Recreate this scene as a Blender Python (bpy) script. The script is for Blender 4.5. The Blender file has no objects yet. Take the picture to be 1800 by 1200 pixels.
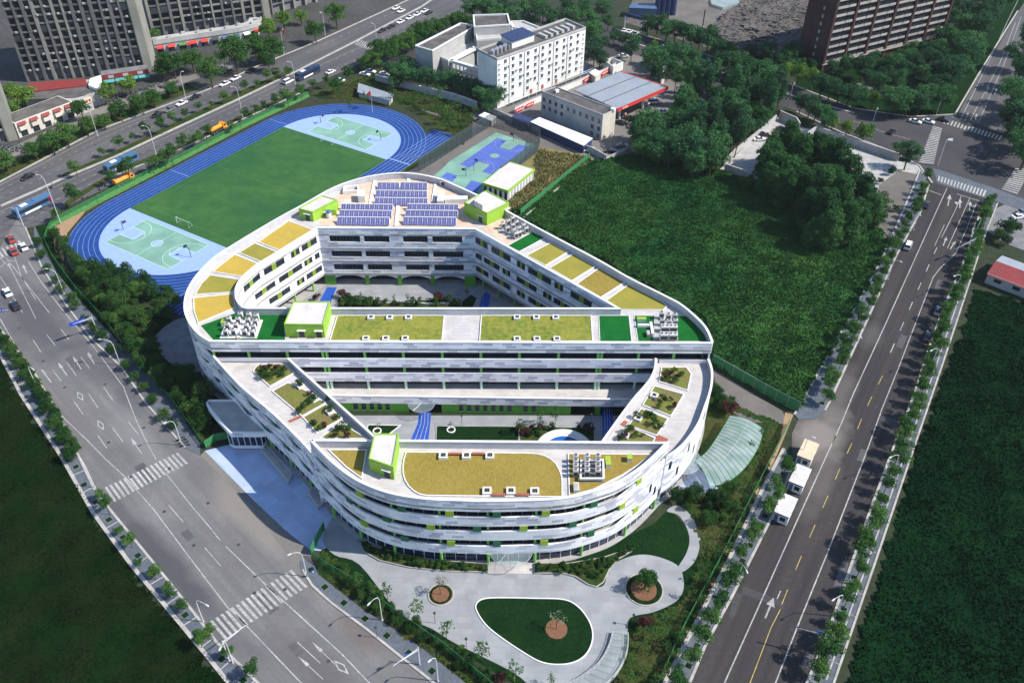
import bpy, bmesh, math, random
import numpy as np
from mathutils import Vector, Matrix
from mathutils.geometry import tessellate_polygon
random.seed(7); rng = np.random.default_rng(7)
SC = bpy.context.scene; COL = SC.collection
R = math.radians

# ---------------------------------------------------------------- camera, light
FPX, TH, ROLL, CH = 1517.8, R(39.2), R(0.815), 140.0
cF = Vector((0, math.cos(TH), -math.sin(TH))); cR = Vector((1, 0, 0)); cU = Vector((0, math.sin(TH), math.cos(TH)))
cR2 = cR*math.cos(ROLL)+cU*math.sin(ROLL); cU2 = cU*math.cos(ROLL)-cR*math.sin(ROLL)
cam = bpy.data.cameras.new('camera'); camo = bpy.data.objects.new('camera', cam); COL.objects.link(camo)
cam.sensor_width = 36; cam.lens = FPX/1800*36; cam.clip_start = 1; cam.clip_end = 5000
camo.matrix_world = Matrix(((cR2.x, cU2.x, -cF.x, 0), (cR2.y, cU2.y, -cF.y, 0), (cR2.z, cU2.z, -cF.z, CH), (0, 0, 0, 1)))
SC.camera = camo
SUNV = Vector((1.0, -0.11, 1.02)).normalized()
wd = bpy.data.worlds.new('World'); SC.world = wd; wd.use_nodes = True
nt = wd.node_tree; bg = nt.nodes['Background']; sk = nt.nodes.new('ShaderNodeTexSky'); sk.sky_type = 'NISHITA'
sk.sun_disc = False; sk.sun_elevation = math.asin(SUNV.z); sk.sun_rotation = math.atan2(SUNV.x, SUNV.y)
sk.air_density = 1.0; sk.dust_density = 0.3; sk.ozone_density = 3.0
nt.links.new(sk.outputs[0], bg.inputs[0]); bg.inputs[1].default_value = 0.15
sl = bpy.data.lights.new('sun', 'SUN'); sl.energy = 4.9; sl.angle = R(0.5); sl.color = (1.0, 0.94, 0.85)
so = bpy.data.objects.new('sun', sl); COL.objects.link(so); so.rotation_euler = (-SUNV).to_track_quat('-Z', 'Y').to_euler()
SC.view_settings.view_transform = 'Standard'; SC.view_settings.look = 'None'
SC.view_settings.exposure = 0.54; SC.view_settings.gamma = 1.0
SC.render.engine = 'CYCLES'

def G(px, py, z=0.0):
    """photo pixel (1800x1200) -> plan position of the point there at height z"""
    d = cF*FPX + cR2*(px-900) - cU2*(py-600); t = (z-CH)/d.z
    return (d.x*t, d.y*t)
def GP(pts, z=0.0): return [G(p[0], p[1], z) for p in pts]
def PX(x, y, z=0):
    v = Vector((x, y, z-CH)); w = v.dot(cF); return (900+FPX*v.dot(cR2)/w, 600-FPX*v.dot(cU2)/w)
def ang(a, b): return math.atan2(b[1]-a[1], b[0]-a[0])
RD = ang(G(228, 366), G(498, 223))          # direction of the right road, the track and the boulevard

# ---------------------------------------------------------------- tagging
def tag(o, label=None, cat=None, group=None, kind=None):
    if label: o['label'] = label
    if cat: o['category'] = cat
    if group: o['group'] = group
    if kind: o['kind'] = kind
    return o
def thing(name, label, cat, loc=(0, 0, 0), rz=0, group=None):
    o = bpy.data.objects.new(name, None); COL.objects.link(o); o.location = loc; o.rotation_euler = (0, 0, rz)
    o.empty_display_size = .5
    return tag(o, label, cat, group)
KIDS = {}
def reg(o, parent):
    o.parent = parent; KIDS.setdefault(parent.name, []).append(o)
def dup(root, loc, rz=0, sc=None, label=None, group=None, lean=0):
    r = root.copy(); COL.objects.link(r); r.location = loc; r.rotation_euler = (0, 0, rz) if not lean else (random.uniform(-lean, lean), random.uniform(-lean, lean), rz)
    if sc is not None: r.scale = (sc, sc, sc) if not hasattr(sc, '__len__') else sc
    if label: r['label'] = label
    if group: r['group'] = group
    for ch in KIDS.get(root.name, []):
        c = ch.copy(); COL.objects.link(c); reg(c, r)
        for g in KIDS.get(ch.name, []):
            d = g.copy(); COL.objects.link(d); reg(d, c)
    return r
ONES = 'zero first second third fourth fifth sixth seventh eighth ninth tenth eleventh twelfth thirteenth fourteenth fifteenth sixteenth seventeenth eighteenth nineteenth'.split()
TENS = {2: 'twenty', 3: 'thirty', 4: 'forty', 5: 'fifty', 6: 'sixty'}
TENTH = {2: 'twentieth', 3: 'thirtieth', 4: 'fortieth', 5: 'fiftieth', 6: 'sixtieth'}
def ordw(n):
    if n < 20: return ONES[n]
    t, o = divmod(n, 10)
    return TENTH[t] if o == 0 else TENS[t]+'-'+ONES[o]

# ---------------------------------------------------------------- materials
MATS = {}
def N(t, ty, **kw):
    n = t.nodes.new(ty)
    for k, v in kw.items(): setattr(n, k, v)
    return n
def mat(name, col, rough=.85, n1=None, n2=None, bump=None, metal=0, spec=None, emit=None, alpha=None, objrand=0, coat=0, trans=0, streak=None, stains=()):
    """n1/n2: (scale, amount, colour or None) noise variation in world metres; bump: (scale, strength)"""
    m = bpy.data.materials.new(name); m.use_nodes = True; t = m.node_tree; b = t.nodes['Principled BSDF']
    b.inputs['Roughness'].default_value = rough; b.inputs['Metallic'].default_value = metal
    spec = (.4 if rough < .75 else .12 if rough < .93 else .03) if spec is None else spec
    b.inputs['Specular IOR Level'].default_value = spec
    if coat: b.inputs['Coat Weight'].default_value = coat; b.inputs['Coat Roughness'].default_value = .08
    c = (*col, 1); L = t.links.new
    geo = N(t, 'ShaderNodeNewGeometry'); cur = None
    for nn in (n1, n2):
        if not nn: continue
        tx = N(t, 'ShaderNodeTexNoise'); tx.inputs['Scale'].default_value = nn[0]; tx.inputs['Detail'].default_value = 4
        tx.inputs['Roughness'].default_value = .6
        L(geo.outputs['Position'], tx.inputs['Vector'])
        mr = N(t, 'ShaderNodeMapRange'); mr.inputs['From Min'].default_value = .35; mr.inputs['From Max'].default_value = .65
        L(tx.outputs[0], mr.inputs[0])
        mx = N(t, 'ShaderNodeMix', data_type='RGBA')
        c2 = nn[2] if len(nn) > 2 and nn[2] else tuple(x*(1-nn[1]) for x in col)
        if len(nn) > 2 and nn[2]: mr.inputs['To Max'].default_value = nn[1]
        L(mr.outputs[0], mx.inputs['Factor'])
        if cur is None: mx.inputs['A'].default_value = c
        else: L(cur, mx.inputs['A'])
        if len(nn) > 2 and nn[2] or cur is None: mx.inputs['B'].default_value = (*c2, 1)
        else:
            mm = N(t, 'ShaderNodeMix', data_type='RGBA', blend_type='MULTIPLY'); mm.inputs['Factor'].default_value = 1
            L(cur, mm.inputs['A']); q = 1-nn[1]; mm.inputs['B'].default_value = (q, q, q, 1); L(mm.outputs['Result'], mx.inputs['B'])
        cur = mx.outputs['Result']
    if streak:    # (angle, width m, length m, amount, colour): wear drawn out along the direction of travel
        mp = N(t, 'ShaderNodeMapping', vector_type='TEXTURE'); mp.inputs['Rotation'].default_value = (0, 0, streak[0]); mp.inputs['Scale'].default_value = (streak[2], streak[1], 1)
        L(geo.outputs['Position'], mp.inputs[0]); tx = N(t, 'ShaderNodeTexNoise'); tx.inputs['Scale'].default_value = 1; tx.inputs['Detail'].default_value = 3; L(mp.outputs[0], tx.inputs['Vector'])
        mr = N(t, 'ShaderNodeMapRange'); mr.inputs['From Min'].default_value = .38; mr.inputs['From Max'].default_value = .64; mr.inputs['To Max'].default_value = streak[3]; L(tx.outputs[0], mr.inputs[0])
        mx = N(t, 'ShaderNodeMix', data_type='RGBA'); L(mr.outputs[0], mx.inputs['Factor']); mx.inputs['B'].default_value = (*streak[4], 1)
        if cur is None: mx.inputs['A'].default_value = c
        else: L(cur, mx.inputs['A'])
        cur = mx.outputs['Result']
    for (cx, cy, a_, sx_, sy_, am, cc) in stains:    # worn or dirty patches with a ragged soft edge
        mp = N(t, 'ShaderNodeMapping', vector_type='TEXTURE'); mp.inputs['Location'].default_value = (cx, cy, 0); mp.inputs['Rotation'].default_value = (0, 0, a_); mp.inputs['Scale'].default_value = (sx_, sy_, 1000)
        L(geo.outputs['Position'], mp.inputs[0]); ln_ = N(t, 'ShaderNodeVectorMath', operation='LENGTH'); L(mp.outputs[0], ln_.inputs[0])
        tx = N(t, 'ShaderNodeTexNoise'); tx.inputs['Scale'].default_value = .16; tx.inputs['Detail'].default_value = 4; L(geo.outputs['Position'], tx.inputs[0])
        ad = N(t, 'ShaderNodeMath', operation='ADD'); L(ln_.outputs['Value'], ad.inputs[0]); L(tx.outputs[0], ad.inputs[1])
        mr = N(t, 'ShaderNodeMapRange'); mr.inputs['From Min'].default_value = 1.5; mr.inputs['From Max'].default_value = .85; mr.inputs['To Max'].default_value = am; L(ad.outputs[0], mr.inputs[0])
        mx = N(t, 'ShaderNodeMix', data_type='RGBA'); L(mr.outputs[0], mx.inputs['Factor']); mx.inputs['B'].default_value = (*cc, 1)
        if cur is None: mx.inputs['A'].default_value = c
        else: L(cur, mx.inputs['A'])
        cur = mx.outputs['Result']
    if objrand:
        oi = N(t, 'ShaderNodeObjectInfo'); hs = N(t, 'ShaderNodeHueSaturation')
        mr = N(t, 'ShaderNodeMapRange'); mr.inputs['To Min'].default_value = 1-objrand; mr.inputs['To Max'].default_value = 1+objrand
        L(oi.outputs['Random'], mr.inputs[0]); L(mr.outputs[0], hs.inputs['Value'])
        mr2 = N(t, 'ShaderNodeMapRange'); mr2.inputs['To Min'].default_value = .5+objrand*.06; mr2.inputs['To Max'].default_value = .5-objrand*.06
        L(oi.outputs['Random'], mr2.inputs[0]); L(mr2.outputs[0], hs.inputs['Hue'])
        if cur is None: hs.inputs['Color'].default_value = c
        else: L(cur, hs.inputs['Color'])
        cur = hs.outputs[0]
    if cur is None: b.inputs['Base Color'].default_value = c
    else: L(cur, b.inputs['Base Color'])
    if bump:
        tx = N(t, 'ShaderNodeTexNoise'); tx.inputs['Scale'].default_value = bump[0]; tx.inputs['Detail'].default_value = 3
        L(geo.outputs['Position'], tx.inputs['Vector'])
        bp = N(t, 'ShaderNodeBump'); bp.inputs['Strength'].default_value = min(1, bump[1]); bp.inputs['Distance'].default_value = bump[1]*.3
        L(tx.outputs[0], bp.inputs['Height']); L(bp.outputs[0], b.inputs['Normal'])
    if trans:
        tb = N(t, 'ShaderNodeBsdfTranslucent'); L(cur, tb.inputs[0]); ms = N(t, 'ShaderNodeMixShader'); ms.inputs[0].default_value = trans
        L(b.outputs[0], ms.inputs[1]); L(tb.outputs[0], ms.inputs[2]); L(ms.outputs[0], t.nodes['Material Output'].inputs[0])
    if emit: b.inputs['Emission Color'].default_value = (*emit[:3], 1); b.inputs['Emission Strength'].default_value = emit[3]
    if alpha is not None: b.inputs['Alpha'].default_value = alpha
    MATS[name] = m
    return m

def mat_cells(name, cells, su, sv, rough=.55, joint=None, jw=.03, spec=.4, mode='uv', rot=0, shift=True):
    """cladding / paving: cells of size su x sv take a random colour of the list; joint lines optional"""
    m = bpy.data.materials.new(name); m.use_nodes = True; t = m.node_tree; b = t.nodes['Principled BSDF']; L = t.links.new
    b.inputs['Roughness'].default_value = rough; b.inputs['Specular IOR Level'].default_value = spec
    if mode == 'uv': src = N(t, 'ShaderNodeUVMap').outputs[0]
    else:
        g = N(t, 'ShaderNodeNewGeometry'); mp = N(t, 'ShaderNodeMapping'); mp.inputs['Rotation'].default_value = (0, 0, rot)
        L(g.outputs['Position'], mp.inputs[0]); src = mp.outputs[0]
    sx = N(t, 'ShaderNodeSeparateXYZ'); L(src, sx.inputs[0])
    def M(op, a, bb=None):
        n = N(t, 'ShaderNodeMath', operation=op)
        for i, v in enumerate((a, bb)):
            if v is None: continue
            if isinstance(v, (int, float)): n.inputs[i].default_value = v
            else: L(v, n.inputs[i])
        return n.outputs[0]
    v = M('DIVIDE', sx.outputs[1], sv); fv = M('FLOOR', v)
    u = M('DIVIDE', sx.outputs[0], su)
    if shift:
        w = N(t, 'ShaderNodeTexWhiteNoise', noise_dimensions='1D'); L(fv, w.inputs['W']); u = M('ADD', u, w.outputs[0])
    fu = M('FLOOR', u)
    cb = N(t, 'ShaderNodeCombineXYZ'); L(fu, cb.inputs[0]); L(fv, cb.inputs[1])
    wn = N(t, 'ShaderNodeTexWhiteNoise', noise_dimensions='2D'); L(cb.outputs[0], wn.inputs['Vector'])
    cr = N(t, 'ShaderNodeValToRGB'); cr.color_ramp.interpolation = 'CONSTANT'
    el = cr.color_ramp.elements; k = len(cells)
    while len(el) < k: el.new(.5)
    for i, c in enumerate(cells): el[i].position = i/k; el[i].color = (*c, 1)
    L(wn.outputs[0], cr.inputs[0]); out = cr.outputs[0]
    if joint:
        a = M('LESS_THAN', M('FRACT', u), jw/su); bb = M('LESS_THAN', M('FRACT', v), jw/sv); f = M('MAXIMUM', a, bb)
        mx = N(t, 'ShaderNodeMix', data_type='RGBA'); L(f, mx.inputs['Factor']); L(out, mx.inputs['A']); mx.inputs['B'].default_value = (*joint, 1)
        out = mx.outputs['Result']
    g2 = N(t, 'ShaderNodeNewGeometry'); tx = N(t, 'ShaderNodeTexNoise'); tx.inputs['Scale'].default_value = .25; tx.inputs['Detail'].default_value = 5
    L(g2.outputs['Position'], tx.inputs[0]); mr = N(t, 'ShaderNodeMapRange'); mr.inputs['From Min'].default_value = .3; mr.inputs['From Max'].default_value = .7
    mr.inputs['To Min'].default_value = .84; mr.inputs['To Max'].default_value = 1.05; L(tx.outputs[0], mr.inputs[0])
    vm = N(t, 'ShaderNodeVectorMath', operation='SCALE'); L(out, vm.inputs[0]); L(mr.outputs[0], vm.inputs['Scale'])
    L(vm.outputs[0], b.inputs['Base Color'])
    MATS[name] = m; return m

# ---------------------------------------------------------------- mesh building
class MB:
    def __init__(s): s.v = []; s.f = []; s.uv = []; s.mi = []; s.hasuv = False; s.cur = 0
    def face(s, pts, uv=None, m=None):
        i = len(s.v); s.v.extend([tuple(p) for p in pts]); s.f.append(tuple(range(i, i+len(pts))))
        s.uv.append(uv); s.mi.append(s.cur if m is None else m)
        if uv: s.hasuv = True
    def box(s, c, size, rz=0, m=None):
        """c = centre of the base, size = (x, y, z)"""
        hx, hy, h = size[0]/2, size[1]/2, size[2]; ca, sa = math.cos(rz), math.sin(rz)
        q = [(c[0]+x*ca-y*sa, c[1]+x*sa+y*ca) for x, y in ((-hx, -hy), (hx, -hy), (hx, hy), (-hx, hy))]
        s.prism(q, c[2], c[2]+h, m=m); return s
    def prism(s, poly, z0, z1, m=None, bottom=True, top=True, mt=None, wuv=False):
        a = sum(poly[i][0]*poly[(i+1) % len(poly)][1]-poly[(i+1) % len(poly)][0]*poly[i][1] for i in range(len(poly)))
        p = list(poly) if a > 0 else list(poly)[::-1]
        n = len(p); i0 = len(s.v); mm = s.cur if m is None else m; acc = 0
        s.v.extend([(x, y, z0) for x, y in p]); s.v.extend([(x, y, z1) for x, y in p])
        for i in range(n):
            j = (i+1) % n; s.f.append((i0+i, i0+j, i0+n+j, i0+n+i)); s.mi.append(mm)
            if wuv:
                d = math.dist(p[i], p[j]); s.uv.append([(acc, z0), (acc+d, z0), (acc+d, z1), (acc, z1)]); acc += d; s.hasuv = True
            else: s.uv.append(None)
        if n <= 4 or _convex(p):
            if top: s.f.append(tuple(i0+n+i for i in range(n))); s.mi.append(mm if mt is None else mt); s.uv.append(None)
            if bottom: s.f.append(tuple(i0+i for i in range(n-1, -1, -1))); s.mi.append(mm); s.uv.append(None)
        else:
            for tri in tessellate_polygon([[Vector((x, y, 0)) for x, y in p]]):
                tri = _ccw(tri, p)
                if top: s.f.append(tuple(i0+n+i for i in tri)); s.mi.append(mm if mt is None else mt); s.uv.append(None)
                if bottom: s.f.append(tuple(i0+i for i in tri[::-1])); s.mi.append(mm); s.uv.append(None)
        return s
    def slab(s, outer, hole, z0, z1, m=None):
        """flat slab with an optional hole: top, bottom and rims"""
        loops = [outer]+([hole] if hole else []); pts = [q for l in loops for q in l]
        i0 = len(s.v); n = len(pts); mm = s.cur if m is None else m
        s.v.extend([(x, y, z1) for x, y in pts]); s.v.extend([(x, y, z0) for x, y in pts])
        for tri in tessellate_polygon([[Vector((x, y, 0)) for x, y in l] for l in loops]):
            tri = _ccw(tri, pts)
            s.f.append(tuple(i0+i for i in tri)); s.f.append(tuple(i0+n+i for i in tri[::-1])); s.mi += [mm, mm]; s.uv += [None, None]
        o = 0
        for l in loops:
            k = len(l)
            for i in range(k):
                a, b = i0+o+i, i0+o+(i+1) % k
                s.f.append((a, a+n, b+n, b)); s.mi.append(mm); s.uv.append(None)
            o += k
        return s
    def sheet(s, poly, z, m=None):
        i0 = len(s.v); s.v.extend([(x, y, z) for x, y in poly]); mm = s.cur if m is None else m
        for tri in tessellate_polygon([[Vector((x, y, 0)) for x, y in poly]]):
            s.f.append(tuple(i0+i for i in _ccw(tri, poly))); s.mi.append(mm); s.uv.append(None)
        return s
    def band(s, path, z0, z1, t, closed=False, m=None, side=1, uv=True):
        """upright wall along a plan path, thickness t towards side (+1 = left of travel); uv in metres"""
        inn = offset(path, t*side, closed); n = len(path); acc = 0; mm = s.cur if m is None else m
        rngi = range(n if closed else n-1)
        for i in rngi:
            j = (i+1) % n; a, b, c, d = path[i], path[j], inn[j], inn[i]; L = math.dist(a, b)
            z0a = z0[i] if hasattr(z0, '__len__') else z0; z0b = z0[j] if hasattr(z0, '__len__') else z0
            z1a = z1[i] if hasattr(z1, '__len__') else z1; z1b = z1[j] if hasattr(z1, '__len__') else z1
            q = [(acc, z0a), (acc+L, z0b), (acc+L, z1b), (acc, z1a)] if uv else None
            A = [(*a, z0a), (*b, z0b), (*b, z1b), (*a, z1a)]; B = [(*c, z0b), (*d, z0a), (*d, z1a), (*c, z1b)]
            q2 = [q[1], q[0], q[3], q[2]] if uv else None
            if side < 0: A = A; B = B
            else: A = A
            s.face(A, q, mm); s.face(B, q2, mm)
            s.face([(*a, z1a), (*b, z1b), (*c, z1b), (*d, z1a)], None if not uv else [(acc, z1a)]*4, mm)
            s.face([(*b, z0b), (*a, z0a), (*d, z0a), (*c, z0b)], None if not uv else [(acc, z0a)]*4, mm)
            acc += L
        if not closed:
            for i in (0, n-1):
                za0 = z0[i] if hasattr(z0, '__len__') else z0; za1 = z1[i] if hasattr(z1, '__len__') else z1
                s.face([(*path[i], za0), (*inn[i], za0), (*inn[i], za1), (*path[i], za1)], None if not uv else [(0, za0)]*4, mm)
        return s
    def cyl(s, c, r, z0, z1, n=8, r1=None, m=None):
        r1 = r if r1 is None else r1; i0 = len(s.v); mm = s.cur if m is None else m
        for k in range(n): a = 2*math.pi*k/n; s.v.append((c[0]+r*math.cos(a), c[1]+r*math.sin(a), z0))
        for k in range(n): a = 2*math.pi*k/n; s.v.append((c[0]+r1*math.cos(a), c[1]+r1*math.sin(a), z1))
        for k in range(n): j = (k+1) % n; s.f.append((i0+k, i0+j, i0+n+j, i0+n+k)); s.mi.append(mm); s.uv.append(None)
        s.f.append(tuple(i0+n+k for k in range(n))); s.mi.append(mm); s.uv.append(None)
        s.f.append(tuple(i0+k for k in range(n-1, -1, -1))); s.mi.append(mm); s.uv.append(None); return s
    def tube(s, pts, r, n=6, m=None):
        P = [Vector(p) for p in pts]; rr = r if hasattr(r, '__len__') else [r]*len(P); i0 = len(s.v); mm = s.cur if m is None else m
        for i, p in enumerate(P):
            d = (P[min(i+1, len(P)-1)]-P[max(i-1, 0)]).normalized(); u = d.orthogonal().normalized()
            if abs(d.z) < .95: u = Vector((0, 0, 1)).cross(d).normalized()
            w = d.cross(u)
            for k in range(n): a = 2*math.pi*k/n; q = p+(u*math.cos(a)+w*math.sin(a))*rr[i]; s.v.append(tuple(q))
        for i in range(len(P)-1):
            for k in range(n):
                j = (k+1) % n; a = i0+i*n
                s.f.append((a+k, a+j, a+n+j, a+n+k)); s.mi.append(mm); s.uv.append(None)
        s.f.append(tuple(i0+k for k in range(n-1, -1, -1))); s.mi.append(mm); s.uv.append(None)
        e = i0+(len(P)-1)*n; s.f.append(tuple(e+k for k in range(n))); s.mi.append(mm); s.uv.append(None); return s
    def build(s, name, mats, parent=None, smooth=False, loc=None, rz=0):
        me = bpy.data.meshes.new(name); me.from_pydata(s.v, [], s.f)
        for m in (mats if isinstance(mats, (list, tuple)) else [mats]): me.materials.append(MATS[m] if isinstance(m, str) else m)
        me.polygons.foreach_set('material_index', s.mi)
        if s.hasuv:
            ul = me.uv_layers.new(name='UVMap'); dat = []
            for f, u in zip(s.f, s.uv): dat.extend([c for p in (u or [(0, 0)]*len(f)) for c in p])
            ul.data.foreach_set('uv', dat)
        if smooth: me.polygons.foreach_set('use_smooth', [True]*len(me.polygons))
        me.update(); o = bpy.data.objects.new(name, me); COL.objects.link(o)
        if parent is not None: reg(o, parent)
        if loc is not None: o.location = loc; o.rotation_euler = (0, 0, rz)
        return o
def _ccw(tri, pts):
    a, b, c = (pts[i] for i in tri)
    cr = (b[0]-a[0])*(c[1]-a[1])-(b[1]-a[1])*(c[0]-a[0])
    return tuple(tri) if cr > 0 else tuple(tri[::-1])
def _convex(p):
    n = len(p)
    for i in range(n):
        a, b, c = p[i], p[(i+1) % n], p[(i+2) % n]
        if (b[0]-a[0])*(c[1]-b[1])-(b[1]-a[1])*(c[0]-b[0]) < -1e-6: return False
    return True
def offset(path, d, closed=False):
    """offset a plan path by d to its left"""
    n = len(path); out = []
    for i in range(n):
        if closed: a, b, c = path[i-1], path[i], path[(i+1) % n]
        else: a, b, c = path[max(i-1, 0)], path[i], path[min(i+1, n-1)]
        n1 = _nrm(a, b) if a != b else None; n2 = _nrm(b, c) if b != c else None
        n1 = n1 or n2; n2 = n2 or n1
        mx, my = n1[0]+n2[0], n1[1]+n2[1]; l = math.hypot(mx, my) or 1; mx /= l; my /= l
        k = d/max(.35, mx*n1[0]+my*n1[1]); out.append((b[0]+mx*k, b[1]+my*k))
    return out
def _nrm(a, b):
    dx, dy = b[0]-a[0], b[1]-a[1]; l = math.hypot(dx, dy)
    return None if l < 1e-9 else (-dy/l, dx/l)
def spline(pts, k=6, closed=False):
    """Catmull-Rom through the points"""
    n = len(pts); out = []
    for i in range(n if closed else n-1):
        if closed: p0, p1, p2, p3 = pts[i-1], pts[i], pts[(i+1) % n], pts[(i+2) % n]
        else: p0, p1, p2, p3 = pts[max(i-1, 0)], pts[i], pts[i+1], pts[min(i+2, n-1)]
        for j in range(k):
            t = j/k; t2 = t*t; t3 = t2*t
            out.append(tuple(.5*(2*p1[q]+(p2[q]-p0[q])*t+(2*p0[q]-5*p1[q]+4*p2[q]-p3[q])*t2+(3*p1[q]-p0[q]-3*p2[q]+p3[q])*t3) for q in (0, 1)))
    if not closed: out.append(tuple(pts[-1]))
    return out
def resample(path, step):
    out = [path[0]]; acc = 0; L = [0]
    for a, b in zip(path, path[1:]): L.append(L[-1]+math.dist(a, b))
    n = max(1, round(L[-1]/step)); return [at_len(path, L, L[-1]*i/n) for i in range(n+1)]
def at_len(path, L, s):
    for i in range(len(path)-1):
        if s <= L[i+1] or i == len(path)-2:
            t = (s-L[i])/max(1e-9, L[i+1]-L[i]); return (path[i][0]+(path[i+1][0]-path[i][0])*t, path[i][1]+(path[i+1][1]-path[i][1])*t)
def plen(path): return sum(math.dist(a, b) for a, b in zip(path, path[1:]))
class Path:
    def __init__(s, pts):
        s.p = pts; s.L = [0]
        for a, b in zip(pts, pts[1:]): s.L.append(s.L[-1]+math.dist(a, b))
        s.len = s.L[-1]
    def at(s, d): return at_len(s.p, s.L, max(0, min(s.len, d)))
    def dir(s, d):
        a, b = s.at(max(0, d-.3)), s.at(min(s.len, d+.3)); return ang(a, b)
    def near(s, q):
        best = min(((math.dist(s.at(s.len*i/400), q), s.len*i/400) for i in range(401))); return best[1]
def inpoly(x, y, poly):
    c = False; n = len(poly); j = n-1
    for i in range(n):
        xi, yi = poly[i]; xj, yj = poly[j]
        if (yi > y) != (yj > y) and x < (xj-xi)*(y-yi)/(yj-yi)+xi: c = not c
        j = i
    return c
def inpoly_np(X, Y, poly):
    c = np.zeros(X.shape, bool); n = len(poly); j = n-1
    for i in range(n):
        xi, yi = poly[i]; xj, yj = poly[j]
        if yi != yj: c ^= ((yi > Y) != (yj > Y)) & (X < (xj-xi)*(Y-yi)/(yj-yi)+xi)
        j = i
    return c
def np_mesh(name, V, Q, m, parent=None, smooth=False):
    me = bpy.data.meshes.new(name); k = Q.shape[1]
    me.vertices.add(len(V)); me.vertices.foreach_set('co', V.astype(np.float32).ravel())
    me.loops.add(Q.size); me.loops.foreach_set('vertex_index', Q.astype(np.int32).ravel())
    me.polygons.add(len(Q)); me.polygons.foreach_set('loop_start', np.arange(0, Q.size, k, dtype=np.int32))
    me.materials.append(MATS[m] if isinstance(m, str) else m); me.update(calc_edges=True)
    if smooth: me.polygons.foreach_set('use_smooth', np.ones(len(Q), bool))
    o = bpy.data.objects.new(name, me); COL.objects.link(o)
    if parent is not None: reg(o, parent)
    return o
_perm = np.random.default_rng(3).random((256, 256))
def vnoise(x, y):
    xi = np.floor(x).astype(int); yi = np.floor(y).astype(int); fx = x-xi; fy = y-yi
    fx = fx*fx*(3-2*fx); fy = fy*fy*(3-2*fy); g = lambda a, b: _perm[a % 256, b % 256]
    return (g(xi, yi)*(1-fx)+g(xi+1, yi)*fx)*(1-fy)+(g(xi, yi+1)*(1-fx)+g(xi+1, yi+1)*fx)*fy
def fbm(x, y, o=3):
    s = 0; a = .5
    for k in range(o): s = s+a*vnoise(x*2**k+k*17, y*2**k+k*31); a *= .5
    return s/(1-.5**o)
# ---------------------------------------------------------------- palette
mat('ground_soil', (.03, .045, .022), n1=(.03, .6, (.05, .05, .035)), n2=(.5, .35))
mat('urban_paving', (.085, .083, .08), n1=(.05, .7, (.045, .047, .045)), n2=(.6, .35))
mat('asphalt', (.098, .096, .102), rough=.9, n1=(.03, .7, (.135, .13, .128)), n2=(1.2, .18), streak=(RD, 2.2, 60, .7, (.066, .065, .072)))
mat('asphalt_dark', (.05, .048, .054), rough=.9, n1=(.04, .6, (.085, .08, .08)), n2=(1.2, .18))
mat('asphalt_worn', (.2, .185, .17), rough=.9, n1=(.06, .6, (.13, .125, .12)), n2=(1.2, .15))
mat('line_white', (.5, .5, .48), rough=.8, n1=(1.8, .45), n2=(.12, .3))
mat('line_yellow', (.5, .4, .12), rough=.8, n1=(1.5, .45))
mat('kerb_stone', (.42, .4, .37), n1=(.6, .3))
mat_cells('pavement_grey', [(.115, .13, .155), (.095, .11, .135), (.105, .12, .14)], .6, .3, joint=(.06, .07, .08), jw=.02, mode='pos', rot=-RD, rough=.9, spec=.1)
mat_cells('pavement_plaza', [(.27, .28, .295), (.25, .26, .275), (.28, .29, .3), (.26, .27, .285)], 2.4, 1.2, joint=(.2, .21, .23), jw=.03, mode='pos', rough=.85, spec=.1)
mat_cells('pavement_shade_blue', [(.36, .44, .62), (.33, .41, .58), (.38, .46, .64), (.35, .42, .57)], 3.4, 3.4, joint=(.42, .5, .66), jw=.04, mode='pos', rot=.8, rough=.85, spec=.1)  # light grey paving with the blue of the school's shade put into its colour
mat_cells('roof_paving', [(.49, .465, .445), (.455, .43, .415), (.505, .48, .46), (.475, .45, .435)], 1.2, .6, joint=(.38, .35, .34), jw=.03, mode='pos', rough=.85, spec=.1)
mat_cells('roof_peach', [(.62, .45, .34), (.57, .41, .31), (.64, .48, .37)], 1.2, 1.2, joint=(.46, .34, .28), jw=.04, mode='pos', rough=.85, spec=.1)
mat_cells('cladding', [(.84, .83, .84), (.8, .79, .81), (.55, .55, .61), (.86, .85, .84), (.47, .48, .55), (.79, .78, .81), (.64, .64, .69), (.85, .84, .84)], 2.2, .7, rough=.5, joint=(.62, .62, .66), jw=.03)
mat('cladding_plain', (.74, .73, .735), rough=.5, n1=(.3, .1))
mat('cap_white', (.74, .73, .72), rough=.5, n1=(.4, .14), n2=(3, .08))
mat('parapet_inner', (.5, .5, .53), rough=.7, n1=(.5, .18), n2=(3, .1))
mat('concrete', (.4, .39, .38), n1=(.4, .25))
mat('concrete_dark', (.2, .2, .21), n1=(.4, .3))
mat('roof_white', (.62, .575, .55), n1=(.25, .2), n2=(2, .08))
mat('roof_grey', (.15, .14, .135), n1=(.2, .45), n2=(1.5, .3))
mat('lime_green', (.27, .47, .045), rough=.6, n1=(.4, .15))
mat('leaf_green_wall', (.1, .34, .03), rough=.6, n1=(.4, .15))
mat('column_green', (.18, .48, .08), rough=.5, n1=(1, .1))
mat('panel_dark_green', (.02, .13, .055), rough=.5, n1=(1, .2))
mat('panel_lime', (.3, .43, .04), rough=.5, n1=(1, .15))
mat('glass_dark', (.012, .018, .028), rough=.12, spec=.5, n1=(.35, .5, (.03, .045, .06)))
mat('glass_blue', (.015, .035, .085), rough=.1, spec=.5, n1=(.5, .6))
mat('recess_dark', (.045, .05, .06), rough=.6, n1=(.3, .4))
mat('frame_white', (.7, .7, .7), rough=.4)
mat('frame_dark', (.05, .055, .06), rough=.4)
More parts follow.
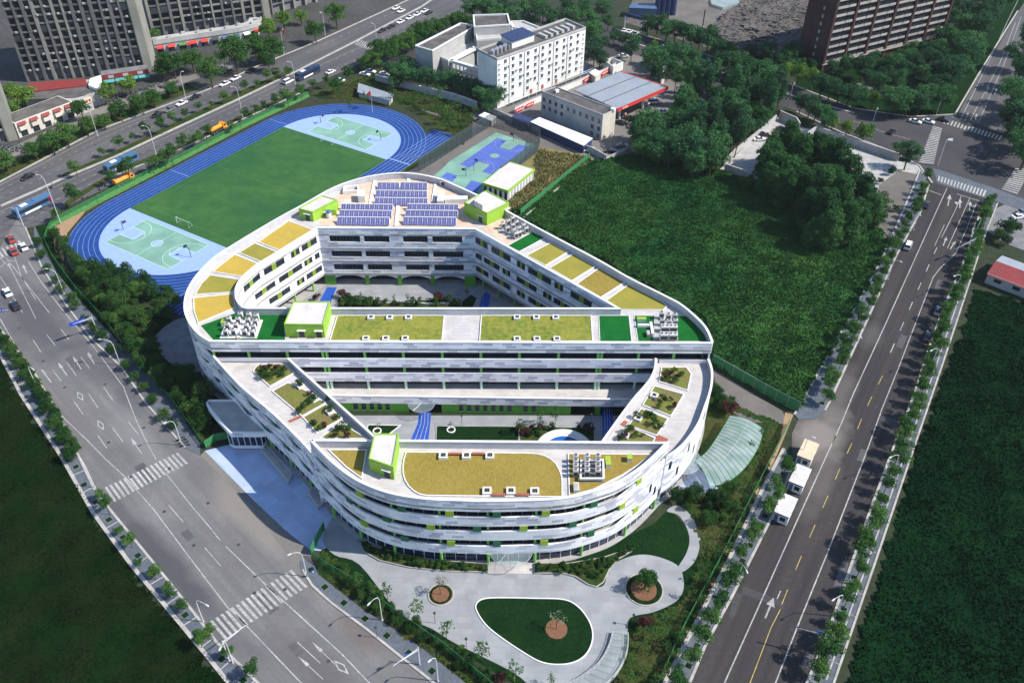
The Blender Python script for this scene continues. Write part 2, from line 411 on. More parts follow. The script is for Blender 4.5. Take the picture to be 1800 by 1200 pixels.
mat('turf_bright', (.006, .115, .018), rough=.9, n1=(.5, .25), bump=(8, .15))
mat('sedum_yellow', (.46, .3, .05), rough=.95, n1=(.2, .6, (.31, .27, .05)), n2=(1.1, .4, (.5, .36, .1)), bump=(4, .7))
mat('sedum_olive', (.27, .235, .045), rough=.95, n1=(.25, .65, (.17, .19, .035)), n2=(1.6, .32, (.34, .27, .07)), bump=(4, .5))
mat('sedum_gold', (.28, .21, .05), rough=.95, n1=(1.2, .6, (.18, .135, .03)), n2=(.12, .4, (.32, .25, .06)), bump=(5, .8))
mat('sedum_green', (.2, .21, .035), rough=.95, n1=(.16, .9, (.075, .145, .025)), n2=(.9, .5, (.36, .3, .07)), bump=(4, .8))
mat('garden_grass', (.17, .2, .035), rough=.95, n1=(.3, 1, (.2, .14, .075)), n2=(1.2, .5, (.1, .13, .03)), bump=(4, .9))
mat('pitch_turf', (.03, .1, .036), rough=.95, n1=(.035, .9, (.055, .135, .036)), n2=(.22, .45, (.014, .066, .028)), bump=(3, .5))
mat('lawn_dark', (.005, .026, .007), rough=.95, n1=(.2, .6, (.012, .038, .009)), n2=(1.5, .4), bump=(3, .6))
mat('lawn_mid', (.022, .06, .013), rough=.95, n1=(.13, .7, (.085, .075, .028)), n2=(1.3, .4), bump=(3, .6))
mat('field_rough', (.018, .078, .021), rough=.95, n1=(.03, .85, (.05, .122, .025)), n2=(.18, .45, (.008, .042, .016)))
mat('field_teal', (.0012, .0145, .0048), rough=.95, n1=(.05, .8, (.004, .027, .0075)), n2=(.4, .35, (.0008, .009, .003)))
mat('field_dark', (.0011, .011, .0016), rough=.95, n1=(.09, .8, (.004, .021, .003)), n2=(.11, .28, (.026, .025, .010)), bump=(1.2, 1))
mat('soil_tan', (.36, .24, .14), rough=.95, n1=(.3, .5, (.26, .19, .12)), n2=(2, .2))
mat('mulch', (.3, .15, .09), rough=.95, n1=(1.5, .5, (.16, .1, .06)), n2=(6, .4), bump=(6, 1))
mat('dirt_grey', (.15, .14, .13), rough=.95, n1=(.1, .7, (.075, .072, .07)), n2=(.8, .35, (.2, .18, .16)))
mat('track_blue', (.012, .055, .23), rough=.85, n1=(.05, .5, (.022, .08, .28)), n2=(.6, .25))
mat('apron_blue', (.26, .37, .64), rough=.85, n1=(.06, .3, (.3, .4, .62)), n2=(.7, .1))
mat('court_green', (.19, .35, .28), rough=.85, n1=(.15, .25))
mat('court_blue', (.085, .135, .42), rough=.8, n1=(.15, .2))
mat('line_pale_green', (.5, .75, .55), rough=.7)
mat('pool_blue', (.02, .13, .42), rough=.3, n1=(.3, .3))
mat('lane_blue', (.015, .075, .4), rough=.7, n1=(.5, .2))
mat('fence_green', (.03, .17, .06), rough=.6)
mat('hedge_green', (.09, .25, .07), rough=.9, n1=(1, .4))
mat('steel', (.5, .5, .52), rough=.35, metal=.7)
mat('steel_white', (.56, .57, .58), rough=.45)
mat('steel_dark', (.04, .045, .05), rough=.5)
mat('solar_blue', (.1, .11, .3), rough=.3, spec=.5, n1=(1.5, .35))
mat('brick_red', (.35, .12, .08), rough=.8, n1=(2, .3))
mat('roof_red', (.27, .03, .03), rough=.7, n1=(.3, .5, (.14, .05, .045)), n2=(1.5, .3))
mat('roof_blue_metal', (.075, .13, .22), rough=.6, n1=(.4, .3))
mat('roof_navy', (.025, .04, .12), rough=.6, n1=(.6, .25))
mat('canopy_grey', (.26, .285, .32), rough=.5, n1=(.2, .15))
mat('canopy_red', (.6, .04, .03), rough=.5)
mat('tower_grey', (.17, .168, .16), rough=.85, n1=(.1, .25), n2=(1.5, .2))
mat('tower_light', (.27, .265, .23), rough=.85, n1=(.1, .25))
mat('tower_brown', (.08, .042, .038), rough=.85, n1=(.3, .35))
mat('tower_pale', (.4, .37, .34), rough=.8, n1=(.3, .3))
mat('wall_white', (.72, .72, .69), rough=.8, n1=(.15, .18), n2=(1.5, .1))
mat('wall_grey', (.44, .435, .425), rough=.8, n1=(.15, .2), n2=(1, .12))
mat('wall_cream', (.6, .56, .48), rough=.8, n1=(.15, .2))
mat('rubble', (.1, .092, .088), rough=.95, n1=(.07, .85, (.035, .035, .037)), n2=(.6, .5, (.2, .18, .165)), bump=(1.5, 1))
mat('bark', (.12, .09, .06), rough=.95, n1=(4, .4))
mat('leaf_mid', (.034, .105, .022), rough=.8, spec=.1, n1=(1.1, .55, (.07, .16, .03)), objrand=.3, trans=.3)
mat('leaf_dark', (.024, .088, .028), rough=.8, spec=.1, n1=(.4, .7, (.05, .135, .036)), objrand=.32, trans=.34)
mat('leaf_teal', (.028, .1, .04), rough=.8, spec=.1, n1=(.3, .7, (.055, .15, .05)), objrand=.38, trans=.32)
mat('leaf_bright', (.09, .19, .03), rough=.8, spec=.1, n1=(.8, .6, (.14, .24, .03)), objrand=.2, trans=.3)
mat('leaf_deep', (.022, .068, .016), rough=.8, spec=.1, n1=(.8, .6, (.045, .11, .022)), objrand=.42, trans=.3)
mat('leaf_red', (.07, .02, .02), rough=.8, n1=(1, .5))
mat('leaf_grey', (.16, .18, .12), rough=.8, n1=(1, .5, (.09, .12, .06)))
mat('grass_dry', (.2, .16, .07), rough=.95, n1=(.2, .8, (.08, .11, .035)), objrand=.1)
mat('booth_white', (.66, .64, .62), rough=.6, n1=(.6, .2), n2=(4, .12))
mat('booth_cream', (.66, .52, .36), rough=.6, n1=(.6, .12))
mat('sign_blue', (.02, .06, .45), rough=.4)
mat('sign_red', (.6, .02, .02), rough=.4)
mat('paint_white', (.75, .75, .75), rough=.25, coat=.6)
mat('paint_black', (.012, .012, .014), rough=.25, coat=.6)
mat('paint_grey', (.16, .165, .17), rough=.25, coat=.6)
mat('paint_red', (.3, .035, .02), rough=.25, coat=.6)
mat('paint_orange', (.75, .28, .015), rough=.35, coat=.4, n1=(1, .2))
mat('paint_blue', (.06, .14, .27), rough=.3, coat=.4)
mat('paint_navy', (.02, .035, .09), rough=.3, coat=.4)
mat('tyre', (.015, .015, .015), rough=.8)
mat('lamp_lens', (.7, .7, .65), rough=.2)
mat('teal_awning', (.06, .3, .3), rough=.7)
mat('timber', (.3, .14, .06), rough=.6, n1=(2, .3))
def glassy():
    m = bpy.data.materials.new('canopy_glass'); m.use_nodes = True; t = m.node_tree; b = t.nodes['Principled BSDF']; L = t.links.new
    b.inputs['Base Color'].default_value = (.36, .62, .58, 1); b.inputs['Roughness'].default_value = .12; b.inputs['Alpha'].default_value = .5
    g = N(t, 'ShaderNodeNewGeometry'); tx = N(t, 'ShaderNodeTexNoise'); tx.inputs['Scale'].default_value = .25; L(g.outputs['Position'], tx.inputs[0])
    cr = N(t, 'ShaderNodeValToRGB'); cr.color_ramp.elements[0].color = (.3, .42, .4, 1); cr.color_ramp.elements[1].color = (.5, .6, .6, 1)
    cr.color_ramp.elements[0].position = .35; cr.color_ramp.elements[1].position = .65
    L(tx.outputs[0], cr.inputs[0]); L(cr.outputs[0], b.inputs['Base Color']); MATS['canopy_glass'] = m; m2 = m.copy(); m2.name = 'awning_glass'; m2.node_tree.nodes['Principled BSDF'].inputs['Alpha'].default_value = .16; MATS['awning_glass'] = m2
glassy()

AVD = ang(G(330, 975), G(185, 806))
mat('asphalt_avenue', (.185, .18, .176), rough=.9, n1=(.05, .3), n2=(1.2, .14), streak=(AVD, 1.8, 55, .75, (.12, .118, .122)), stains=(
    (*G(285, 985), AVD+.05, 34, 3.6, .85, (.062, .062, .072)), (*G(60, 560), AVD, 34, 9, .85, (.075, .073, .082)), (*G(180, 640), AVD, 22, 5, .7, (.08, .078, .09)), (*G(560, 1180), AVD, 16, 5, .6, (.09, .085, .085)),
    (*G(430, 900), AVD, 18, 4.2, .6, (.23, .205, .18)), (*G(250, 780), AVD, 20, 4, .5, (.2, .2, .2)), (*G(640, 1120), AVD, 9, 3, .6, (.12, .095, .09)), (*G(230, 700), AVD, 12, 3, .6, (.08, .08, .09))))
mat('asphalt_right', (.052, .047, .047), rough=.9, n1=(.04, .5, (.066, .06, .059)), n2=(1.2, .2), streak=(RD, 1.6, 50, .85, (.034, .031, .033)), stains=(
    (*G(1440, 765), RD, 12, 7, .9, (.2, .18, .16)), (*G(1475, 690), RD, 14, 4, .6, (.13, .12, .115)), (*G(1440, 850), RD, 12, 4, .5, (.14, .125, .115)), (*G(1530, 590), RD, 7, 4, .4, (.12, .115, .11))))

mat('line_track', (.3, .38, .6), rough=.8, n1=(1.8, .3))
# ---------------------------------------------------------------- ground, roads, courts (structure)
def surf(name, poly, z, m, px=True, sm=0):
    p = GP(poly) if px else poly
    if sm: p = spline(p, sm, True)
    b = MB(); b.sheet(p, z); return tag(b.build(name, m), kind='structure')
def raised(name, poly, z0, z1, m, px=True, sm=0):
    p = GP(poly) if px else poly
    if sm: p = spline(p, sm, True)
    b = MB(); b.prism(p, z0, z1, bottom=False); return tag(b.build(name, m), kind='structure')
b = MB(); b.sheet([(-1500, -900), (1500, -900), (1500, 2200), (-1500, 2200)], -.02); tag(b.build('ground', 'ground_soil'), kind='structure')
# wide town floor behind
surf('town_ground', [(-900, 340), (-60, 330), (0, 322), (173, 230), (340, 160), (437, 123), (560, 72), (720, 0), (800, -80), (500, -150), (-900, -60)], .0, 'urban_paving')
surf('school_yard_ground', [(640, 110), (800, 35), (1010, 30), (1230, 110), (1290, 190), (1290, 240), (1160, 260), (1040, 275), (900, 195), (820, 150)], .0, 'asphalt_dark')
surf('petrol_yard_ground', [(832, 200), (985, 120), (1120, 90), (1200, 130), (1220, 180), (1130, 262), (1062, 283), (1035, 277)], .012, 'asphalt_worn')
surf('demolition_ground', [(1100, 40), (1130, -60), (1500, -60), (1500, 60), (1410, 110), (1290, 95), (1230, 80)], .008, 'rubble')
surf('cleared_ground', [(1170, 40), (1190, -30), (1330, -30), (1290, 60), (1235, 56)], .016, 'dirt_grey')
surf('park_ground', [(1400, 155), (1400, 120), (1440, 100), (1660, 60), (1760, -20), (1840, -40), (1790, 20), (1722, 130), (1683, 200), (1600, 204), (1500, 188)], .004, 'lawn_dark')
surf('park_path', [(1490, 150), (1530, 142), (1560, 152), (1620, 160), (1660, 120), (1730, 40), (1740, 44), (1668, 130), (1640, 168), (1600, 176), (1560, 170), (1520, 160)], .012, 'dirt_grey')
surf('bare_lot', [(1265, 298), (1370, 205), (1400, 222), (1440, 230), (1573, 283), (1640, 290), (1612, 335), (1590, 400), (1560, 430), (1530, 370), (1480, 330), (1420, 312), (1340, 322)], .012, 'concrete')
surf('bare_lot_dirt', [(1545, 325), (1580, 300), (1630, 310), (1610, 345), (1580, 400), (1560, 440), (1540, 400)], .016, 'dirt_grey')
surf('roadside_yard', [(1735, 405), (1742, 370), (1800, 345), (1900, 350), (1900, 480), (1800, 440), (1760, 425)], .008, 'concrete_dark')

def disc0(c, r, n=12): return [(c[0]+r*math.cos(2*math.pi*k/n), c[1]+r*math.sin(2*math.pi*k/n)) for k in range(n)]
# --- roads
surf('boulevard', [(-260, 560), (-60, 470), (0, 436), (43, 402), (84, 392), (93, 374), (207, 322), (333, 260), (433, 207), (545, 152), (620, 118), (660, 100), (800, 32), (870, -20), (900, -60),
                   (800, -80), (720, 0), (560, 72), (500, 100), (437, 123), (340, 160), (173, 230), (0, 322), (-60, 352), (-260, 440)], .02, 'asphalt')
surf('cross_street', [(800, 30), (880, 5), (1010, 25), (1100, 52), (1200, 82), (1300, 116), (1387, 147), (1500, 190), (1600, 205), (1683, 201), (1765, 235), (1840, 258), (1980, 300), (1980, 420), (1835, 366), (1737, 350), (1640, 326), (1617, 290), (1560, 262), (1480, 232), (1400, 195), (1290, 160), (1190, 122), (1080, 84), (1000, 55), (900, 40), (860, 60)], .024, 'asphalt_dark')
surf('far_road', [(1683, 203), (1722, 130), (1753, 85), (1790, 20), (1830, -40), (1900, -40), (1830, 120), (1765, 236)], .028, 'asphalt')
surf('right_road', [(1190, 1260), (1243, 1133), (1290, 1047), (1350, 927), (1378, 868), (1392, 800), (1392, 762), (1403, 737), (1433, 737), (1452, 722), (1460, 707), (1513, 592), (1577, 450), (1620, 372), (1640, 322),
                    (1737, 347), (1710, 400), (1700, 443), (1683, 480), (1660, 533), (1637, 593), (1603, 697), (1563, 800), (1533, 880), (1500, 973), (1453, 1110), (1390, 1260)], .032, 'asphalt_right')
LAV = [(-120, 520), (0, 575), (60, 650), (100, 720), (140, 800), (167, 857), (200, 900), (260, 973), (333, 1063), (383, 1127), (457, 1200), (520, 1262)]
LAVR = [(30, 385), (43, 400), (60, 440), (72, 470), (110, 530), (160, 597), (213, 647), (253, 707), (293, 753), (324, 787), (352, 800), (400, 842), (445, 885), (490, 945), (527, 985), (530, 1002), (547, 1030), (580, 1060), (643, 1107), (700, 1153), (747, 1190), (820, 1250)]
surf('avenue', LAV+[(700, 1300)]+LAVR[::-1]+[(0, 434), (-120, 480)], .028, 'asphalt_avenue')
surf('asphalt_repair', [(1306, 1029), (1381, 1058), (1376, 1070), (1303, 1042)], .037, 'asphalt_dark')
surf('asphalt_repair', [(1291, 1040), (1307, 1044), (1290, 1086), (1281, 1084)], .037, 'asphalt_dark')
surf('asphalt_repair', [(1545, 727), (1588, 742), (1583, 752), (1541, 737)], .037, 'asphalt_dark')
surf('junction_pavement', [(1640, 296), (1655, 300), (1740, 328), (1800, 350), (1870, 372), (1870, 392), (1800, 372), (1738, 350), (1648, 322)], .04, 'pavement_grey')

# --- pavements and kerbs
def strip(name, inner, outer, z, m, px=True):
    return raised(name, inner+outer[::-1], 0, z, m, px)
def kerb(name, line, w=.35, z=.2, side=1, m='kerb_stone'):
    p = GP(line) if len(line[0]) == 2 else line
    b = MB(); b.band(p, 0, z, w, side=side, uv=False); return tag(b.build(name, m), kind='structure')
L_K = [(1190, 1260), (1243, 1133), (1290, 1047), (1350, 927), (1376, 872), (1392, 826)]
L_O = [(1140, 1262), (1200, 1147), (1283, 987), (1340, 867), (1380, 790)]
strip('right_road_pavement', L_K, L_O+[(1386, 800)], .14, 'pavement_grey')
L2_K = [(1403, 737), (1433, 737), (1452, 722), (1460, 707), (1513, 592), (1577, 450), (1620, 372), (1634, 326)]
L2_O = [(1398, 730), (1440, 655), (1477, 590), (1540, 478), (1577, 398), (1608, 326), (1618, 300)]
strip('right_road_pavement', L2_K, L2_O, .14, 'pavement_grey')
R_K = [(1390, 1260), (1453, 1110), (1500, 973), (1533, 880), (1563, 800), (1603, 697), (1637, 593), (1660, 533), (1683, 480), (1700, 443), (1710, 400), (1732, 352)]
R_O = [(1443, 1260), (1463, 1200), (1533, 997), (1600, 800), (1655, 640), (1733, 405), (1752, 358)]
strip('right_road_pavement', R_K, R_O, .14, 'pavement_grey')
for l, sd in ((L_K, 1), (L2_K[2:], 1), (R_K, -1)): kerb('kerb', l, .5, .2, sd)
b = MB()
for line, s_, w_ in ((GP(R_O), -1, .4), (GP(L_O), 1, .7), (GP(L2_O), 1, .5)):   # pale slab edging along the back of the pavements, with cross joints
    b.band(line, 0, .26, w_, side=s_, uv=False)
P_RO, P_RK = Path(GP(R_O)), Path(GP(R_K))
tag(b.build('pavement_edging', 'kerb_stone'), kind='structure')
b = MB()
k = 0
while k*5.6 < P_RO.len:
    a = P_RO.at(k*5.6); c = P_RK.at(P_RK.near(a)); b.tube([(*a, .2), (*c, .2)], .12, 4); k += 1
tag(b.build('pavement_joints', 'kerb_stone'), kind='structure')
b = MB(); b.band([(p[0]-.85, p[1]+.4) for p in GP(R_O)][1:-1], 0, .24, .28, uv=False); tag(b.build('pavement_edging', 'concrete'), kind='structure')
AO = [(-120, 560), (0, 617), (40, 693), (110, 800), (167, 900), (233, 990), (300, 1070), (367, 1150), (407, 1200), (460, 1262)]
strip('avenue_pavement', LAV, AO, .14, 'pavement_grey'); kerb('kerb', LAV, .45, .2, -1); kerb('kerb', AO, .7, .24, -1)
AR_O = [(60, 395), (80, 440), (100, 480), (150, 540), (205, 598), (262, 660), (300, 705), (352, 780), (352, 800)]
strip('avenue_pavement', LAVR[2:11], AR_O, .12, 'pavement_grey'); kerb('kerb', LAVR[1:10], .45, .18, 1)
AR2_O = [(548, 985), (560, 1010), (640, 1072), (730, 1130), (800, 1185), (880, 1250)]
strip('avenue_pavement', LAVR[14:], AR2_O, .12, 'pavement_grey'); kerb('kerb', LAVR[15:], .45, .18, 1)
b = MB()
P_AO, P_AK = Path(GP(AO)), Path(GP(LAV)); k = 0
while k*6.2 < P_AO.len:
    a = P_AO.at(k*6.2); c = P_AK.at(P_AK.near(a)); b.tube([(*a, .15), (*c, .15)], .09, 4); k += 1
tag(b.build('pavement_joints', 'kerb_stone'), kind='structure')
b = MB()
for line, off_, st_, s0_ in ((GP(L_K), 1.5, 4.4, 1), (GP(L2_K[2:]), 1.6, 4.3, 2), (GP(R_K), -1.5, 4.1, 1), (GP(LAV), -1.6, 6.2, 3), (GP(LAVR[15:]), 1.6, 5.5, 1)):
    P = Path(line); q_ = s0_
    while q_ < P.len:
        a = P.at(q_); th = P.dir(q_); c = (a[0]-math.sin(th)*off_, a[1]+math.cos(th)*off_); b.box((*c, .1), (1.25, 1.25, .055), th, m=1); b.box((*c, .1), (1.08, 1.08, .07), th, m=0); q_ += st_
tag(b.build('tree_pits', ['lawn_dark', 'concrete_dark']), kind='structure')
# boulevard kerbs, planted strips
MED_N = [(108, 314), (200, 276), (300, 229), (419, 174), (511, 130)]; MED_F = [(112, 306), (200, 268), (300, 220), (428, 159), (511, 122)]
strip('median_planting', MED_N, MED_F, .25, 'lawn_mid')
kerb('median_kerb', [(0, 362), (60, 336)]+MED_N+[(620, 75), (740, 12), (800, -30)], .9, .3, -1)
NS_N = [(116, 364), (200, 309), (276, 279), (309, 266), (370, 238), (417, 214), (480, 186), (527, 164)]; NS_F = [(114, 356), (200, 302), (276, 271), (309, 258), (370, 230), (417, 206), (480, 179), (525, 158)]
strip('verge_planting', NS_N, NS_F, .22, 'lawn_mid'); kerb('verge_kerb', NS_N[1:], .4, .28, -1)
FS_N = [(-60, 352), (0, 320), (173, 229), (345, 158)]; FS_F = [(-60, 330), (0, 296), (173, 212), (335, 148)]
strip('verge_planting', FS_N, FS_F, .22, 'lawn_mid'); kerb('verge_kerb', [(-60, 353), (0, 321), (173, 230), (352, 164), (390, 149), (437, 124), (560, 73), (720, 0)], .5, .3, 1)
surf('service_road', [(-60, 322), (0, 288), (173, 204), (335, 142), (437, 112), (430, 104), (330, 128), (170, 190), (0, 268), (-60, 300)], .012, 'asphalt_worn')
kerb('kerb', [(1100, 53), (1200, 83), (1300, 117), (1387, 148), (1500, 191), (1600, 206), (1680, 202), (1722, 130), (1790, 20)], .6, .2, 1)
kerb('kerb', [(1640, 322), (1617, 291), (1560, 263), (1480, 233), (1400, 196)], .6, .2, 1)
kerb('kerb', [(1090, 68), (1190, 103), (1300, 140), (1400, 172), (1500, 200)], .8, .25, 1)

# --- road markings
mk = MB()
def ln(pts, w=.15, z=.045, m=0):
    p = GP(pts); q = offset(p, w/2), offset(p, -w/2)
    for i in range(len(p)-1): mk.face([(*q[1][i], z), (*q[1][i+1], z), (*q[0][i+1], z), (*q[0][i], z)], m=m)
def dashes(pts, n, w=.15, duty=.4, z=.045, m=0):
    P = Path(GP(pts)); st = P.len/n
    for k in range(n):
        a, c = P.at(k*st), P.at(k*st+st*duty); d = _nrm(a, c)
        if d: mk.face([(a[0]-d[0]*w/2, a[1]-d[1]*w/2, z), (c[0]-d[0]*w/2, c[1]-d[1]*w/2, z), (c[0]+d[0]*w/2, c[1]+d[1]*w/2, z), (a[0]+d[0]*w/2, a[1]+d[1]*w/2, z)][::1], m=m)
def zebra(a0, a1, b0, b1, n, duty=.5, z=.045):
    A0, A1, B0, B1 = (G(*p) for p in (a0, a1, b0, b1)); lp = lambda p, q, t: (p[0]+(q[0]-p[0])*t, p[1]+(q[1]-p[1])*t)
    for k in range(n):
        t0, t1 = k/n, (k+duty)/n
        q = [lp(A0, A1, t0), lp(A0, A1, t1), lp(B0, B1, t1), lp(B0, B1, t0)]
        mk.face([(*p, z) for p in q])
def arrow(base, tip, w=.16, hw=.4, z=.046, turn=0):
    a, c = G(*base), G(*tip); th = ang(a, c); L = math.dist(a, c)
    T = lambda x, y: (a[0]+x*math.cos(th)-y*math.sin(th), a[1]+x*math.sin(th)+y*math.cos(th), z)
    mk.face([T(0, -w/2), T(L*.62, -w/2), T(L*.62, w/2), T(0, w/2)]); mk.face([T(L*.6, -hw), T(L, 0), T(L*.6, hw)])
    if turn:
        mk.face([T(L*.45, 0), T(L*.55, 0), T(L*.5, 1.0*turn), T(L*.4, 1.0*turn)]); mk.face([T(L*.3, .9*turn), T(L*.65, .9*turn), T(L*.5, 1.7*turn)])
def diamond(c, L=2.6, w=1.2, t=.2, z=.045, th=None):
    a = G(*c); th = th or 0
    P = lambda x, y: (a[0]+x*math.cos(th)-y*math.sin(th), a[1]+x*math.sin(th)+y*math.cos(th), z)
    o = [(L/2, 0), (0, w/2), (-L/2, 0), (0, -w/2)]; k = 1-t*1.6
    for i in range(4):
        u, v = o[i], o[(i+1) % 4]; mk.face([P(*u), P(*v), P(v[0]*k, v[1]*k), P(u[0]*k, u[1]*k)])
# right road
ln([(1262, 1225), (1345, 1040), (1400, 917), (1453, 800), (1478, 746)], .22)
ln([(1352, 1228), (1363, 1200), (1400, 1105), (1455, 970), (1521, 800), (1548, 725)], .22); ln([(1548, 724), (1580, 645), (1617, 548), (1640, 488), (1652, 472), (1680, 445), (1700, 400), (1716, 358)], .2)
ln([(1478, 746), (1500, 692), (1560, 562), (1633, 400), (1665, 330)], .22)
ln([(1306, 1228), (1319, 1198), (1355, 1103), (1372, 1070)], .14, m=1); dashes([(1374, 1062), (1405, 985), (1447, 890), (1480, 815), (1497, 780), (1518, 727), (1536, 690), (1562, 640)], 9, .14, .42, m=1)
dashes([(1565, 620), (1600, 540), (1640, 450), (1655, 418)], 6, .22, .4)
ln([(1655, 418), (1678, 372), (1690, 344)], .18); ln([(1643, 432), (1660, 395)], .16); ln([(1665, 437), (1705, 348)], .18)
ln([(1625, 332), (1655, 343)], .3); ln([(1682, 341), (1732, 357)], .3)
arrow((1345, 1086), (1360, 1050), .3, .8); ln([(1366, 1052), (1372, 1038)], .2)
arrow((1666, 362), (1670, 342), .3, .7); arrow((1687, 366), (1688, 350), .3, .6, turn=1); arrow((1704, 370), (1706, 354), .3, .6, turn=-1); arrow((1658, 432), (1664, 416), .3, .6); arrow((1670, 438), (1680, 424), .3, .6)
dashes([(1463, 780), (1469, 765)], 1, .2, 1)
zebra((1648, 318), (1732, 347), (1650, 309), (1737, 336), 15); zebra((1658, 217), (1760, 248), (1662, 209), (1765, 240), 17)
zebra((1640, 222), (1615, 287), (1656, 226), (1641, 290), 22, .5, .046); zebra((1785, 296), (1760, 334), (1811, 298), (1788, 343), 13)
ln([(1672, 206), (1722, 216)], .3)
ln([(1690, 207), (1740, 105), (1770, 40), (1790, 0)], .2); ln([(1706, 211), (1757, 112), (1785, 40)], .2); ln([(1721, 214), (1768, 105), (1795, 30)], .2)
arrow((1698, 208), (1702, 198), .3, .6); arrow((1714, 211), (1717, 200), .3, .6); arrow((1733, 165), (1738, 152), .3, .6); arrow((1748, 167), (1752, 155), .3, .6)
ln([(1500, 213), (1560, 235), (1600, 245)], .2)
# avenue
ln([(0, 560), (40, 630), (85, 705), (115, 737), (158, 778), (185, 806), (220, 838), (270, 895), (330, 975), (400, 1067), (420, 1085), (520, 1190), (570, 1240)], .2)
ln([(50, 460), (72, 495), (110, 545), (165, 610), (217, 680), (240, 740), (262, 785), (275, 808)], .18)
ln([(292, 832), (340, 893), (372, 930)], .18); ln([(373, 932), (380, 940)], .18); dashes([(380, 941), (387, 949)], 1, .2, 1); ln([(397, 960), (470, 1030), (600, 1148), (680, 1232)], .2)
ln([(297, 888), (322, 917)], .18); ln([(360, 962), (388, 994)], .18)
for a, c in (((0, 485), (40, 550)), ((18, 470), (63, 560)), ((10, 452), (87, 550)), ((22, 440), (38, 488)), ((38, 487), (63, 527)), ((107, 578), (121, 597)), ((82, 588), (97, 607)),
             ((58, 597), (72, 619)), ((72, 650), (90, 672)), ((92, 650), (108, 670)), ((118, 637), (134, 660)), ((142, 627), (158, 648)), ((154, 622), (166, 640)), ((156, 692), (172, 716)), ((130, 705), (146, 728)),
             ((182, 680), (199, 704)), ((198, 752), (216, 776)), ((172, 765), (188, 788)), ((225, 740), (243, 763))): ln([a, c], .16)
arrow((90, 672), (73, 648), .25, .45); arrow((118, 660), (102, 637), .25, .45); arrow((143, 649), (128, 626), .25, .45); arrow((166, 640), (154, 618), .25, .45)
arrow((249, 797), (230, 769), .25, .45); arrow((568, 1193), (524, 1153), .14, .32); arrow((592, 1170), (548, 1127), .14, .32)
ln([(523, 1128), (563, 1165)], .16); ln([(0, 452), (10, 465)], .2); arrow((47, 480), (40, 465), .3, .5); arrow((20, 475), (14, 462), .3, .5)
DA = ang(G(120, 640), G(100, 610))
for c in ((141, 696), (177, 747)): diamond(c, 4.2, 1.3, th=DA)
diamond((600, 1172), 4, 1.4, th=ang(G(600, 1172), G(560, 1135)))
ln([(0, 470), (15, 457), (28, 460)], .18)
zebra((184, 857), (316, 793), (201, 882), (334, 812), 17); zebra((369, 1092), (516, 998), (395, 1123), (545, 1028), 17)
zebra((-20, 447), (38, 421), (-10, 460), (46, 434), 8)
# boulevard
for l, n in ((([(0, 349), (100, 300), (173, 265), (300, 208), (430, 150)]), 30), (([(0, 335), (100, 284), (173, 247), (300, 190), (400, 150)]), 30),
             (([(30, 395), (120, 352), (200, 312)]), 9), (([(0, 376), (60, 350), (140, 320), (250, 270), (340, 228), (440, 182), (540, 135)]), 34),
             (([(20, 388), (60, 369), (150, 328), (260, 277), (350, 236), (450, 190), (545, 145)]), 34), (([(560, 118), (640, 82), (720, 45)]), 12), (([(575, 128), (655, 92), (735, 52)]), 12), (([(540, 93), (620, 55), (700, 18)]), 12)):
    dashes(l, n, .16, .4)
ln([(0, 372), (60, 347), (110, 322), (300, 238), (420, 182), (520, 134), (640, 80), (760, 22)], .15); ln([(0, 326), (173, 237), (350, 168)], .15)
zebra((624, 79), (652, 89), (632, 70), (662, 80), 8)
b = mk.build('road_markings', ['line_white', 'line_yellow']); tag(b, kind='structure')

b = MB(); rr_ = random.Random(4)
for line, n_ in (((( 30, 560), (200, 800), (400, 1010), (600, 1190)), 9), (((120, 600), (260, 770), (420, 950), (560, 1080)), 7), (((1345, 1190), (1440, 960), (1540, 720), (1650, 440)), 11), (((1420, 1120), (1500, 930), (1600, 660)), 6), (((60, 350), (300, 240), (560, 120)), 8), (((60, 300), (250, 215), (430, 140)), 6)):
    P = Path(GP(line))
    for k in range(n_): a = P.at(P.len*(k+rr_.uniform(.2, .8))/n_); b.prism(disc0((a[0]+rr_.uniform(-1.5, 1.5), a[1]), .38), .03, .052, bottom=False)
tag(b.build('manhole_covers', 'asphalt_dark'), kind='structure')
for (px, py, w_, l_) in ((255, 830, 2.2, 6), (330, 940, 1.6, 3), (470, 1060, 2.0, 5), (130, 640, 1.5, 7), (520, 1140, 1.4, 3), (1480, 1010, 1.5, 7), (1515, 800, 1.3, 4), (1585, 600, 1.6, 6), (1420, 1160, 1.5, 3), (1650, 500, 1.4, 5), (210, 300, 1.8, 7), (420, 160, 1.6, 5)):
    a = G(px, py); th = AVD if px < 600 and py > 500 else RD; b = MB(); b.box((a[0], a[1], .03), (l_, w_, .008), th); tag(b.build('asphalt_repair', 'asphalt'), kind='structure')
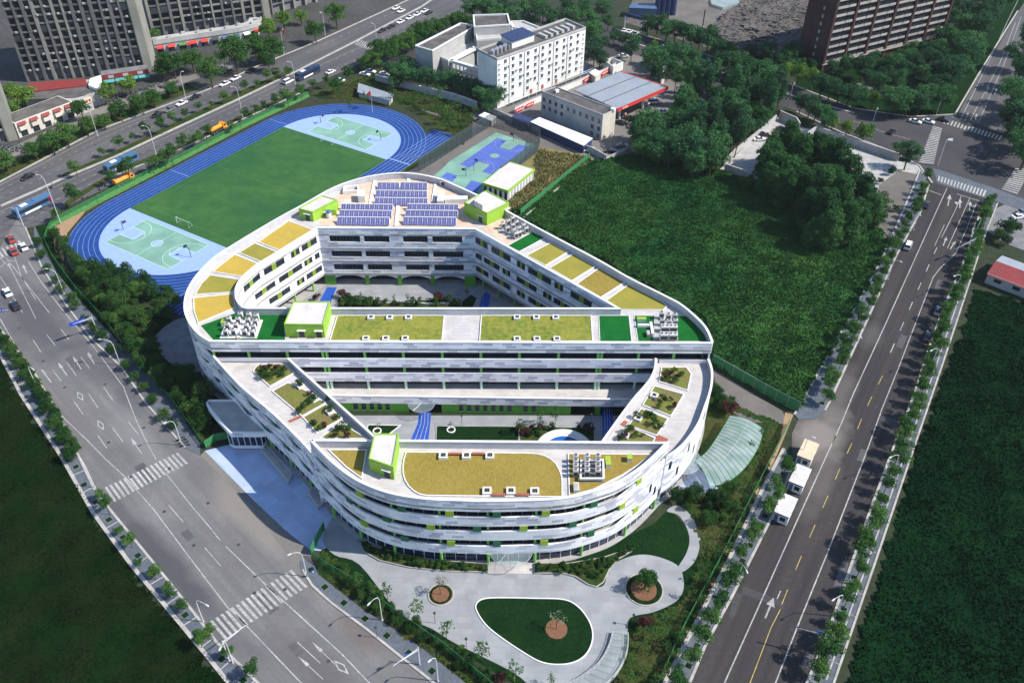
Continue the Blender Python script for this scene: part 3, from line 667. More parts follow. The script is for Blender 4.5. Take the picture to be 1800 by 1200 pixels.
# --- campus floor: plaza, lawns, courtyards
surf('west_lawn', [(60, 392), (92, 392), (108, 470), (200, 540), (300, 560), (345, 640), (400, 700), (360, 785), (300, 705), (205, 598), (100, 480)], .012, 'lawn_dark')
surf('west_lawn_path', [(205, 590), (222, 585), (300, 672), (330, 740), (320, 745), (285, 690)], .016, 'dirt_grey')
surf('grey_clearing', [(270, 602), (283, 580), (320, 558), (352, 575), (370, 640), (330, 655), (292, 632)], .016, 'concrete_dark', sm=4)
surf('entrance_plaza', [(360, 792), (400, 782), (450, 772), (480, 760), (640, 900), (600, 945), (565, 968), (545, 966), (500, 930), (447, 880)], .034, 'pavement_shade_blue')
surf('entrance_apron', [(352, 800), (360, 792), (447, 880), (500, 930), (545, 966), (548, 985), (520, 992), (470, 930), (440, 886)], .036, 'asphalt_worn')
surf('forecourt', [(600, 900), (560, 965), (580, 985), (640, 1040), (700, 1075), (780, 1125), (860, 1175), (930, 1215), (1000, 1240), (1060, 1235), (1105, 1200), (1150, 1110), (1200, 1060), (1230, 1000), (1210, 950), (1180, 890), (1150, 920), (1000, 990), (850, 990), (700, 960)], .03, 'lawn_dark')
FC = GP([(600, 895), (568, 945), (588, 975), (632, 992), (700, 1075), (760, 1105), (800, 1130), (900, 1180), (950, 1215), (1040, 1225), (1075, 1190), (1098, 1150), (1103, 1112), (1108, 1085), (1150, 1075), (1190, 1055), (1202, 1030), (1196, 1000), (1176, 985),
          (1140, 975), (1110, 977), (1080, 990), (1068, 1008), (1062, 1027), (1050, 1032), (1036, 1028), (1018, 1015), (995, 1009), (945, 1008), (938, 985), (860, 985), (858, 1006), (800, 1004), (720, 998), (668, 985), (635, 960)])
FC = spline(FC, 4, True); b = MB(); b.prism(FC, 0, .07, bottom=False); tag(b.build('forecourt_paving', 'pavement_plaza'), kind='structure')
ER = GP([(1188, 888), (1207, 898), (1225, 922), (1231, 950), (1222, 985), (1200, 1005), (1190, 1000), (1205, 975), (1212, 950), (1206, 925), (1192, 905), (1172, 898)])
b = MB(); b.prism(spline(ER, 4, True), 0, .06, bottom=False); tag(b.build('garden_path', 'pavement_plaza'), kind='structure')
def bed(name, pts, z, m, kerbm='cap_white', kw=.22, px=True, sm=5, zc=.0, struct=True, parent=None, zb=0):
    p = GP(pts, z) if px else pts
    if sm: p = spline(p, sm, True)
    b = MB(); b.prism(p, zb, z, bottom=False, mt=0); b.cur = 1; b.band(p+[p[0]], zb, z+.1+zc, kw, side=1 if _area(p) < 0 else -1, uv=False)
    o = b.build(name, [m, kerbm], parent)
    return tag(o, kind='structure') if struct else o
def _area(p): return sum(p[i][0]*p[(i+1) % len(p)][1]-p[(i+1) % len(p)][0]*p[i][1] for i in range(len(p)))
bed('lawn_island', [(840, 1075), (838, 1062), (850, 1053), (880, 1051), (940, 1052), (990, 1054), (1015, 1066), (1034, 1090), (1041, 1115), (1035, 1140), (1018, 1158), (990, 1166), (955, 1163), (925, 1148), (880, 1118), (855, 1097)], .12, 'lawn_dark')
def disc(c, r, n=36): return [(c[0]+r*math.cos(2*math.pi*k/n), c[1]+r*math.sin(2*math.pi*k/n)) for k in range(n)]
c1 = G(775, 1045); bed('round_bed', disc(c1, 2.25), .13, 'mulch', 'kerb_stone', .2, px=False, sm=0)
c2 = G(1132, 1036); bed('round_bed', disc(c2, 3.45), .13, 'mulch', 'kerb_stone', .2, px=False, sm=0)
c3 = G(978, 1106); b = MB(); b.prism(disc(c3, 2.0), .1, .2, bottom=False); tag(b.build('mulch_ring', 'mulch'), kind='structure')
b = MB(); q0, q1 = disc(c2, 3.3), disc(c2, 2.6); 
b.slab(q0, q1, .1, .32); tag(b.build('round_bed_planting', 'lawn_dark'), kind='structure')
b = MB(); q0, q1 = disc(c1, 2.05), disc(c1, 1.7); b.slab(q0, q1, .1, .26); tag(b.build('round_bed_planting', 'lawn_dark'), kind='structure')
bed('front_hedge_bed', [(632, 948), (648, 958), (700, 973), (760, 984), (857, 991), (857, 1004), (790, 1003), (720, 996), (668, 984), (640, 968)], .3, 'lawn_mid', 'kerb_stone', .15, sm=0)
bed('front_hedge_bed', [(940, 990), (1000, 990), (1060, 980), (1098, 967), (1108, 968), (1085, 982), (1070, 1000), (1060, 1022), (1048, 1030), (1034, 1026), (1012, 1012), (990, 1006), (940, 1006)], .3, 'lawn_mid', 'kerb_stone', .15, sm=0)
surf('entrance_steps', [(860, 985), (938, 985), (942, 1008), (857, 1008)], .09, 'roof_paving')
surf('east_lawn', [(1180, 790), (1240, 720), (1262, 655), (1375, 725), (1385, 740), (1340, 850), (1220, 1100), (1150, 1230), (1060, 1240), (1105, 1110), (1200, 1050), (1235, 960), (1195, 895)], .02, 'lawn_mid')
surf('east_service_yard', [(1252, 648), (1375, 722), (1385, 745), (1360, 745), (1310, 740), (1290, 725), (1262, 690)], .026, 'dirt_grey')
surf('east_dark_lawn', [(1110, 975), (1135, 940), (1160, 915), (1185, 905), (1205, 925), (1211, 950), (1204, 975), (1190, 998), (1165, 978)], .026, 'lawn_dark', sm=4)
surf('ramp_floor', [(1195, 830), (1222, 815), (1262, 858), (1232, 868), (1190, 860)], .032, 'pavement_shade_blue')
surf('kerbside_soil', [(1380, 725), (1395, 728), (1345, 850), (1215, 1110), (1150, 1255), (1130, 1255), (1200, 1105), (1330, 850), (1372, 770)], .028, 'soil_tan')
surf('right_rough_field_base', [(900, 380), (1036, 281), (1200, 260), (1300, 330), (1440, 400), (1577, 400), (1540, 478), (1477, 592), (1400, 724), (1250, 640), (1100, 500)], .004, 'field_rough')
surf('strip_behind_court', [(945, 258), (1045, 275), (1010, 300), (915, 380), (880, 360), (905, 310)], .014, 'grass_dry')
surf('court_surroundings', [(700, 170), (760, 185), (850, 205), (960, 230), (1040, 272), (985, 270), (945, 300), (840, 345), (720, 310), (700, 290), (830, 240), (800, 225)], .008, 'dirt_grey')
surf('track_surroundings', [(560, 170), (620, 165), (700, 180), (800, 215), (832, 235), (800, 260), (700, 310), (640, 320), (780, 235), (720, 190)], .010, 'lawn_mid')
surf('north_verge', [(540, 167), (610, 140), (660, 120), (700, 150), (840, 195), (850, 210), (700, 185), (600, 176)], .006, 'lawn_mid')
surf('track_corner_soil', [(92, 402), (160, 355), (150, 372), (118, 410), (112, 460), (96, 440)], .014, 'soil_tan')
surf('track_corner_grass', [(130, 372), (215, 335), (190, 350), (150, 372)], .018, 'grass_dry')
surf('green_verge_strip', [(84, 400), (92, 388), (207, 329), (333, 266), (433, 213), (540, 163), (545, 170), (435, 222), (335, 275), (210, 340), (100, 395), (90, 412)], .022, 'hedge_green')

# --- running track
U1 = (math.cos(RD), math.sin(RD)); U2 = (U1[1], -U1[0])     # along the straights / towards the school
A_, B_ = G(228, 366), G(498, 223); C_ = G(680, 281)
TW = (C_[0]-B_[0])*U2[0]+(C_[1]-B_[1])*U2[1]; TL = math.dist(A_, B_)
TC = ((A_[0]+B_[0])/2+U2[0]*TW/2, (A_[1]+B_[1])/2+U2[1]*TW/2)
def TQ(s, w): return (TC[0]+U1[0]*s+U2[0]*w, TC[1]+U1[1]*s+U2[1]*w)    # track coordinates
def stadium(off, n=40):
    r = TW/2+off; p = []
    for k in range(n+1): a = math.pi*k/n; p.append(TQ(TL/2+r*math.sin(a), -r*math.cos(a)))
    for k in range(n+1): a = math.pi*k/n; p.append(TQ(-TL/2-r*math.sin(a), r*math.cos(a)))
    return p
LW = math.dist(G(109, 430), G(163, 430))/6.0
b = MB(); b.slab(stadium(LW*6), stadium(0), 0, .045); 
e1 = (G(781, 233)[0]-TC[0])*U1[0]+(G(781, 233)[1]-TC[1])*U1[1]
b.sheet([TQ(-TL/2-30, TW/2+.05), TQ(e1, TW/2+.05), TQ(e1, TW/2+LW*6), TQ(-TL/2-30, TW/2+LW*6)], .041)
tag(b.build('running_track', 'track_blue'), kind='structure')
b = MB(); lm = MB()
for k in range(7):
    o = LW*k; p = stadium(o-.06); lm.slab(p, stadium(o-.15), .04, .05)
    w = TW/2+o
    if k: lm.sheet([TQ(-TL/2-30, w-.14), TQ(e1, w-.14), TQ(e1, w), TQ(-TL/2-30, w)], .0485)
lm.sheet([TQ(e1-.15, TW/2), TQ(e1, TW/2), TQ(e1, TW/2+LW*6), TQ(e1-.15, TW/2+LW*6)], .052)
for s in (-TL/2+24, TL/2+2): lm.sheet([TQ(s, -TW/2-LW*6), TQ(s+.15, -TW/2-LW*6), TQ(s+.15, -TW/2), TQ(s, -TW/2)], .052)
lm.sheet([TQ(TL/2+1, TW/2), TQ(TL/2+1.5, TW/2), TQ(TL/2+1.5, TW/2+LW*6), TQ(TL/2+1, TW/2+LW*6)], .052)
tag(lm.build('track_lines', 'line_track'), kind='structure')
st = stadium(0); b = MB(); b.sheet(st, .03); tag(b.build('track_apron', 'apron_blue'), kind='structure')
b = MB(); b.sheet([TQ(-TL/2, -TW/2+.1), TQ(TL/2, -TW/2+.1), TQ(TL/2, TW/2-.1), TQ(-TL/2, TW/2-.1)], .05); tag(b.build('football_pitch', 'pitch_turf'), kind='structure')
b = MB()
for s in (-TL/2+3.5, TL/2-3.5, 0): b.sheet([TQ(s, -TW/2+2.5), TQ(s+.12, -TW/2+2.5), TQ(s+.12, TW/2-2.5), TQ(s, TW/2-2.5)], .056)
for w in (-TW/2+2.5, TW/2-2.5): b.sheet([TQ(-TL/2+3.5, w), TQ(TL/2-3.5, w), TQ(TL/2-3.5, w+.12), TQ(-TL/2+3.5, w+.12)], .056)
mat('line_faint', (.06, .17, .06), rough=.9)
tag(b.build('pitch_lines', 'line_faint'), kind='structure')

def court(c, th, L, W, z, base, key, line, pad=0):
    T = lambda x, y: (c[0]+x*math.cos(th)-y*math.sin(th), c[1]+x*math.sin(th)+y*math.cos(th))
    k = L/28; b = MB(); b.sheet([T(-L/2, -W/2), T(L/2, -W/2), T(L/2, W/2), T(-L/2, W/2)], z)
    b.cur = 1
    for s in (-1, 1): b.sheet([T(s*L/2, -2.9*k), T(s*(L/2-6.3*k), -2.5*k), T(s*(L/2-6.3*k), 2.5*k), T(s*L/2, 2.9*k)][::s], z+.004)
    b.sheet([T(1.8*k*math.cos(a*math.pi/12), 1.8*k*math.sin(a*math.pi/12)) for a in range(24)], z+.004)
    b.cur = 2; w = .1
    def seg(pts): 
        q = offset([T(*p) for p in pts], w/2), offset([T(*p) for p in pts], -w/2)
        for i in range(len(pts)-1): b.face([(*q[1][i], z+.008), (*q[1][i+1], z+.008), (*q[0][i+1], z+.008), (*q[0][i], z+.008)])
    seg([(-L/2, -W/2), (L/2, -W/2), (L/2, W/2), (-L/2, W/2), (-L/2, -W/2)]); seg([(0, -W/2), (0, W/2)])
    seg([(1.8*k*math.cos(a*math.pi/12), 1.8*k*math.sin(a*math.pi/12)) for a in range(25)])
    for s in (-1, 1):
        seg([(s*L/2, -2.5*k), (s*(L/2-5.8*k), -2.5*k), (s*(L/2-5.8*k), 2.5*k), (s*L/2, 2.5*k)])
        seg([(s*(L/2-5.8*k)-s*1.8*k*math.sin(a*math.pi/12), 1.8*k*math.cos(a*math.pi/12)) for a in range(13)])
        seg([(s*L/2, -6.6*k), (s*(L/2-1.5*k), -6.6*k)]+[(s*(L/2-1.5*k)-s*6.6*k*math.sin(a*math.pi/16), -6.6*k*math.cos(a*math.pi/16)) for a in range(1, 16)]+[(s*(L/2-1.5*k), 6.6*k), (s*L/2, 6.6*k)])
    return tag(b.build('basketball_court', [base, key, line]), kind='structure')
court(G(276, 428), RD-math.pi/2, 26.6, 15.2, .034, 'court_green', 'apron_blue', 'line_pale_green')
court(G(616, 233), RD-math.pi/2, 26.6, 15.2, .034, 'court_green', 'apron_blue', 'line_pale_green')
surf('sports_court_base', [(760, 311), (778, 296), (790, 284), (872, 233), (944, 256), (918, 278), (870, 330), (845, 350)], .03, 'court_green')
court(G(869.6, 274), RD, 24.2, 13.4, .034, 'court_blue', 'court_green', 'line_white')
surf('small_court', [(775, 311), (786, 303), (804, 309), (795, 320)], .034, 'court_blue'); surf('small_court', [(815, 334), (828, 317), (847, 322), (835, 345)], .034, 'court_blue')
# ---------------------------------------------------------------- the school
ROOF, TOP = 16.6, 18.4
SCH = thing('school_building', 'large white school ringing two courtyards, with striped cladding bands and planted roofs', 'school', (0, 130, 0))
SCH.location = (0, 0, 0)
UOc = GP([(1252, 604), (1253, 599), (1243, 577), (1227, 559), (1200, 536), (1173, 521), (1107, 488), (1053, 457), (960, 408), (896, 373), (850, 348), (827, 337), (800, 325), (773, 314), (733, 305.5), (693, 304), (640, 311.5),
          (587, 329), (533, 359), (480, 388), (400, 436), (373, 455), (347, 481), (331, 505), (324, 527), (324, 548), (333, 569), (349, 588), (368, 600.5)], TOP)
UR, UL = UOc[0], UOc[-1]
WLc = GP([(400, 655), (427, 683), (480, 728), (530, 777)], 13.9)
FOc = GP([(544, 772), (555, 785), (572, 802), (587, 816), (613, 836), (640, 851), (680, 866), (720, 874), (760, 878.5), (800, 880), (860, 881.5), (960, 879), (1000, 875), (1027, 869), (1077, 853), (1110, 835), (1143, 810), (1176, 777)], TOP)
WRc = GP([(1200, 784), (1227, 749), (1240, 717), (1251, 683), (1253, 653)], 13.9)
K = 4
UO = spline(UOc, K); WL = spline([UL]+WLc+[FOc[0]], K); FO = spline(FOc, K); WR = spline([FOc[-1]]+WRc+[UR], K)
PER = Path(WL[:-1]+FO[:-1]+WR)           # travelled left corner -> front -> right corner: building on the left
UOP = Path(UO)
CY = GP([(428, 539), (436, 541), (1084, 541.5), (835, 403), (558, 401), (520, 424), (480, 449), (455, 464), (440, 476), (427, 488), (419, 500), (416, 513), (418, 527)], TOP)
CYl = spline(CY[4:]+[CY[0]], 3)+[CY[1]]   # curved left wall of the north courtyard
WLi = GP([(507, 629), (656, 763)], 13.9); WLi.append((WLi[1][0]+(WLi[1][0]-WLi[0][0])*.22, WLi[1][1]+(WLi[1][1]-WLi[0][1])*.22))
WRi = GP([(1151, 629), (1151, 640), (1148, 653), (1138, 671), (1107, 707), (1059, 773)], 13.9); WRi = spline(WRi, 3); WRi.append((WRi[-1][0]-2.4, WRi[-1][1]-5.0))
FYL, FYR = FOc[0][1], FOc[-1][1]
def sch(b, name, m, **k): return b.build(name, m, SCH, **k)
U_POLY = UO+[]; U_HOLE = [CY[1]]+[CY[2], CY[3]]+CYl[:-1]
F_POLY = FO+[]
WLp = [UL]+WL[1:-1]+[FOc[0], (WLi[-1][0], FYL)]+WLi[::-1]
WRp = [FOc[-1]]+WR[1:]+WRi+[(WRi[-1][0], FYR)]
b = MB(); b.slab(U_POLY, U_HOLE, ROOF-.5, ROOF); sch(b, 'roof', 'roof_paving')
b = MB(); b.slab(F_POLY, None, ROOF-.5, ROOF); sch(b, 'roof', 'roof_paving')
for z in (3.75, 7.9, 12.0):
    b = MB(); b.slab(offset(U_POLY, .3, True), offset(U_HOLE, .2, True), z, z+.4); b.slab(offset(F_POLY, .3, True), None, z, z+.4)
    sch(b, 'floor_slab', 'concrete')
for poly, n in ((WLp, 1), (WRp, 1)):
    b = MB(); b.slab(poly, None, 12.02, 12.42); sch(b, 'terrace_roof', 'roof_paving')
    b = MB()
    for z in (3.77, 7.92): b.slab(offset(poly, .3, True), None, z, z+.4)
    sch(b, 'floor_slab', 'concrete')
b = MB(); b.slab(offset(U_POLY, -.15, True), offset(U_HOLE, -.1, True), 0, .1); b.slab(offset(F_POLY, -.35, True), None, 0, .11); b.slab(offset(WLp, -.3, True), None, 0, .105); b.slab(offset(WRp, -.3, True), None, 0, .105); sch(b, 'plinth', 'concrete')

# --- cladding bands; the gap between two bands narrows to slits on the sides as in the photo
def sampled(path, step=1.1): return resample(path.p, step)
def gapfn(s, row, L, full):
    """how far the band below rises (0 = full gap)"""
    x = PX(*PER.at(s), 10)[0]
    if PER.at(s)[1] < 123 or x > 560: pass
    p = PER.at(s)
    left = p[0] < -30; right = p[0] > 21
    if left:
        k = min(1, (-30-p[0])/6); w = .5+.5*math.cos((s+row*3.6)/7.9*2*math.pi); return k*(1.45*(w**2.0))
    if right:
        k = min(1, (p[0]-21)/5.5); return 1.62*k
    return 0
Z = [(3.1, 5.5), (7.2, 9.85), (11.35, 13.95)]
pp = sampled(PER)
acc = [0]
for a, c in zip(pp, pp[1:]): acc.append(acc[-1]+math.dist(a, c))
for i, (z0, z1) in enumerate(Z):
    zt = [z1+gapfn(s, i, 0, 0)*(1 if i < 2 else 0) for s in acc]
    if i == 2:    # above the wings this is the terrace parapet; along the front bar it is the fourth-floor band
        zt = [z1+(gapfn(s, i, 0, 0) if FYL+.0 > p[1]+1.0 else 0) for s, p in zip(acc, pp)]
    b = MB(); b.band(pp, z0, zt, .35); sch(b, 'cladding_band', 'cladding')
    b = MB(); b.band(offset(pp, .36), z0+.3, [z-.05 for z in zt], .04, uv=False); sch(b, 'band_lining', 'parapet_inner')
    u2 = resample(UO, 1.1); zt = []
    for q_, p in enumerate(u2):
        k_ = 1 if p[0] > -62 or p[1] > 185 else .5+.5*math.cos((q_*1.1+i*3.6)/7.0*2*math.pi)
        zt.append(min(z1+1.75*k_, [7.25, 11.4, 15.6][i]))
    b = MB(); b.band(u2, z0, zt, .35); sch(b, 'cladding_band', 'cladding')
b = MB(); b.band([(p[0], p[1]) for p in offset(pp[:], -.06) if p[1] > FYL+.3 and p[0] < 0], 13.95, 14.05, .5, uv=False); sch(b, 'coping', 'cap_white')
b = MB(); b.band([p for p in offset(pp, -.06) if p[1] > FYR-.2 and p[0] > 0], 13.95, 14.05, .5, uv=False); sch(b, 'coping', 'cap_white')
for path, nm in ((UO+[UO[0]], 'U'), (FO+[FO[0]], 'F')):
    b = MB(); b.band(path[:-1], 15.55, TOP, .35, closed=True); sch(b, 'top_cladding_band', 'cladding')
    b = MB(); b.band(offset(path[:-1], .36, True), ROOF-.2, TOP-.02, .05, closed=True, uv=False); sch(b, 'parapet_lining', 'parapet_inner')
    b = MB(); b.band(offset(path[:-1], -.06, True), TOP, TOP+.12, .55, closed=True, uv=False); sch(b, 'coping', 'cap_white')
# north courtyard rim
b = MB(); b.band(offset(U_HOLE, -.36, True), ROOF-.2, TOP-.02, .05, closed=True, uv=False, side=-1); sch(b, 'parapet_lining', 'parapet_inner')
b = MB(); b.band(offset(U_HOLE, .08, True), TOP, TOP+.12, .55, closed=True, uv=False, side=-1); sch(b, 'coping', 'cap_white')

# --- recessed gallery walls behind the bands
def gallery(path, z0, z1, inset, m='recess_dark', name='gallery_wall'):
    q = resample(path, 1.6); inn = offset(q, inset); b = MB(); b.band(inn, z0, z1, .2)
    # white window mullions on the recessed wall
    P = Path(inn); k = 0
    while k*2.05 < P.len:
        a = P.at(k*2.05); th = P.dir(k*2.05); b.box((a[0]+math.sin(th)*.06, a[1]-math.cos(th)*.06, z0), (.12, .12, z1-z0), th, m=1); k += 1
    return sch(b, name, [m, 'frame_white'])
perp = [p for p in PER.p]
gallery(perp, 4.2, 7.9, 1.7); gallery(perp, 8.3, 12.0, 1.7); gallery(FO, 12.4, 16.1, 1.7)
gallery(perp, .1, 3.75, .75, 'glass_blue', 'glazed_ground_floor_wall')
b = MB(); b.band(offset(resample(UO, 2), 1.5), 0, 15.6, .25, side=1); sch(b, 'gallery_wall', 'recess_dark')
b = MB(); b.band([FO[-1], FO[0]], 0, 15.6, .3); sch(b, 'courtyard_wall', 'cladding')
for l in (WLi, WRi[::-1]):
    b = MB()
    q = l if l is WLi else WRi
    b.band(q, 2.9, 13.9, .3, side=-1 if l is WLi else 1); sch(b, 'courtyard_wall', 'cladding')
    b = MB(); b.band(offset(q, .05 if l is WLi else -.05), 13.9, 14.02, .5, side=-1 if l is WLi else 1, uv=False); sch(b, 'coping', 'cap_white')
    b = MB(); b.band(offset(q, -.31 if l is WLi else .31), 12.4, 13.88, .05, side=-1 if l is WLi else 1, uv=False); sch(b, 'parapet_lining', 'parapet_inner')
# --- front of the middle bar
MY = lambda x: UL[1]+(UR[1]-UL[1])*(x-UL[0])/(UR[0]-UL[0])
xL, xR = WLi[0][0]-.2, WRi[0][0]+.2
for z0, z1 in ((11.05, 13.6), (6.75, 9.3)):
    b = MB(); b.band([(xL, MY(xL)+.05), (xR+.6, MY(xR)+.05)], z0, z1, .35); sch(b, 'cladding_band', 'cladding')
b = MB(); b.band([(UL[0]+1, MY(UL[0])+2.2), (UR[0]-1, MY(UR[0])+2.2)], 0, 16.1, .3); 
for k in range(60):
    x = UL[0]+2+k*1.83; 
    if x < UR[0]-2: b.box((x, MY(x)+2.1, .1), (.14, .14, 16), 0, m=1)
sch(b, 'gallery_wall', ['recess_dark', 'frame_dark'])
for a0, a1 in ((UL[0]+.3, xL-.2), (xR+.9, UR[0]-.3)):      # low white upstand where the wing terraces meet the bar
    b = MB(); b.box(((a0+a1)/2, MY((a0+a1)/2)+.3, 12.42), (abs(a1-a0), .3, 1.1), 0); sch(b, 'terrace_upstand', 'cladding_plain')
TY = G(860, 733, 0)[1]+.9      # terrace front
tl = WLi[0][0]+(WLi[0][1]-TY)/(WLi[0][1]-WLi[1][1])*(WLi[1][0]-WLi[0][0]); tr = G(1108, 706, 5)[0]+1.5
b = MB(); b.prism([(tl-.5, TY), (tr+1.5, TY), (xR, MY(xR)+2.1), (xL, MY(xL)+2.1)], 3.9, 4.25); sch(b, 'first_floor_terrace', 'roof_paving')
b = MB(); b.band([(tl-.2, TY-.02), (tr+.8, TY-.02)], 3.05, 5.25, .3); sch(b, 'terrace_parapet', 'cladding')
b = MB(); b.band([(tl-.2, TY-.08), (tr+.8, TY-.08)], 5.25, 5.36, .45, uv=False); sch(b, 'coping', 'cap_white')
# green ground floor with its windows
def wall_open(path, z0, z1, opens, m, name, depth=.35, side=1):
    P = path if isinstance(path, Path) else Path(path); ss = set(round(s, 4) for s in P.L); zs = {z0, z1}
    for o in opens: ss |= {round(o[0], 4), round(o[1], 4)}; zs |= {o[2], o[3]}
    ss = sorted(s for s in ss if 0 <= s <= P.len+1e-3); zs = sorted(zs); b = MB()
    def D(s): a = P.at(s); th = P.dir(s); return (a[0]-math.sin(th)*depth*side, a[1]+math.cos(th)*depth*side)
    for s0, s1 in zip(ss, ss[1:]):
        if s1-s0 < 1e-4: continue
        a, c = P.at(s0), P.at(s1)
        for q0, q1 in zip(zs, zs[1:]):
            sm, zm = (s0+s1)/2, (q0+q1)/2
            if any(o[0] < sm < o[1] and o[2] < zm < o[3] for o in opens):
                continue
            b.face([(*a, q0), (*c, q0), (*c, q1), (*a, q1)], [(s0, q0), (s1, q0), (s1, q1), (s0, q1)])
    for o in opens:
        a, c, d, e = P.at(o[0]), P.at(o[1]), D(o[1]), D(o[0]); k = 1
        for q in ([(*a, o[2]), (*c, o[2]), (*d, o[2]), (*e, o[2])], [(*a, o[3]), (*c, o[3]), (*d, o[3]), (*e, o[3])], [(*a, o[2]), (*a, o[3]), (*e, o[3]), (*e, o[2])], [(*c, o[2]), (*c, o[3]), (*d, o[3]), (*d, o[2])]):
            b.face(q, [(o[0], o[2])]*4, 1)
    return sch(b, name, [m, 'frame_white'])
def window_part(P, s0, s1, z0, z1, depth=.3, side=1, panel=0, parent=None, mull=1.1, fm='frame_dark'):
    n = max(1, round((s1-s0)/2.2)); b = MB()
    def D(s, d=depth): a = P.at(s); th = P.dir(s); return (a[0]-math.sin(th)*d*side, a[1]+math.cos(th)*d*side)
    for k in range(n):
        a, c = D(s0+(s1-s0)*k/n), D(s0+(s1-s0)*(k+1)/n); b.face([(*a, z0), (*c, z0), (*c, z1), (*a, z1)], m=0)
    k = 0; m_ = max(1, round((s1-s0)/mull))
    for k in range(m_+1):
        s = s0+(s1-s0)*k/m_; a = D(s, depth-.05); b.box((a[0], a[1], z0), (.08, .1, z1-z0), P.dir(s), m=1)
    for z in (z0, z1-.08, z0+(z1-z0)*.62):
        q = [D(s0, depth-.04), D((s0+s1)/2, depth-.04), D(s1, depth-.04)]; b.band(q, z, z+.07, .06, m=1, side=side, uv=False)
    o = b.build('window', ['glass_dark', fm], parent or SCH)
    if panel:
        w = (s1-s0)*(.2 if s1-s0 > 3 else .3); sm = (s0+s1)/2+panel*.0; b = MB()
        q = [D(sm-w/2, depth-.2), D(sm+w/2, depth-.2)]; b.band(q, z0+.05, z1-.05, .12, side=side, uv=False)
        for zz in (z0+.5, z0+1.0, z0+1.4):
            if zz < z1-.2: b.band([D(sm-w/2+.15, depth-.25), D(sm+w/2-.15, depth-.25)], zz, zz+.12, .04, m=1, side=side, uv=False)
        b.build('louvre_panel', ['panel_lime', 'frame_dark'], o)
    return o
def s_at_px(P, px, z, lo=0, hi=None):
    hi = P.len if hi is None else hi; best = (1e9, 0)
    for i in range(241):
        s = lo+(hi-lo)*i/240; x = PX(*P.at(s), z)[0]; d = abs(x-px)
        if d < best[0]: best = (d, s)
    return best[1]
gy = TY+.35
for x0p, x1p, wins in ((560, 718, [(620.5, 629), (635, 643.5), (649.5, 657.5), (663.5, 671), (677.5, 685)]),
                       (776, 1003, [(806.5, 814), (821, 828.5), (835, 842.5), (849.5, 856.5), (863.5, 870.5), (877.5, 885), (891.5, 899), (920, 927.5), (934.5, 941.5)])):
    a, c = G(x0p, 733, 0)[0], G(x1p, 733, 0)[0]; P = Path([(a, gy), (c, gy)])
    op = [(s_at_px(P, w[0], 1.8), s_at_px(P, w[1], 1.8), .55, 2.75) for w in wins]
    wall_open(P, 0, 3.9, op, 'leaf_green_wall', 'green_ground_floor_wall', .2)
    for o in op: window_part(P, *o, depth=.2, mull=.5)
for x_, y_, w_, d_ in ((G(1050, 733, 0)[0], .6, 1.2, 1.2), (G(776, 733, 0)[0]+.2, 1.4, .4, 2.6), (G(718, 733, 0)[0]-.2, 1.4, .4, 2.6)):
    b = MB(); b.box((x_, gy+y_, 0), (w_, d_, 3.9)); sch(b, 'green_pier', 'leaf_green_wall')
# green round columns of the middle bar
b0 = None
for px in (373, 435, 503, 566, 573, 640, 642+66-66, 708, 777, 845, 913, 982, 1052, 1058, 1123, 1185):
    if px in (642,): continue
    z = 14.6; c = G(px, 627, 14.6)
    x = c[0]; y = MY(x)+.55; zb = 12.4 if (x < WLi[0][0] or x > WRi[0][0]) else 4.25
    for z0, z1, m in ((12.4, 15.6, 'column_green'), (8.3, 12.0, 'column_green'), (4.25, 7.9, 'line_pale_green')):
        if z0 >= zb: b = MB(); b.cyl((x, y), .33, z0, z1, 10); b.build('column', m, SCH, smooth=False)

# --- north courtyard facades
rows = ((14.1, 16.1), (9.4, 11.3), (5.1, 7.0))
def facade(path, wins, name, panel=1, mull=1.1):
    P = Path(path); op = []; zc = []
    for r, ws in enumerate(wins):
        z0, z1 = rows[r]
        for w in ws:
            s = sorted((s_at_px(P, w[0], (z0+z1)/2), s_at_px(P, w[1], (z0+z1)/2)))
            if s[1]-s[0] > .6: op.append((s[0], s[1], z0, z1))
    wall_open(P, 3.4, TOP, op, 'cladding' if name != 'w' else 'cladding_light', 'courtyard_wall', .35, side=1)
    for o in op: window_part(P, *o, panel=panel if o[1]-o[0] > 2.6 else 0, side=1, mull=mull)
mat_cells('cladding_light', [(.78, .77, .76), (.75, .74, .73), (.7, .7, .7), (.8, .79, .78)], 2.3, .46, rough=.5, joint=(.6, .6, .62), jw=.03)
# travel so that the building mass lies on the left
facade([CY[4], CY[3]], [[(579, 632.5), (640, 684), (708.5, 751.5), (760, 813)], [(583, 636), (643, 686), (711, 753), (761.5, 814.5)], [(587, 639), (647, 689), (713.5, 755), (763.5, 815.5)]], 'n', 0, .95)
facade(CYl[::-1], [[(429, 457), (464, 500), (512, 527), (531, 557)], [(449, 484), (491, 531), (535, 549), (554, 561.5)], [(474, 510), (522, 535), (539, 566)]], 'w')
facade([CY[3], CY[2]], [[(833, 857), (864, 897), (908, 923), (928, 969), (974, 990), (1003, 1040)], [(834, 847), (850, 878), (883, 897), (908, 943), (954, 969), (973, 1003), (1015, 1035)], [(836, 859), (865, 897), (908, 923), (928, 962), (975, 990)]], 'e')
b = MB(); b.band([CY[1], CY[2]], 3.4, TOP, .3, side=-1); sch(b, 'courtyard_wall', 'cladding')
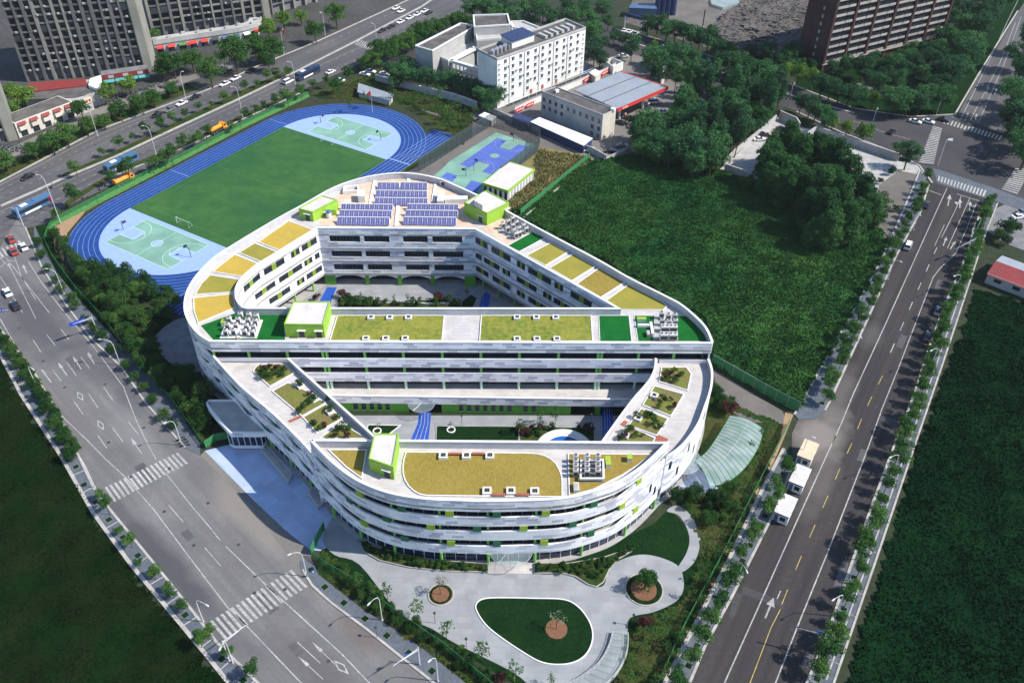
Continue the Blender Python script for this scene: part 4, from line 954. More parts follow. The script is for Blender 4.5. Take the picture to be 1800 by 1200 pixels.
# ground arcade round the north courtyard
b = MB(); b.band([(CY[4][0]-3, CY[4][1]+3), (CY[3][0]+3, CY[3][1]+3)], 0, 3.9, .2, uv=False)
for k in range(34): b.box((CY[4][0]-2+k*1.4, CY[4][1]+2.92, .1), (.08, .1, 3.4), 0, m=1)
sch(b, 'arcade_glazing', ['glass_dark', 'frame_dark'])
for q_ in (CYl[::-1], [CY[3], CY[2]]): b = MB(); b.band(offset(q_, 3.2), 0, 3.9, .2, uv=False); sch(b, 'arcade_glazing', 'glass_dark')
b = MB(); b.slab(offset(U_HOLE, -3.4, True), offset(U_HOLE, .0, True), 3.35, 3.45); sch(b, 'arcade_soffit', 'cap_white')
for p0, p1, ex in ((572, 591, 0), (643, 650, 1), (700, 707, 1), (758, 765, 1), (817, 836, 0)):
    a, c = G(p0, 502, 0)[0], G(p1, 502, 0)[0]; y = CY[4][1]+(.5 if ex else .4)
    b = MB(); b.box(((a+c)/2, y, 0), (c-a, .5, 3.36)); sch(b, 'arcade_pier', 'leaf_green_wall')
for p0, p1 in ((591, 643), (650, 700), (707, 758), (765, 817)):     # shallow arch between piers
    a, c = G(p0, 502, 0)[0], G(p1, 502, 0)[0]; y = CY[4][1]+.25; n = 12; b = MB()
    for k in range(n):
        t0, t1 = k/n, (k+1)/n; f = lambda t: 3.36-1.1*abs(2*t-1)**2.2
        b.face([(a+(c-a)*t0, y, f(t0)), (a+(c-a)*t1, y, f(t1)), (a+(c-a)*t1, y, 3.4), (a+(c-a)*t0, y, 3.4)])
        b.face([(a+(c-a)*t0, y+.3, f(t0)), (a+(c-a)*t1, y+.3, f(t1)), (a+(c-a)*t1, y, f(t1)), (a+(c-a)*t0, y, f(t0))])
    sch(b, 'arch', 'cladding_plain')
for P, ns in ((Path(CYl[::-1]), 6), (Path([CY[3], CY[2]]), 8)):
    for k in range(ns):
        s = P.len*(k+.4)/ns; a = P.at(s); th = P.dir(s); b = MB(); b.cyl((a[0]-math.sin(th)*.6, a[1]+math.cos(th)*.6), .3, 0, 3.4, 10); sch(b, 'column', 'column_green')

# --- perimeter columns and hanging colour boxes
fp = Path(FO); fs0 = 0
for k, px in enumerate((580, 628, 693, 775, 857, 939, 1022, 1100, 1150)):
    s = s_at_px(fp, px, 1.5 if px > 640 else 8); a = fp.at(s); th = fp.dir(s)
    q = (a[0]-math.sin(th)*.15, a[1]+math.cos(th)*.15)
    q2 = (a[0]-math.sin(th)*.75, a[1]+math.cos(th)*.75)
    b = MB(); b.cyl(q, .3, 0, 3.2, 10); sch(b, 'column', 'column_green')
    b = MB()
    for z0, z1 in ((4.15, 7.9), (8.3, 12.0), (12.4, 15.6)): b.cyl(q2, .27, z0, z1, 8)
    sch(b, 'column', 'column_green')
wlp = Path(WL)
for k in range(5):
    s = wlp.len*(.12+.19*k); a = wlp.at(s); th = wlp.dir(s); b = MB(); b.cyl((a[0]-math.sin(th)*.4, a[1]+math.cos(th)*.4), .28, 0, 3.2, 8)
    for z0, z1 in ((4.15, 7.9), (8.3, 12.0)): b.cyl((a[0]-math.sin(th)*.75, a[1]+math.cos(th)*.75), .26, z0, z1, 8)
    sch(b, 'column', 'column_green')
def hang(P, px, z0, m, w=1.5, h=1.5, s=None, out=-.3):
    s = s_at_px(P, px, z0+h/2) if s is None else s; a = P.at(s); th = P.dir(s)
    b = MB(); b.box((a[0]+math.sin(th)*out, a[1]-math.cos(th)*out, z0), (w, .75, h), th)
    sch(b, 'colour_box', m)
D, Lm = 'panel_dark_green', 'panel_lime'
for px, m in ((630, Lm), (706, D), (789, Lm), (873, D), (958, Lm), (1043, D), (1123, Lm)): hang(fp, px, 14.0, m)
for px, m in ((613, D), (678, D), (757, Lm), (840, D), (922, Lm), (1006, D), (1094, Lm)): hang(fp, px, 9.86, m)
for px, m in ((640, Lm), (710, D), (793, Lm), (874, D), (957, Lm), (1039, D), (1117, Lm)): hang(fp, px, 5.35, m)
for row, z0 in ((0, 5.3), (1, 9.6)):
    k = 0
    for j in range(12):
        s = (j+.5)*7.9-row*3.6
        if 1 < s < wlp.len-1:
            a = wlp.at(s); th = wlp.dir(s); b = MB(); b.box((a[0]-math.sin(th)*.35, a[1]+math.cos(th)*.35, z0), (1.5, .5, 1.7), th); sch(b, 'colour_box', D)
            b = MB(); b.box((a[0]-math.sin(th)*.45+math.cos(th)*1.9, a[1]+math.cos(th)*.45+math.sin(th)*1.9, z0), (1.6, .4, 1.8), th); sch(b, 'window', 'glass_dark')
# slit windows in the closed right side
wrp = Path(WR)
for px, py, z in ((1238, 712, 11.2), (1211, 765, 10.6), (1219, 770, 7.2), (1178, 813, 10.6), (1190, 818, 7.0), (1150, 862, 6.6), (1158, 864, 4.2), (1143, 870, 9.0)):
    P = wrp if px > 1165 else fp
    s = s_at_px(P, px, z); a = P.at(s); th = P.dir(s)
    b = MB(); b.box((a[0]+math.sin(th)*.0, a[1]-math.cos(th)*.0, z-1.1), (.8, .06, 2.3), th)
    b.box((a[0]+math.sin(th)*.04, a[1]-math.cos(th)*.04, z-1.05), (.06, .06, 2.1), th, m=1)
    sch(b, 'slit_window', ['glass_dark', 'frame_dark'])

# --- beds, turf and paving on the roofs
def rbed(name, pts, m, z=ROOF, kw=.22, sm=0, rise=.16, kerbm='cap_white'):
    p = GP(pts, z+rise)
    if sm: p = spline(p, sm, True)
    b = MB(); b.prism(p, z+.004, z+rise, bottom=False, mt=0)
    if kerbm:
        b.cur = 1; b.band(p, z+.004, z+rise+.09, kw, closed=True, side=1 if _area(p) < 0 else -1, uv=False)
    return b.build(name, [m, kerbm or m], SCH)
rbed('sedum_bed', [(507, 389), (548, 404), (549, 406), (493, 440), (455, 425)], 'sedum_yellow')
rbed('sedum_bed', [(447, 428), (488, 444), (463, 461), (421, 444)], 'sedum_olive')
rbed('sedum_bed', [(412, 448), (455, 465), (429, 486), (375, 477)], 'sedum_yellow')
rbed('sedum_bed', [(369, 484), (420, 492), (409, 513), (344, 517), (355, 498)], 'sedum_olive')
rbed('sedum_bed', [(341, 524), (409, 517), (413, 540), (349, 567), (342, 545)], 'sedum_yellow')
rbed('artificial_turf', [(353, 572), (425, 546), (433, 552), (505, 552), (499, 570), (501, 597), (375, 597)], 'turf_bright', kerbm=None, rise=.03)
rbed('sedum_bed', [(594, 555), (780, 555), (776, 598), (581, 598)], 'sedum_green')
rbed('sedum_bed', [(847, 555), (1038, 555), (1041, 599), (844, 599)], 'sedum_green')
rbed('artificial_turf', [(1053, 555), (1105, 555), (1110, 600), (1055, 600)], 'turf_bright', kerbm='cap_white', kw=.15, rise=.03)
rbed('artificial_turf', [(1115, 555), (1207, 555), (1222, 568), (1238, 588), (1244, 600), (1122, 600)], 'turf_bright', kerbm='cap_white', kw=.15, rise=.03)
rbed('artificial_turf', [(936, 408), (957, 418), (913, 442), (893, 432)], 'turf_bright', kerbm='cap_white', kw=.15, rise=.03)
rbed('sedum_bed', [(968, 427), (997, 443), (959, 466), (927, 449)], 'sedum_olive')
rbed('sedum_bed', [(1008, 447), (1045, 468), (1005, 493), (967, 471)], 'sedum_olive')
rbed('sedum_bed', [(1053, 472), (1097, 496), (1056, 522), (1015, 499)], 'sedum_gold')
rbed('sedum_bed', [(1105, 501), (1164, 531), (1171, 538), (1165, 544), (1093, 544), (1067, 528)], 'sedum_olive')
for k in range(7):
    p = GP([(795, 560+k*5.6), (828, 560+k*5.6), (828, 561.2+k*5.6), (795, 561.2+k*5.6)], ROOF+.03); b = MB(); b.prism(p, ROOF+.004, ROOF+.03); sch(b, 'drain_grating', 'parapet_inner')
for k in range(6):
    p = GP([(989, 812+k*9), (999, 812+k*9), (999, 813.5+k*9), (989, 813.5+k*9)], ROOF+.03); b = MB(); b.prism(p, ROOF+.004, ROOF+.03); sch(b, 'drain_grating', 'parapet_inner')
rbed('sedum_bed', [(580, 791), (643, 791), (635, 838), (610, 820)], 'sedum_gold')
rbed('sedum_bed', [(715, 795), (930, 797), (943, 798), (956, 801), (967, 806.5), (976, 815), (982, 825), (986, 836), (987, 848), (987, 872), (750, 869.5), (738, 867), (728, 861.5), (719, 853), (713, 843), (710, 832), (709.5, 820), (711, 807)], 'sedum_gold')
rbed('sedum_bed', [(1000, 798), (1142, 799), (1120, 817), (1093, 834), (1043, 859), (1002, 870)], 'sedum_gold')
rbed('peach_paving', [(560, 384), (600, 336), (650, 319), (700, 315), (765, 322), (812, 345), (832, 385), (838, 398), (562, 397)], 'roof_peach', kerbm=None, rise=.02)
rbed('peach_paving', [(845, 400), (872, 389), (896, 380), (934, 405), (893, 430)], 'roof_peach', kerbm=None, rise=.02)
for a, c in (((657, 312), (648, 358)), ((716, 308), (714, 322)), ((697, 358), (693, 397)), ((764, 316), (758, 354)), ((610, 352), (596, 360))):
    w = 2.0; p = GP([(a[0], a[1]), (a[0]+6, a[1]), (c[0]+6, c[1]), (c[0], c[1])], ROOF+.3); b = MB(); b.prism(p, ROOF+.02, ROOF+.3); sch(b, 'duct_cover', 'cap_white')
rbed('garden_bed', [(446, 652), (452, 643), (470, 640), (498, 640), (516, 655), (475, 678)], 'garden_grass', 12.42)
rbed('garden_bed', [(480, 687), (506, 673), (540, 688), (571, 708), (531, 730)], 'garden_grass', 12.42)
rbed('garden_bed', [(534, 733), (572, 711), (600, 735), (557, 759)], 'garden_grass', 12.42)
rbed('garden_bed', [(564, 769), (600, 745), (643, 770)], 'garden_grass', 12.42)
rbed('garden_bed', [(1164, 646), (1206, 646), (1214, 657), (1208, 685), (1160, 670)], 'garden_grass', 12.42)
rbed('garden_bed', [(1151, 679), (1201, 693), (1179, 730), (1131, 711)], 'garden_grass', 12.42)
rbed('garden_bed', [(1127, 719), (1173, 736), (1154, 764), (1106, 747)], 'garden_grass', 12.42)
rbed('garden_bed', [(1104, 749), (1150, 770), (1147, 776), (1084, 776)], 'garden_grass', 12.42)
for p in ([(506, 739), (526, 730), (530, 733), (510, 742)], [(1156, 763), (1175, 771), (1172, 777), (1150, 776)], [(1098, 738), (1104, 741), (1097, 749), (1090, 745)]):
    rbed('timber_deck', p, 'brick_red', 12.42, kerbm=None, rise=.1)

# --- rooftop stair houses
def hut(pts, zt, z0=ROOF, label=None, doors=(), m='lime_green', ov=.0):
    p = GP(pts, zt); b = MB(); b.prism(p, z0, zt-.25, wuv=True); o = sch(b, 'stair_house', m)
    if _area(p) < 0: p = p[::-1]
    b = MB(); b.prism(offset(p, .0, True), zt-.25, zt-.1); b.build('roof', 'roof_white', o)
    b = MB(); b.band(p, zt-.25, zt+.12, .25, closed=True, uv=False); b.build('parapet', m, o)
    for i, t, w, h in doors:
        a, c = p[i], p[(i+1) % len(p)]; th = ang(a, c); q = (a[0]+(c[0]-a[0])*t+math.sin(th)*.03, a[1]+(c[1]-a[1])*t-math.cos(th)*.03)
        b = MB(); b.box((q[0], q[1], z0), (w, .1, h), th, m=0); b.box((q[0]+math.sin(th)*.05, q[1]-math.cos(th)*.05, z0+h), (w+.8, .9, .1), th, m=1)
        b.box((q[0]-math.cos(th)*w/2, q[1]-math.sin(th)*w/2, z0), (.12, .16, h), th, m=2); b.build('door', ['recess_dark', 'cap_white', 'frame_dark'], o)
    return o
hut([(499, 570), (568, 571), (580, 530), (516, 530)], 20.3, doors=((0, .42, 1.1, 2.1), (0, .86, 1.1, 2.1)), m='lime_green')
hut([(525, 367), (549, 373), (592, 351), (567, 344)], 19.6, doors=((0, .6, 1.2, 2.1), (1, .5, 1.0, 1.2)))
hut([(816, 356), (856, 375), (895, 356), (855, 335)], 20.4, doors=((0, .72, 1.1, 2.2), (1, .9, 1.1, 2.2)))
hut([(648, 806), (691, 821), (701, 762), (658, 762)], 20.0, doors=((0, .72, 1.1, 2.1),))
b = MB(); p = GP([(833, 352), (848, 361), (865, 350), (849, 337)], 22.2); b.prism(p, 20.3, 22.2); sch(b, 'plant_room', 'roof_white')
b = MB(); p = GP([(572, 369), (590, 369), (594, 352), (590, 351)], 18.4); b.prism(p, ROOF, 18.4); sch(b, 'plant_room', 'lime_green')
b = MB(); p = GP([(768, 353), (779, 353), (781, 335), (771, 335)], 18.6); b.prism(p, ROOF, 18.6); p = GP([(782, 351), (822, 350), (822, 344), (784, 344)], 18.2); b.prism(p, ROOF, 18.2); sch(b, 'duct', 'cap_white')
b = MB(); p = GP([(629, 345), (641, 345), (640, 334), (628, 334)], 18.7); b.prism(p, ROOF, 18.7); sch(b, 'duct', 'cap_white')
b = MB(); p = GP([(602, 335), (632, 333), (630, 323), (604, 326)], 17.9); b.band(p, ROOF, 17.6, .5, closed=True, uv=False); sch(b, 'duct', 'cap_white')

# --- courtyard grounds
surf('north_courtyard', [(400, 560), (560, 495), (600, 490), (860, 495), (1100, 560)], .02, 'pavement_plaza')
surf('north_courtyard_garden', [(595, 524), (700, 529), (810, 526), (812, 560), (590, 560)], .034, 'lawn_mid'); surf('north_courtyard_garden', [(812, 530), (828, 518), (838, 524), (822, 560), (810, 560)], .038, 'lawn_dark')
surf('running_lane', [(861, 500), (874, 500), (862, 520), (855, 560), (838, 560), (846, 525)], .042, 'lane_blue'); surf('running_lane', [(575, 505), (592, 505), (570, 560), (545, 560)], .042, 'lane_blue')
surf('south_courtyard', [(520, 730), (1150, 730), (1100, 900), (600, 900)], .024, 'pavement_plaza')
surf('running_lane', [(738, 715), (758, 715), (757, 735), (753, 775), (740, 830), (705, 830), (722, 773), (734, 745)], .036, 'lane_blue')
surf('running_lane', [(1058, 715), (1076, 715), (1078, 760), (1070, 800), (1060, 800)], .036, 'lane_blue')
ml = MB()
def cl(pts, w=.12, z=.05):
    p = GP(pts); q = offset(p, w/2), offset(p, -w/2)
    for i in range(len(p)-1): ml.face([(*q[1][i], z), (*q[1][i+1], z), (*q[0][i+1], z), (*q[0][i], z)])
for k in range(1, 4):
    t = k/4; cl([(738+20*t, 715), (734+24*t, 745), (722+31*t, 773), (705+35*t, 830)]); cl([(1058+18*t, 715), (1060+17*t, 800)])
cl([(846+8*.5, 525), (846, 560)]); tag(ml.build('lane_lines', 'line_white'), kind='structure')
bed('courtyard_lawn', [(768, 749), (911, 750), (911, 800), (766, 800)], .05, 'lawn_dark', 'kerb_stone', .15, sm=0)
bed('courtyard_soil', [(914, 750), (1044, 752), (1044, 800), (914, 800)], .06, 'lawn_mid', 'kerb_stone', .15, sm=0)
bed('courtyard_lawn', [(648, 747), (702, 748), (680, 765), (640, 765)], .05, 'lawn_dark', 'cap_white', .2, sm=0)
c4 = G(992, 792); b = MB(); b.slab(disc(c4, 6.4, 48), disc(c4, 5.0, 48), 0, .4); b.slab(disc(c4, 5.0, 48), disc(c4, 4.4, 48), 0, .2); tag(b.build('pool_rim', 'cap_white'), kind='structure')
b = MB(); b.sheet(disc(c4, 4.5, 48), .1); tag(b.build('pool_water', 'pool_blue'), kind='structure')
for c, r in ((G(663, 758), 1.0), (G(793, 756), 1.0)):
    b = MB(); b.slab(disc(c, r), disc(c, r-.25), 0, .3); tag(b.build('tree_ring', 'cap_white'), kind='structure')
# low wall between garden and paving, north courtyard
kerb('garden_wall', [(660, 536), (700, 532), (750, 536), (800, 534)], .3, .5, 1, 'cap_white')
# ---------------------------------------------------------------- vegetation
def leaf_cloud(clumps, per, leaf, seed, flat=.55):
    """leaf-sized quads in clumps; clumps = list of (x, y, z, radius, squash)"""
    r = np.random.default_rng(seed); Vs = []
    cx = np.mean([c[:3] for c in clumps], 0)
    for x, y, z, rad, sq in clumps:
        n = max(6, int(per*(rad**2)));  d = r.normal(size=(n, 3)); d /= np.linalg.norm(d, axis=1)[:, None]
        d[:, 2] = np.where(d[:, 2] < -.35, -d[:, 2]*.6, d[:, 2]); rr = rad*(.62+.42*r.random(n))[:, None]
        p = d*rr*np.array([1, 1, sq])+np.array([x, y, z])
        nn = d*.8+r.normal(size=(n, 3))*.6+np.array([0, 0, .35]); nn /= np.linalg.norm(nn, axis=1)[:, None]
        t = np.cross(nn, r.normal(size=(n, 3))); t /= np.linalg.norm(t, axis=1)[:, None]; u = np.cross(nn, t)
        s = (leaf*(.55+.8*r.random(n)))[:, None]; w = s*(.5+.3*r.random(n))[:, None]
        Vs.append(np.stack([p-t*s*.5, p-u*w*.5, p+t*s*.5, p+u*w*.5], 1).reshape(-1, 3))
    V = np.concatenate(Vs); Q = np.arange(len(V)).reshape(-1, 4); return V, Q
def crown_clumps(rx, rz, cz, n, seed, cr=.38, cone=0, sq=.8):
    r = random.Random(seed); out = []
    for k in range(n):
        for _ in range(30):
            x, y, z = (r.uniform(-1, 1) for _ in range(3))
            if x*x+y*y+z*z < 1 and x*x+y*y+z*z > .12: break
        f = 1-cone*(z+1)/2*.85
        rad = cr*rx*r.uniform(.6, 1.2)*(1-.4*cone*(z+1)/2); out.append((x*rx*.78*f, y*rx*.78*f, cz+z*rz*.82, rad, sq))
    return out
PROTO = {}
def tree_proto(key, name, rx, rz, cz, ncl, per, leaf, m, cr=.38, cone=0, tr=.12, limbs=4, seed=1, sq=.8, flatbase=0):
    root = thing(name, 'x', 'tree'); rr = random.Random(seed*13+5)
    b = MB(); lean = (rr.uniform(-.12, .12), rr.uniform(-.12, .12))
    top = cz+rz*.35; b.tube([(0, 0, -.05), (lean[0], lean[1], cz*.45), (lean[0]*2, lean[1]*2, top)], [tr, tr*.75, tr*.3], 6)
    for k in range(limbs):
        a = k*2*math.pi/limbs+rr.uniform(-.4, .4); h0 = (cz-rz*.7)*rr.uniform(.9, 1.2); e = rx*rr.uniform(.45, .75)
        b.tube([(lean[0], lean[1], max(.3, h0)), (math.cos(a)*e*.5, math.sin(a)*e*.5, h0+rz*.5), (math.cos(a)*e, math.sin(a)*e, h0+rz*rr.uniform(.7, 1.1))], [tr*.5, tr*.35, tr*.12], 5)
    b.build('trunk', 'bark', root)
    V, Q = leaf_cloud(crown_clumps(rx, rz, cz, ncl, seed, cr, cone, sq), per, leaf, seed)
    np_mesh('crown', V, Q, m, root); root.location = (0, 0, -500)
    PROTO[key] = [root, False, cz]
for i in range(3):
    tree_proto('street%d' % i, 'street_tree', 1.75, 1.4, 3.2, 15, 200, .27, 'leaf_mid', .42, tr=.09, seed=11+i)
    tree_proto('broad%d' % i, 'broadleaf_tree', 3.7, 2.7, 4.6, 28, 70, .42, 'leaf_mid', .36, tr=.22, seed=21+i)
    tree_proto('dark%d' % i, 'broadleaf_tree', 3.6, 2.8, 4.6, 28, 70, .42, 'leaf_teal', .36, tr=.22, seed=31+i)
    tree_proto('tall%d' % i, 'poplar_tree', 2.7, 5.6, 8.2, 46, 75, .44, 'leaf_teal', .36, cone=.35, tr=.2, seed=41+i, sq=1.3)
    tree_proto('big%d' % i, 'evergreen_tree', 4.9, 6.6, 6.9, 80, 62, .5, 'leaf_dark', .34, cone=.5, tr=.35, seed=51+i, sq=.75)
    tree_proto('feather%d' % i, 'young_tree', 1.5, 2.1, 3.2, 20, 42, .34, 'leaf_mid', .34, cone=.55, tr=.06, seed=61+i, limbs=5)
    tree_proto('scrub%d' % i, 'scrub_tree', 2.7, 2.1, 2.9, 22, 110, .33, 'leaf_deep', .4, tr=.14, seed=71+i)
    tree_proto('bright%d' % i, 'broadleaf_tree', 3.2, 2.4, 4.2, 26, 80, .4, 'leaf_bright', .36, tr=.2, seed=81+i)
    tree_proto('shrub%d' % i, 'shrub', .75, .55, .6, 8, 560, .2, 'leaf_deep', .5, tr=.04, seed=91+i, limbs=3)
    tree_proto('redshrub%d' % i, 'red_leaved_shrub', .95, .8, 1.1, 12, 260, .24, 'leaf_red', .45, tr=.05, seed=101+i, limbs=4)
    tree_proto('bare%d' % i, 'thin_tree', 1.3, 1.3, 3.0, 12, 26, .26, 'leaf_grey', .5, tr=.06, seed=111+i, limbs=7)
    tree_proto('roofbush%d' % i, 'rooftop_shrub', .8, .6, .8, 9, 380, .2, 'leaf_deep', .5, tr=.04, seed=121+i, limbs=4)
KC = {}
def plant(kind, loc, label, group=None, sc=1.0, cat=None):
    KC[kind] = KC.get(kind, 0)+1; key = kind+str(KC[kind] % 3); pr = PROTO[key]; rz = random.uniform(0, 6.28)
    s = sc*random.uniform(.88, 1.12); sx = s*random.uniform(.92, 1.08)
    if not pr[1]:
        pr[1] = True; o = pr[0]; o.location = loc; o.rotation_euler = (0, 0, rz); o.scale = (sx, s, s*random.uniform(.92, 1.1)); o['label'] = label
        if group: o['group'] = group
    else:
        o = dup(pr[0], loc, rz, (sx, s, s*random.uniform(.85, 1.18)), label, group, lean=.07)
        if not group and 'group' in o: del o['group']
    o['category'] = cat or ('shrub' if 'shrub' in kind or 'bush' in kind else 'tree')
    return o
def P_at(kind, px, py, z0=0, sc=1):    # px, py is where the middle of the crown shows
    cz = PROTO[kind+'0'][2]*sc; x, y = G(px, py, z0+cz); return (x, y, z0)
def row_of(kind, pts, lab, group, sc=1.0, z0=0, jit=0, world=False, cat=None, start=1, var=0):
    for k, p in enumerate(pts):
        s = sc*(p[2] if len(p) > 2 else 1)*random.uniform(1-var, 1+var*.6)
        loc = (p[0], p[1], z0) if world else P_at(kind, p[0], p[1], z0, s)
        plant(kind, (loc[0]+random.uniform(-jit, jit), loc[1]+random.uniform(-jit, jit), z0), lab.replace('#', ordw(k+start)), group, s, cat)
def along(path, step, off=0, a=0, b=None, jit=.5):
    P = Path(path); s = a; out = []; b = P.len if b is None else b
    while s < b:
        q = P.at(s+random.uniform(-jit, jit)); th = P.dir(s); out.append((q[0]-math.sin(th)*off, q[1]+math.cos(th)*off)); s += step
    return out
def scatter(kind, poly, n, label, group, sc=(.8, 1.2), z0=0, mind=2.5, excl=None, kinds=None):
    p = GP(poly, z0); xs = [q[0] for q in p]; ys = [q[1] for q in p]; got = []
    for _ in range(n*40):
        if len(got) >= n: break
        x, y = random.uniform(min(xs), max(xs)), random.uniform(min(ys), max(ys))
        if not inpoly(x, y, p) or any((x-a)**2+(y-c)**2 < mind**2 for a, c in got): continue
        if excl and inpoly(x, y, excl): continue
        got.append((x, y)); kd = random.choice(kinds) if kinds else kind
        plant(kd, (x, y, z0), label, group, random.uniform(*sc))
    return got
# street trees of the right road
row_of('street', along(GP(L_K), 4.4, 1.5, 1), '# street tree from the bottom on the left pavement of the right road', 'street trees along the right road', 1.25, .14, world=True, var=.25, jit=.35)
row_of('street', along(GP(L2_K[2:]), 4.3, 1.6, 2), '# street tree past the side entrance on the left pavement of the right road', 'street trees along the right road', 1.2, .14, world=True, var=.25, jit=.35)
row_of('street', along(GP(R_K), 4.1, -1.5, 1), '# street tree from the bottom on the right pavement of the right road', 'street trees along the right road', 1.25, .14, world=True, var=.25, jit=.35)
row_of('street', along(GP(R_K), 4.1, -1.2, GP and 95), '# shrub-like street tree in the far half of the right road, right pavement', 'street trees along the right road', .7, .14, world=True)
# avenue, far side (left)
row_of('scrub', [(7, 597), (17, 615), (30, 636), (42, 655), (54, 672), (66, 692), (78, 716), (92, 744), (104, 768), (122, 800)], '# leafy roadside tree from the top in the left verge of the avenue', 'roadside trees on the left side of the avenue', .7, .14)
row_of('street', [(173, 866, .9), (186, 888, 1.05), (207, 925, .7), (226, 946), (243, 985, .6), (268, 1003, .85), (293, 1030, .7), (302, 1040, .7), (315, 1062, .9), (349, 1122, .9), (369, 1108), (398, 1140, .9), (440, 1172, 1.1)],
       '# small street tree below the upper zebra crossing, left pavement of the avenue', 'roadside trees on the left side of the avenue', .95, .14, var=.1)
row_of('scrub', [(67, 425), (72, 445), (82, 470), (98, 490), (108, 505), (125, 520), (132, 535), (150, 560), (165, 577), (178, 590), (196, 612), (222, 640), (236, 660), (252, 678), (268, 700), (288, 728), (300, 745)], '# bushy tree from the top between avenue kerb and green school fence', 'trees along the school side of the avenue', .6, .1)
row_of('scrub', along(GP([(92, 425), (180, 545), (240, 625), (300, 690), (358, 770)]), 3.2, 1.5), '# fence-side tree from the top just inside the green west fence', 'trees just inside the west fence', .72, world=True)
CLR = GP([(262, 605), (280, 575), (320, 550), (372, 560), (385, 650), (332, 665), (285, 640)])
scatter('scrub', [(125, 462), (185, 482), (240, 490), (300, 525), (322, 555), (280, 600), (298, 645), (365, 690), (380, 745), (352, 765), (240, 636), (180, 552)], 88, 'leafy tree in the thicket between the green west fence and the school', 'trees of the thicket beside the west fence', (.55, 1.2), mind=1.8, excl=CLR, kinds=['scrub', 'scrub', 'scrub', 'street', 'feather'])
row_of('broad', [(243, 505, .8), (215, 488, .6)], '# tallest leafy tree of the thicket below the running track', 'tall trees at the edge of the running track', 1)
# lower hedge strip by the forecourt
row_of('feather', [(627, 1012, 1.1), (655, 1028, .8), (680, 1035), (733, 1068, 1.1), (783, 1100, 1.25), (810, 1140, .7), (848, 1140, 1.25), (905, 1178, 1.2), (970, 1192, .8)], '# slender young tree from the left beside the forecourt paving', 'young trees along the forecourt edge')
scatter('scrub', [(570, 985), (590, 985), (700, 1078), (860, 1180), (900, 1215), (870, 1225), (760, 1140), (620, 1040)], 26, 'low bushy tree in the hedge strip between forecourt and green fence', 'bushes in the hedge strip by the forecourt', (.3, .55), mind=1.4)
for k_, (px, py) in enumerate(((768, 1015), (130, 0))[:1]): plant('bare', (*c1, .13), 'thin bare-looking tree in the small round mulch bed', None, 1.25)
plant('broad', (c2[0], c2[1], .13), 'round-crowned tree in the large round bed with the planted ring', None, .62)
plant('bare', (*c3, .15), 'thin grey tree on the mulch circle in the teardrop lawn', None, 1.3)
row_of('redshrub', [(1135, 1092, 1.6), (880, 1190, 1.2)], '# dark red shrub beside the forecourt paving, counted from the right', None, cat='shrub')
scatter('feather', [(1120, 1110), (1200, 1070), (1240, 1000), (1290, 900), (1330, 850), (1340, 860), (1240, 1080), (1150, 1230), (1090, 1230)], 34, 'young leafy tree on the dark lawn between forecourt and right fence', 'young trees on the east lawn', (.5, 1.1), mind=2.2)
scatter('scrub', [(1165, 880), (1230, 868), (1280, 870), (1300, 900), (1240, 930), (1190, 890)], 14, 'bushy tree in the planting below the curved glass canopy', 'bushes below the curved glass canopy', (.4, .75), mind=1.6)
scatter('scrub', [(1250, 665), (1275, 690), (1300, 700), (1280, 728), (1245, 720)], 8, 'dark bush beside the right wing near the service yard', 'bushes near the service yard', (.35, .7), mind=1.5)
row_of('redshrub', [(1283, 712, 2.4)], 'wide brownish shrub between the right wing and the service yard', None, cat='shrub')
scatter('feather', [(1330, 745), (1370, 745), (1350, 800), (1310, 860), (1300, 850)], 9, 'young leafy tree between the glass canopy and the right fence', 'young trees beside the glass canopy', (.6, 1.0), mind=1.8)
# boulevard trees
row_of('street', [(130, 292, 1.1), (180, 262, .8), (208, 248, 1.1), (233, 238, .9), (257, 223, 1.1), (280, 217, 1.2), (303, 206), (324, 195), (348, 184), (370, 180, .8), (390, 165, 1.3), (428, 146, 1.2), (450, 141, .9), (467, 131, 1.1), (485, 131, .9), (507, 121, 1.1)],
       '# tree from the left in the planted median of the boulevard', 'trees in the boulevard median', 1.08, .25, var=.1)
row_of('street', [(94, 370), (127, 343, 1.2), (192, 309), (214, 298), (224, 294, 1.3), (264, 281, 1.4), (285, 270, 1.5), (298, 264, 1.5), (318, 249, 1.2), (340, 240, 1.1), (350, 238, .9), (360, 229), (406, 217), (430, 196), (447, 188), (464, 179), (483, 174, 1.1), (503, 163, 1.5), (528, 154, 1.3), (548, 146), (572, 140), (584, 141, 1.5), (612, 128, 1.3)],
       '# tree from the left in the verge between boulevard and track', 'trees in the verge beside the running track', 1.1, .22, var=.1)
row_of('broad', [(302, 108, 1.15), (335, 101, 1.1), (367, 122, 1.25), (412, 93, 1.45), (478, 82, 1.2), (452, 84, 1.1), (140, 190, .8), (113, 232, .95), (88, 246, .9), (150, 220, .7), (180, 207, .75), (210, 193, .75), (247, 178, .85), (267, 167, .8), (283, 122, .7), (10, 285, .8), (262, 58, 1), (300, 155, .6), (60, 262, .7), (553, 50, 1.1), (590, 25, 1.1), (470, 106, .8), (430, 80, .7)],
       '# round-crowned tree among the shops on the far side of the boulevard', 'trees among the shops beyond the boulevard', 1.35)
row_of('bright', [(188, 163, .95), (225, 148, .95), (470, 47, 1.15), (497, 30, 1.15), (528, 27, .9), (368, 108, .6), (20, 155, 1.4), (40, 165, 1.2), (12, 185, 1.2)], '# light green round tree beside the apartment towers, beyond the boulevard', 'trees among the shops beyond the boulevard', 1.25)
row_of('shrub', along(GP([(0, 308), (173, 220), (340, 153)]), 3.2, 0), '# shrub from the left in the far verge of the boulevard', 'shrubs in the far verge of the boulevard', 1.6, .22, world=True)
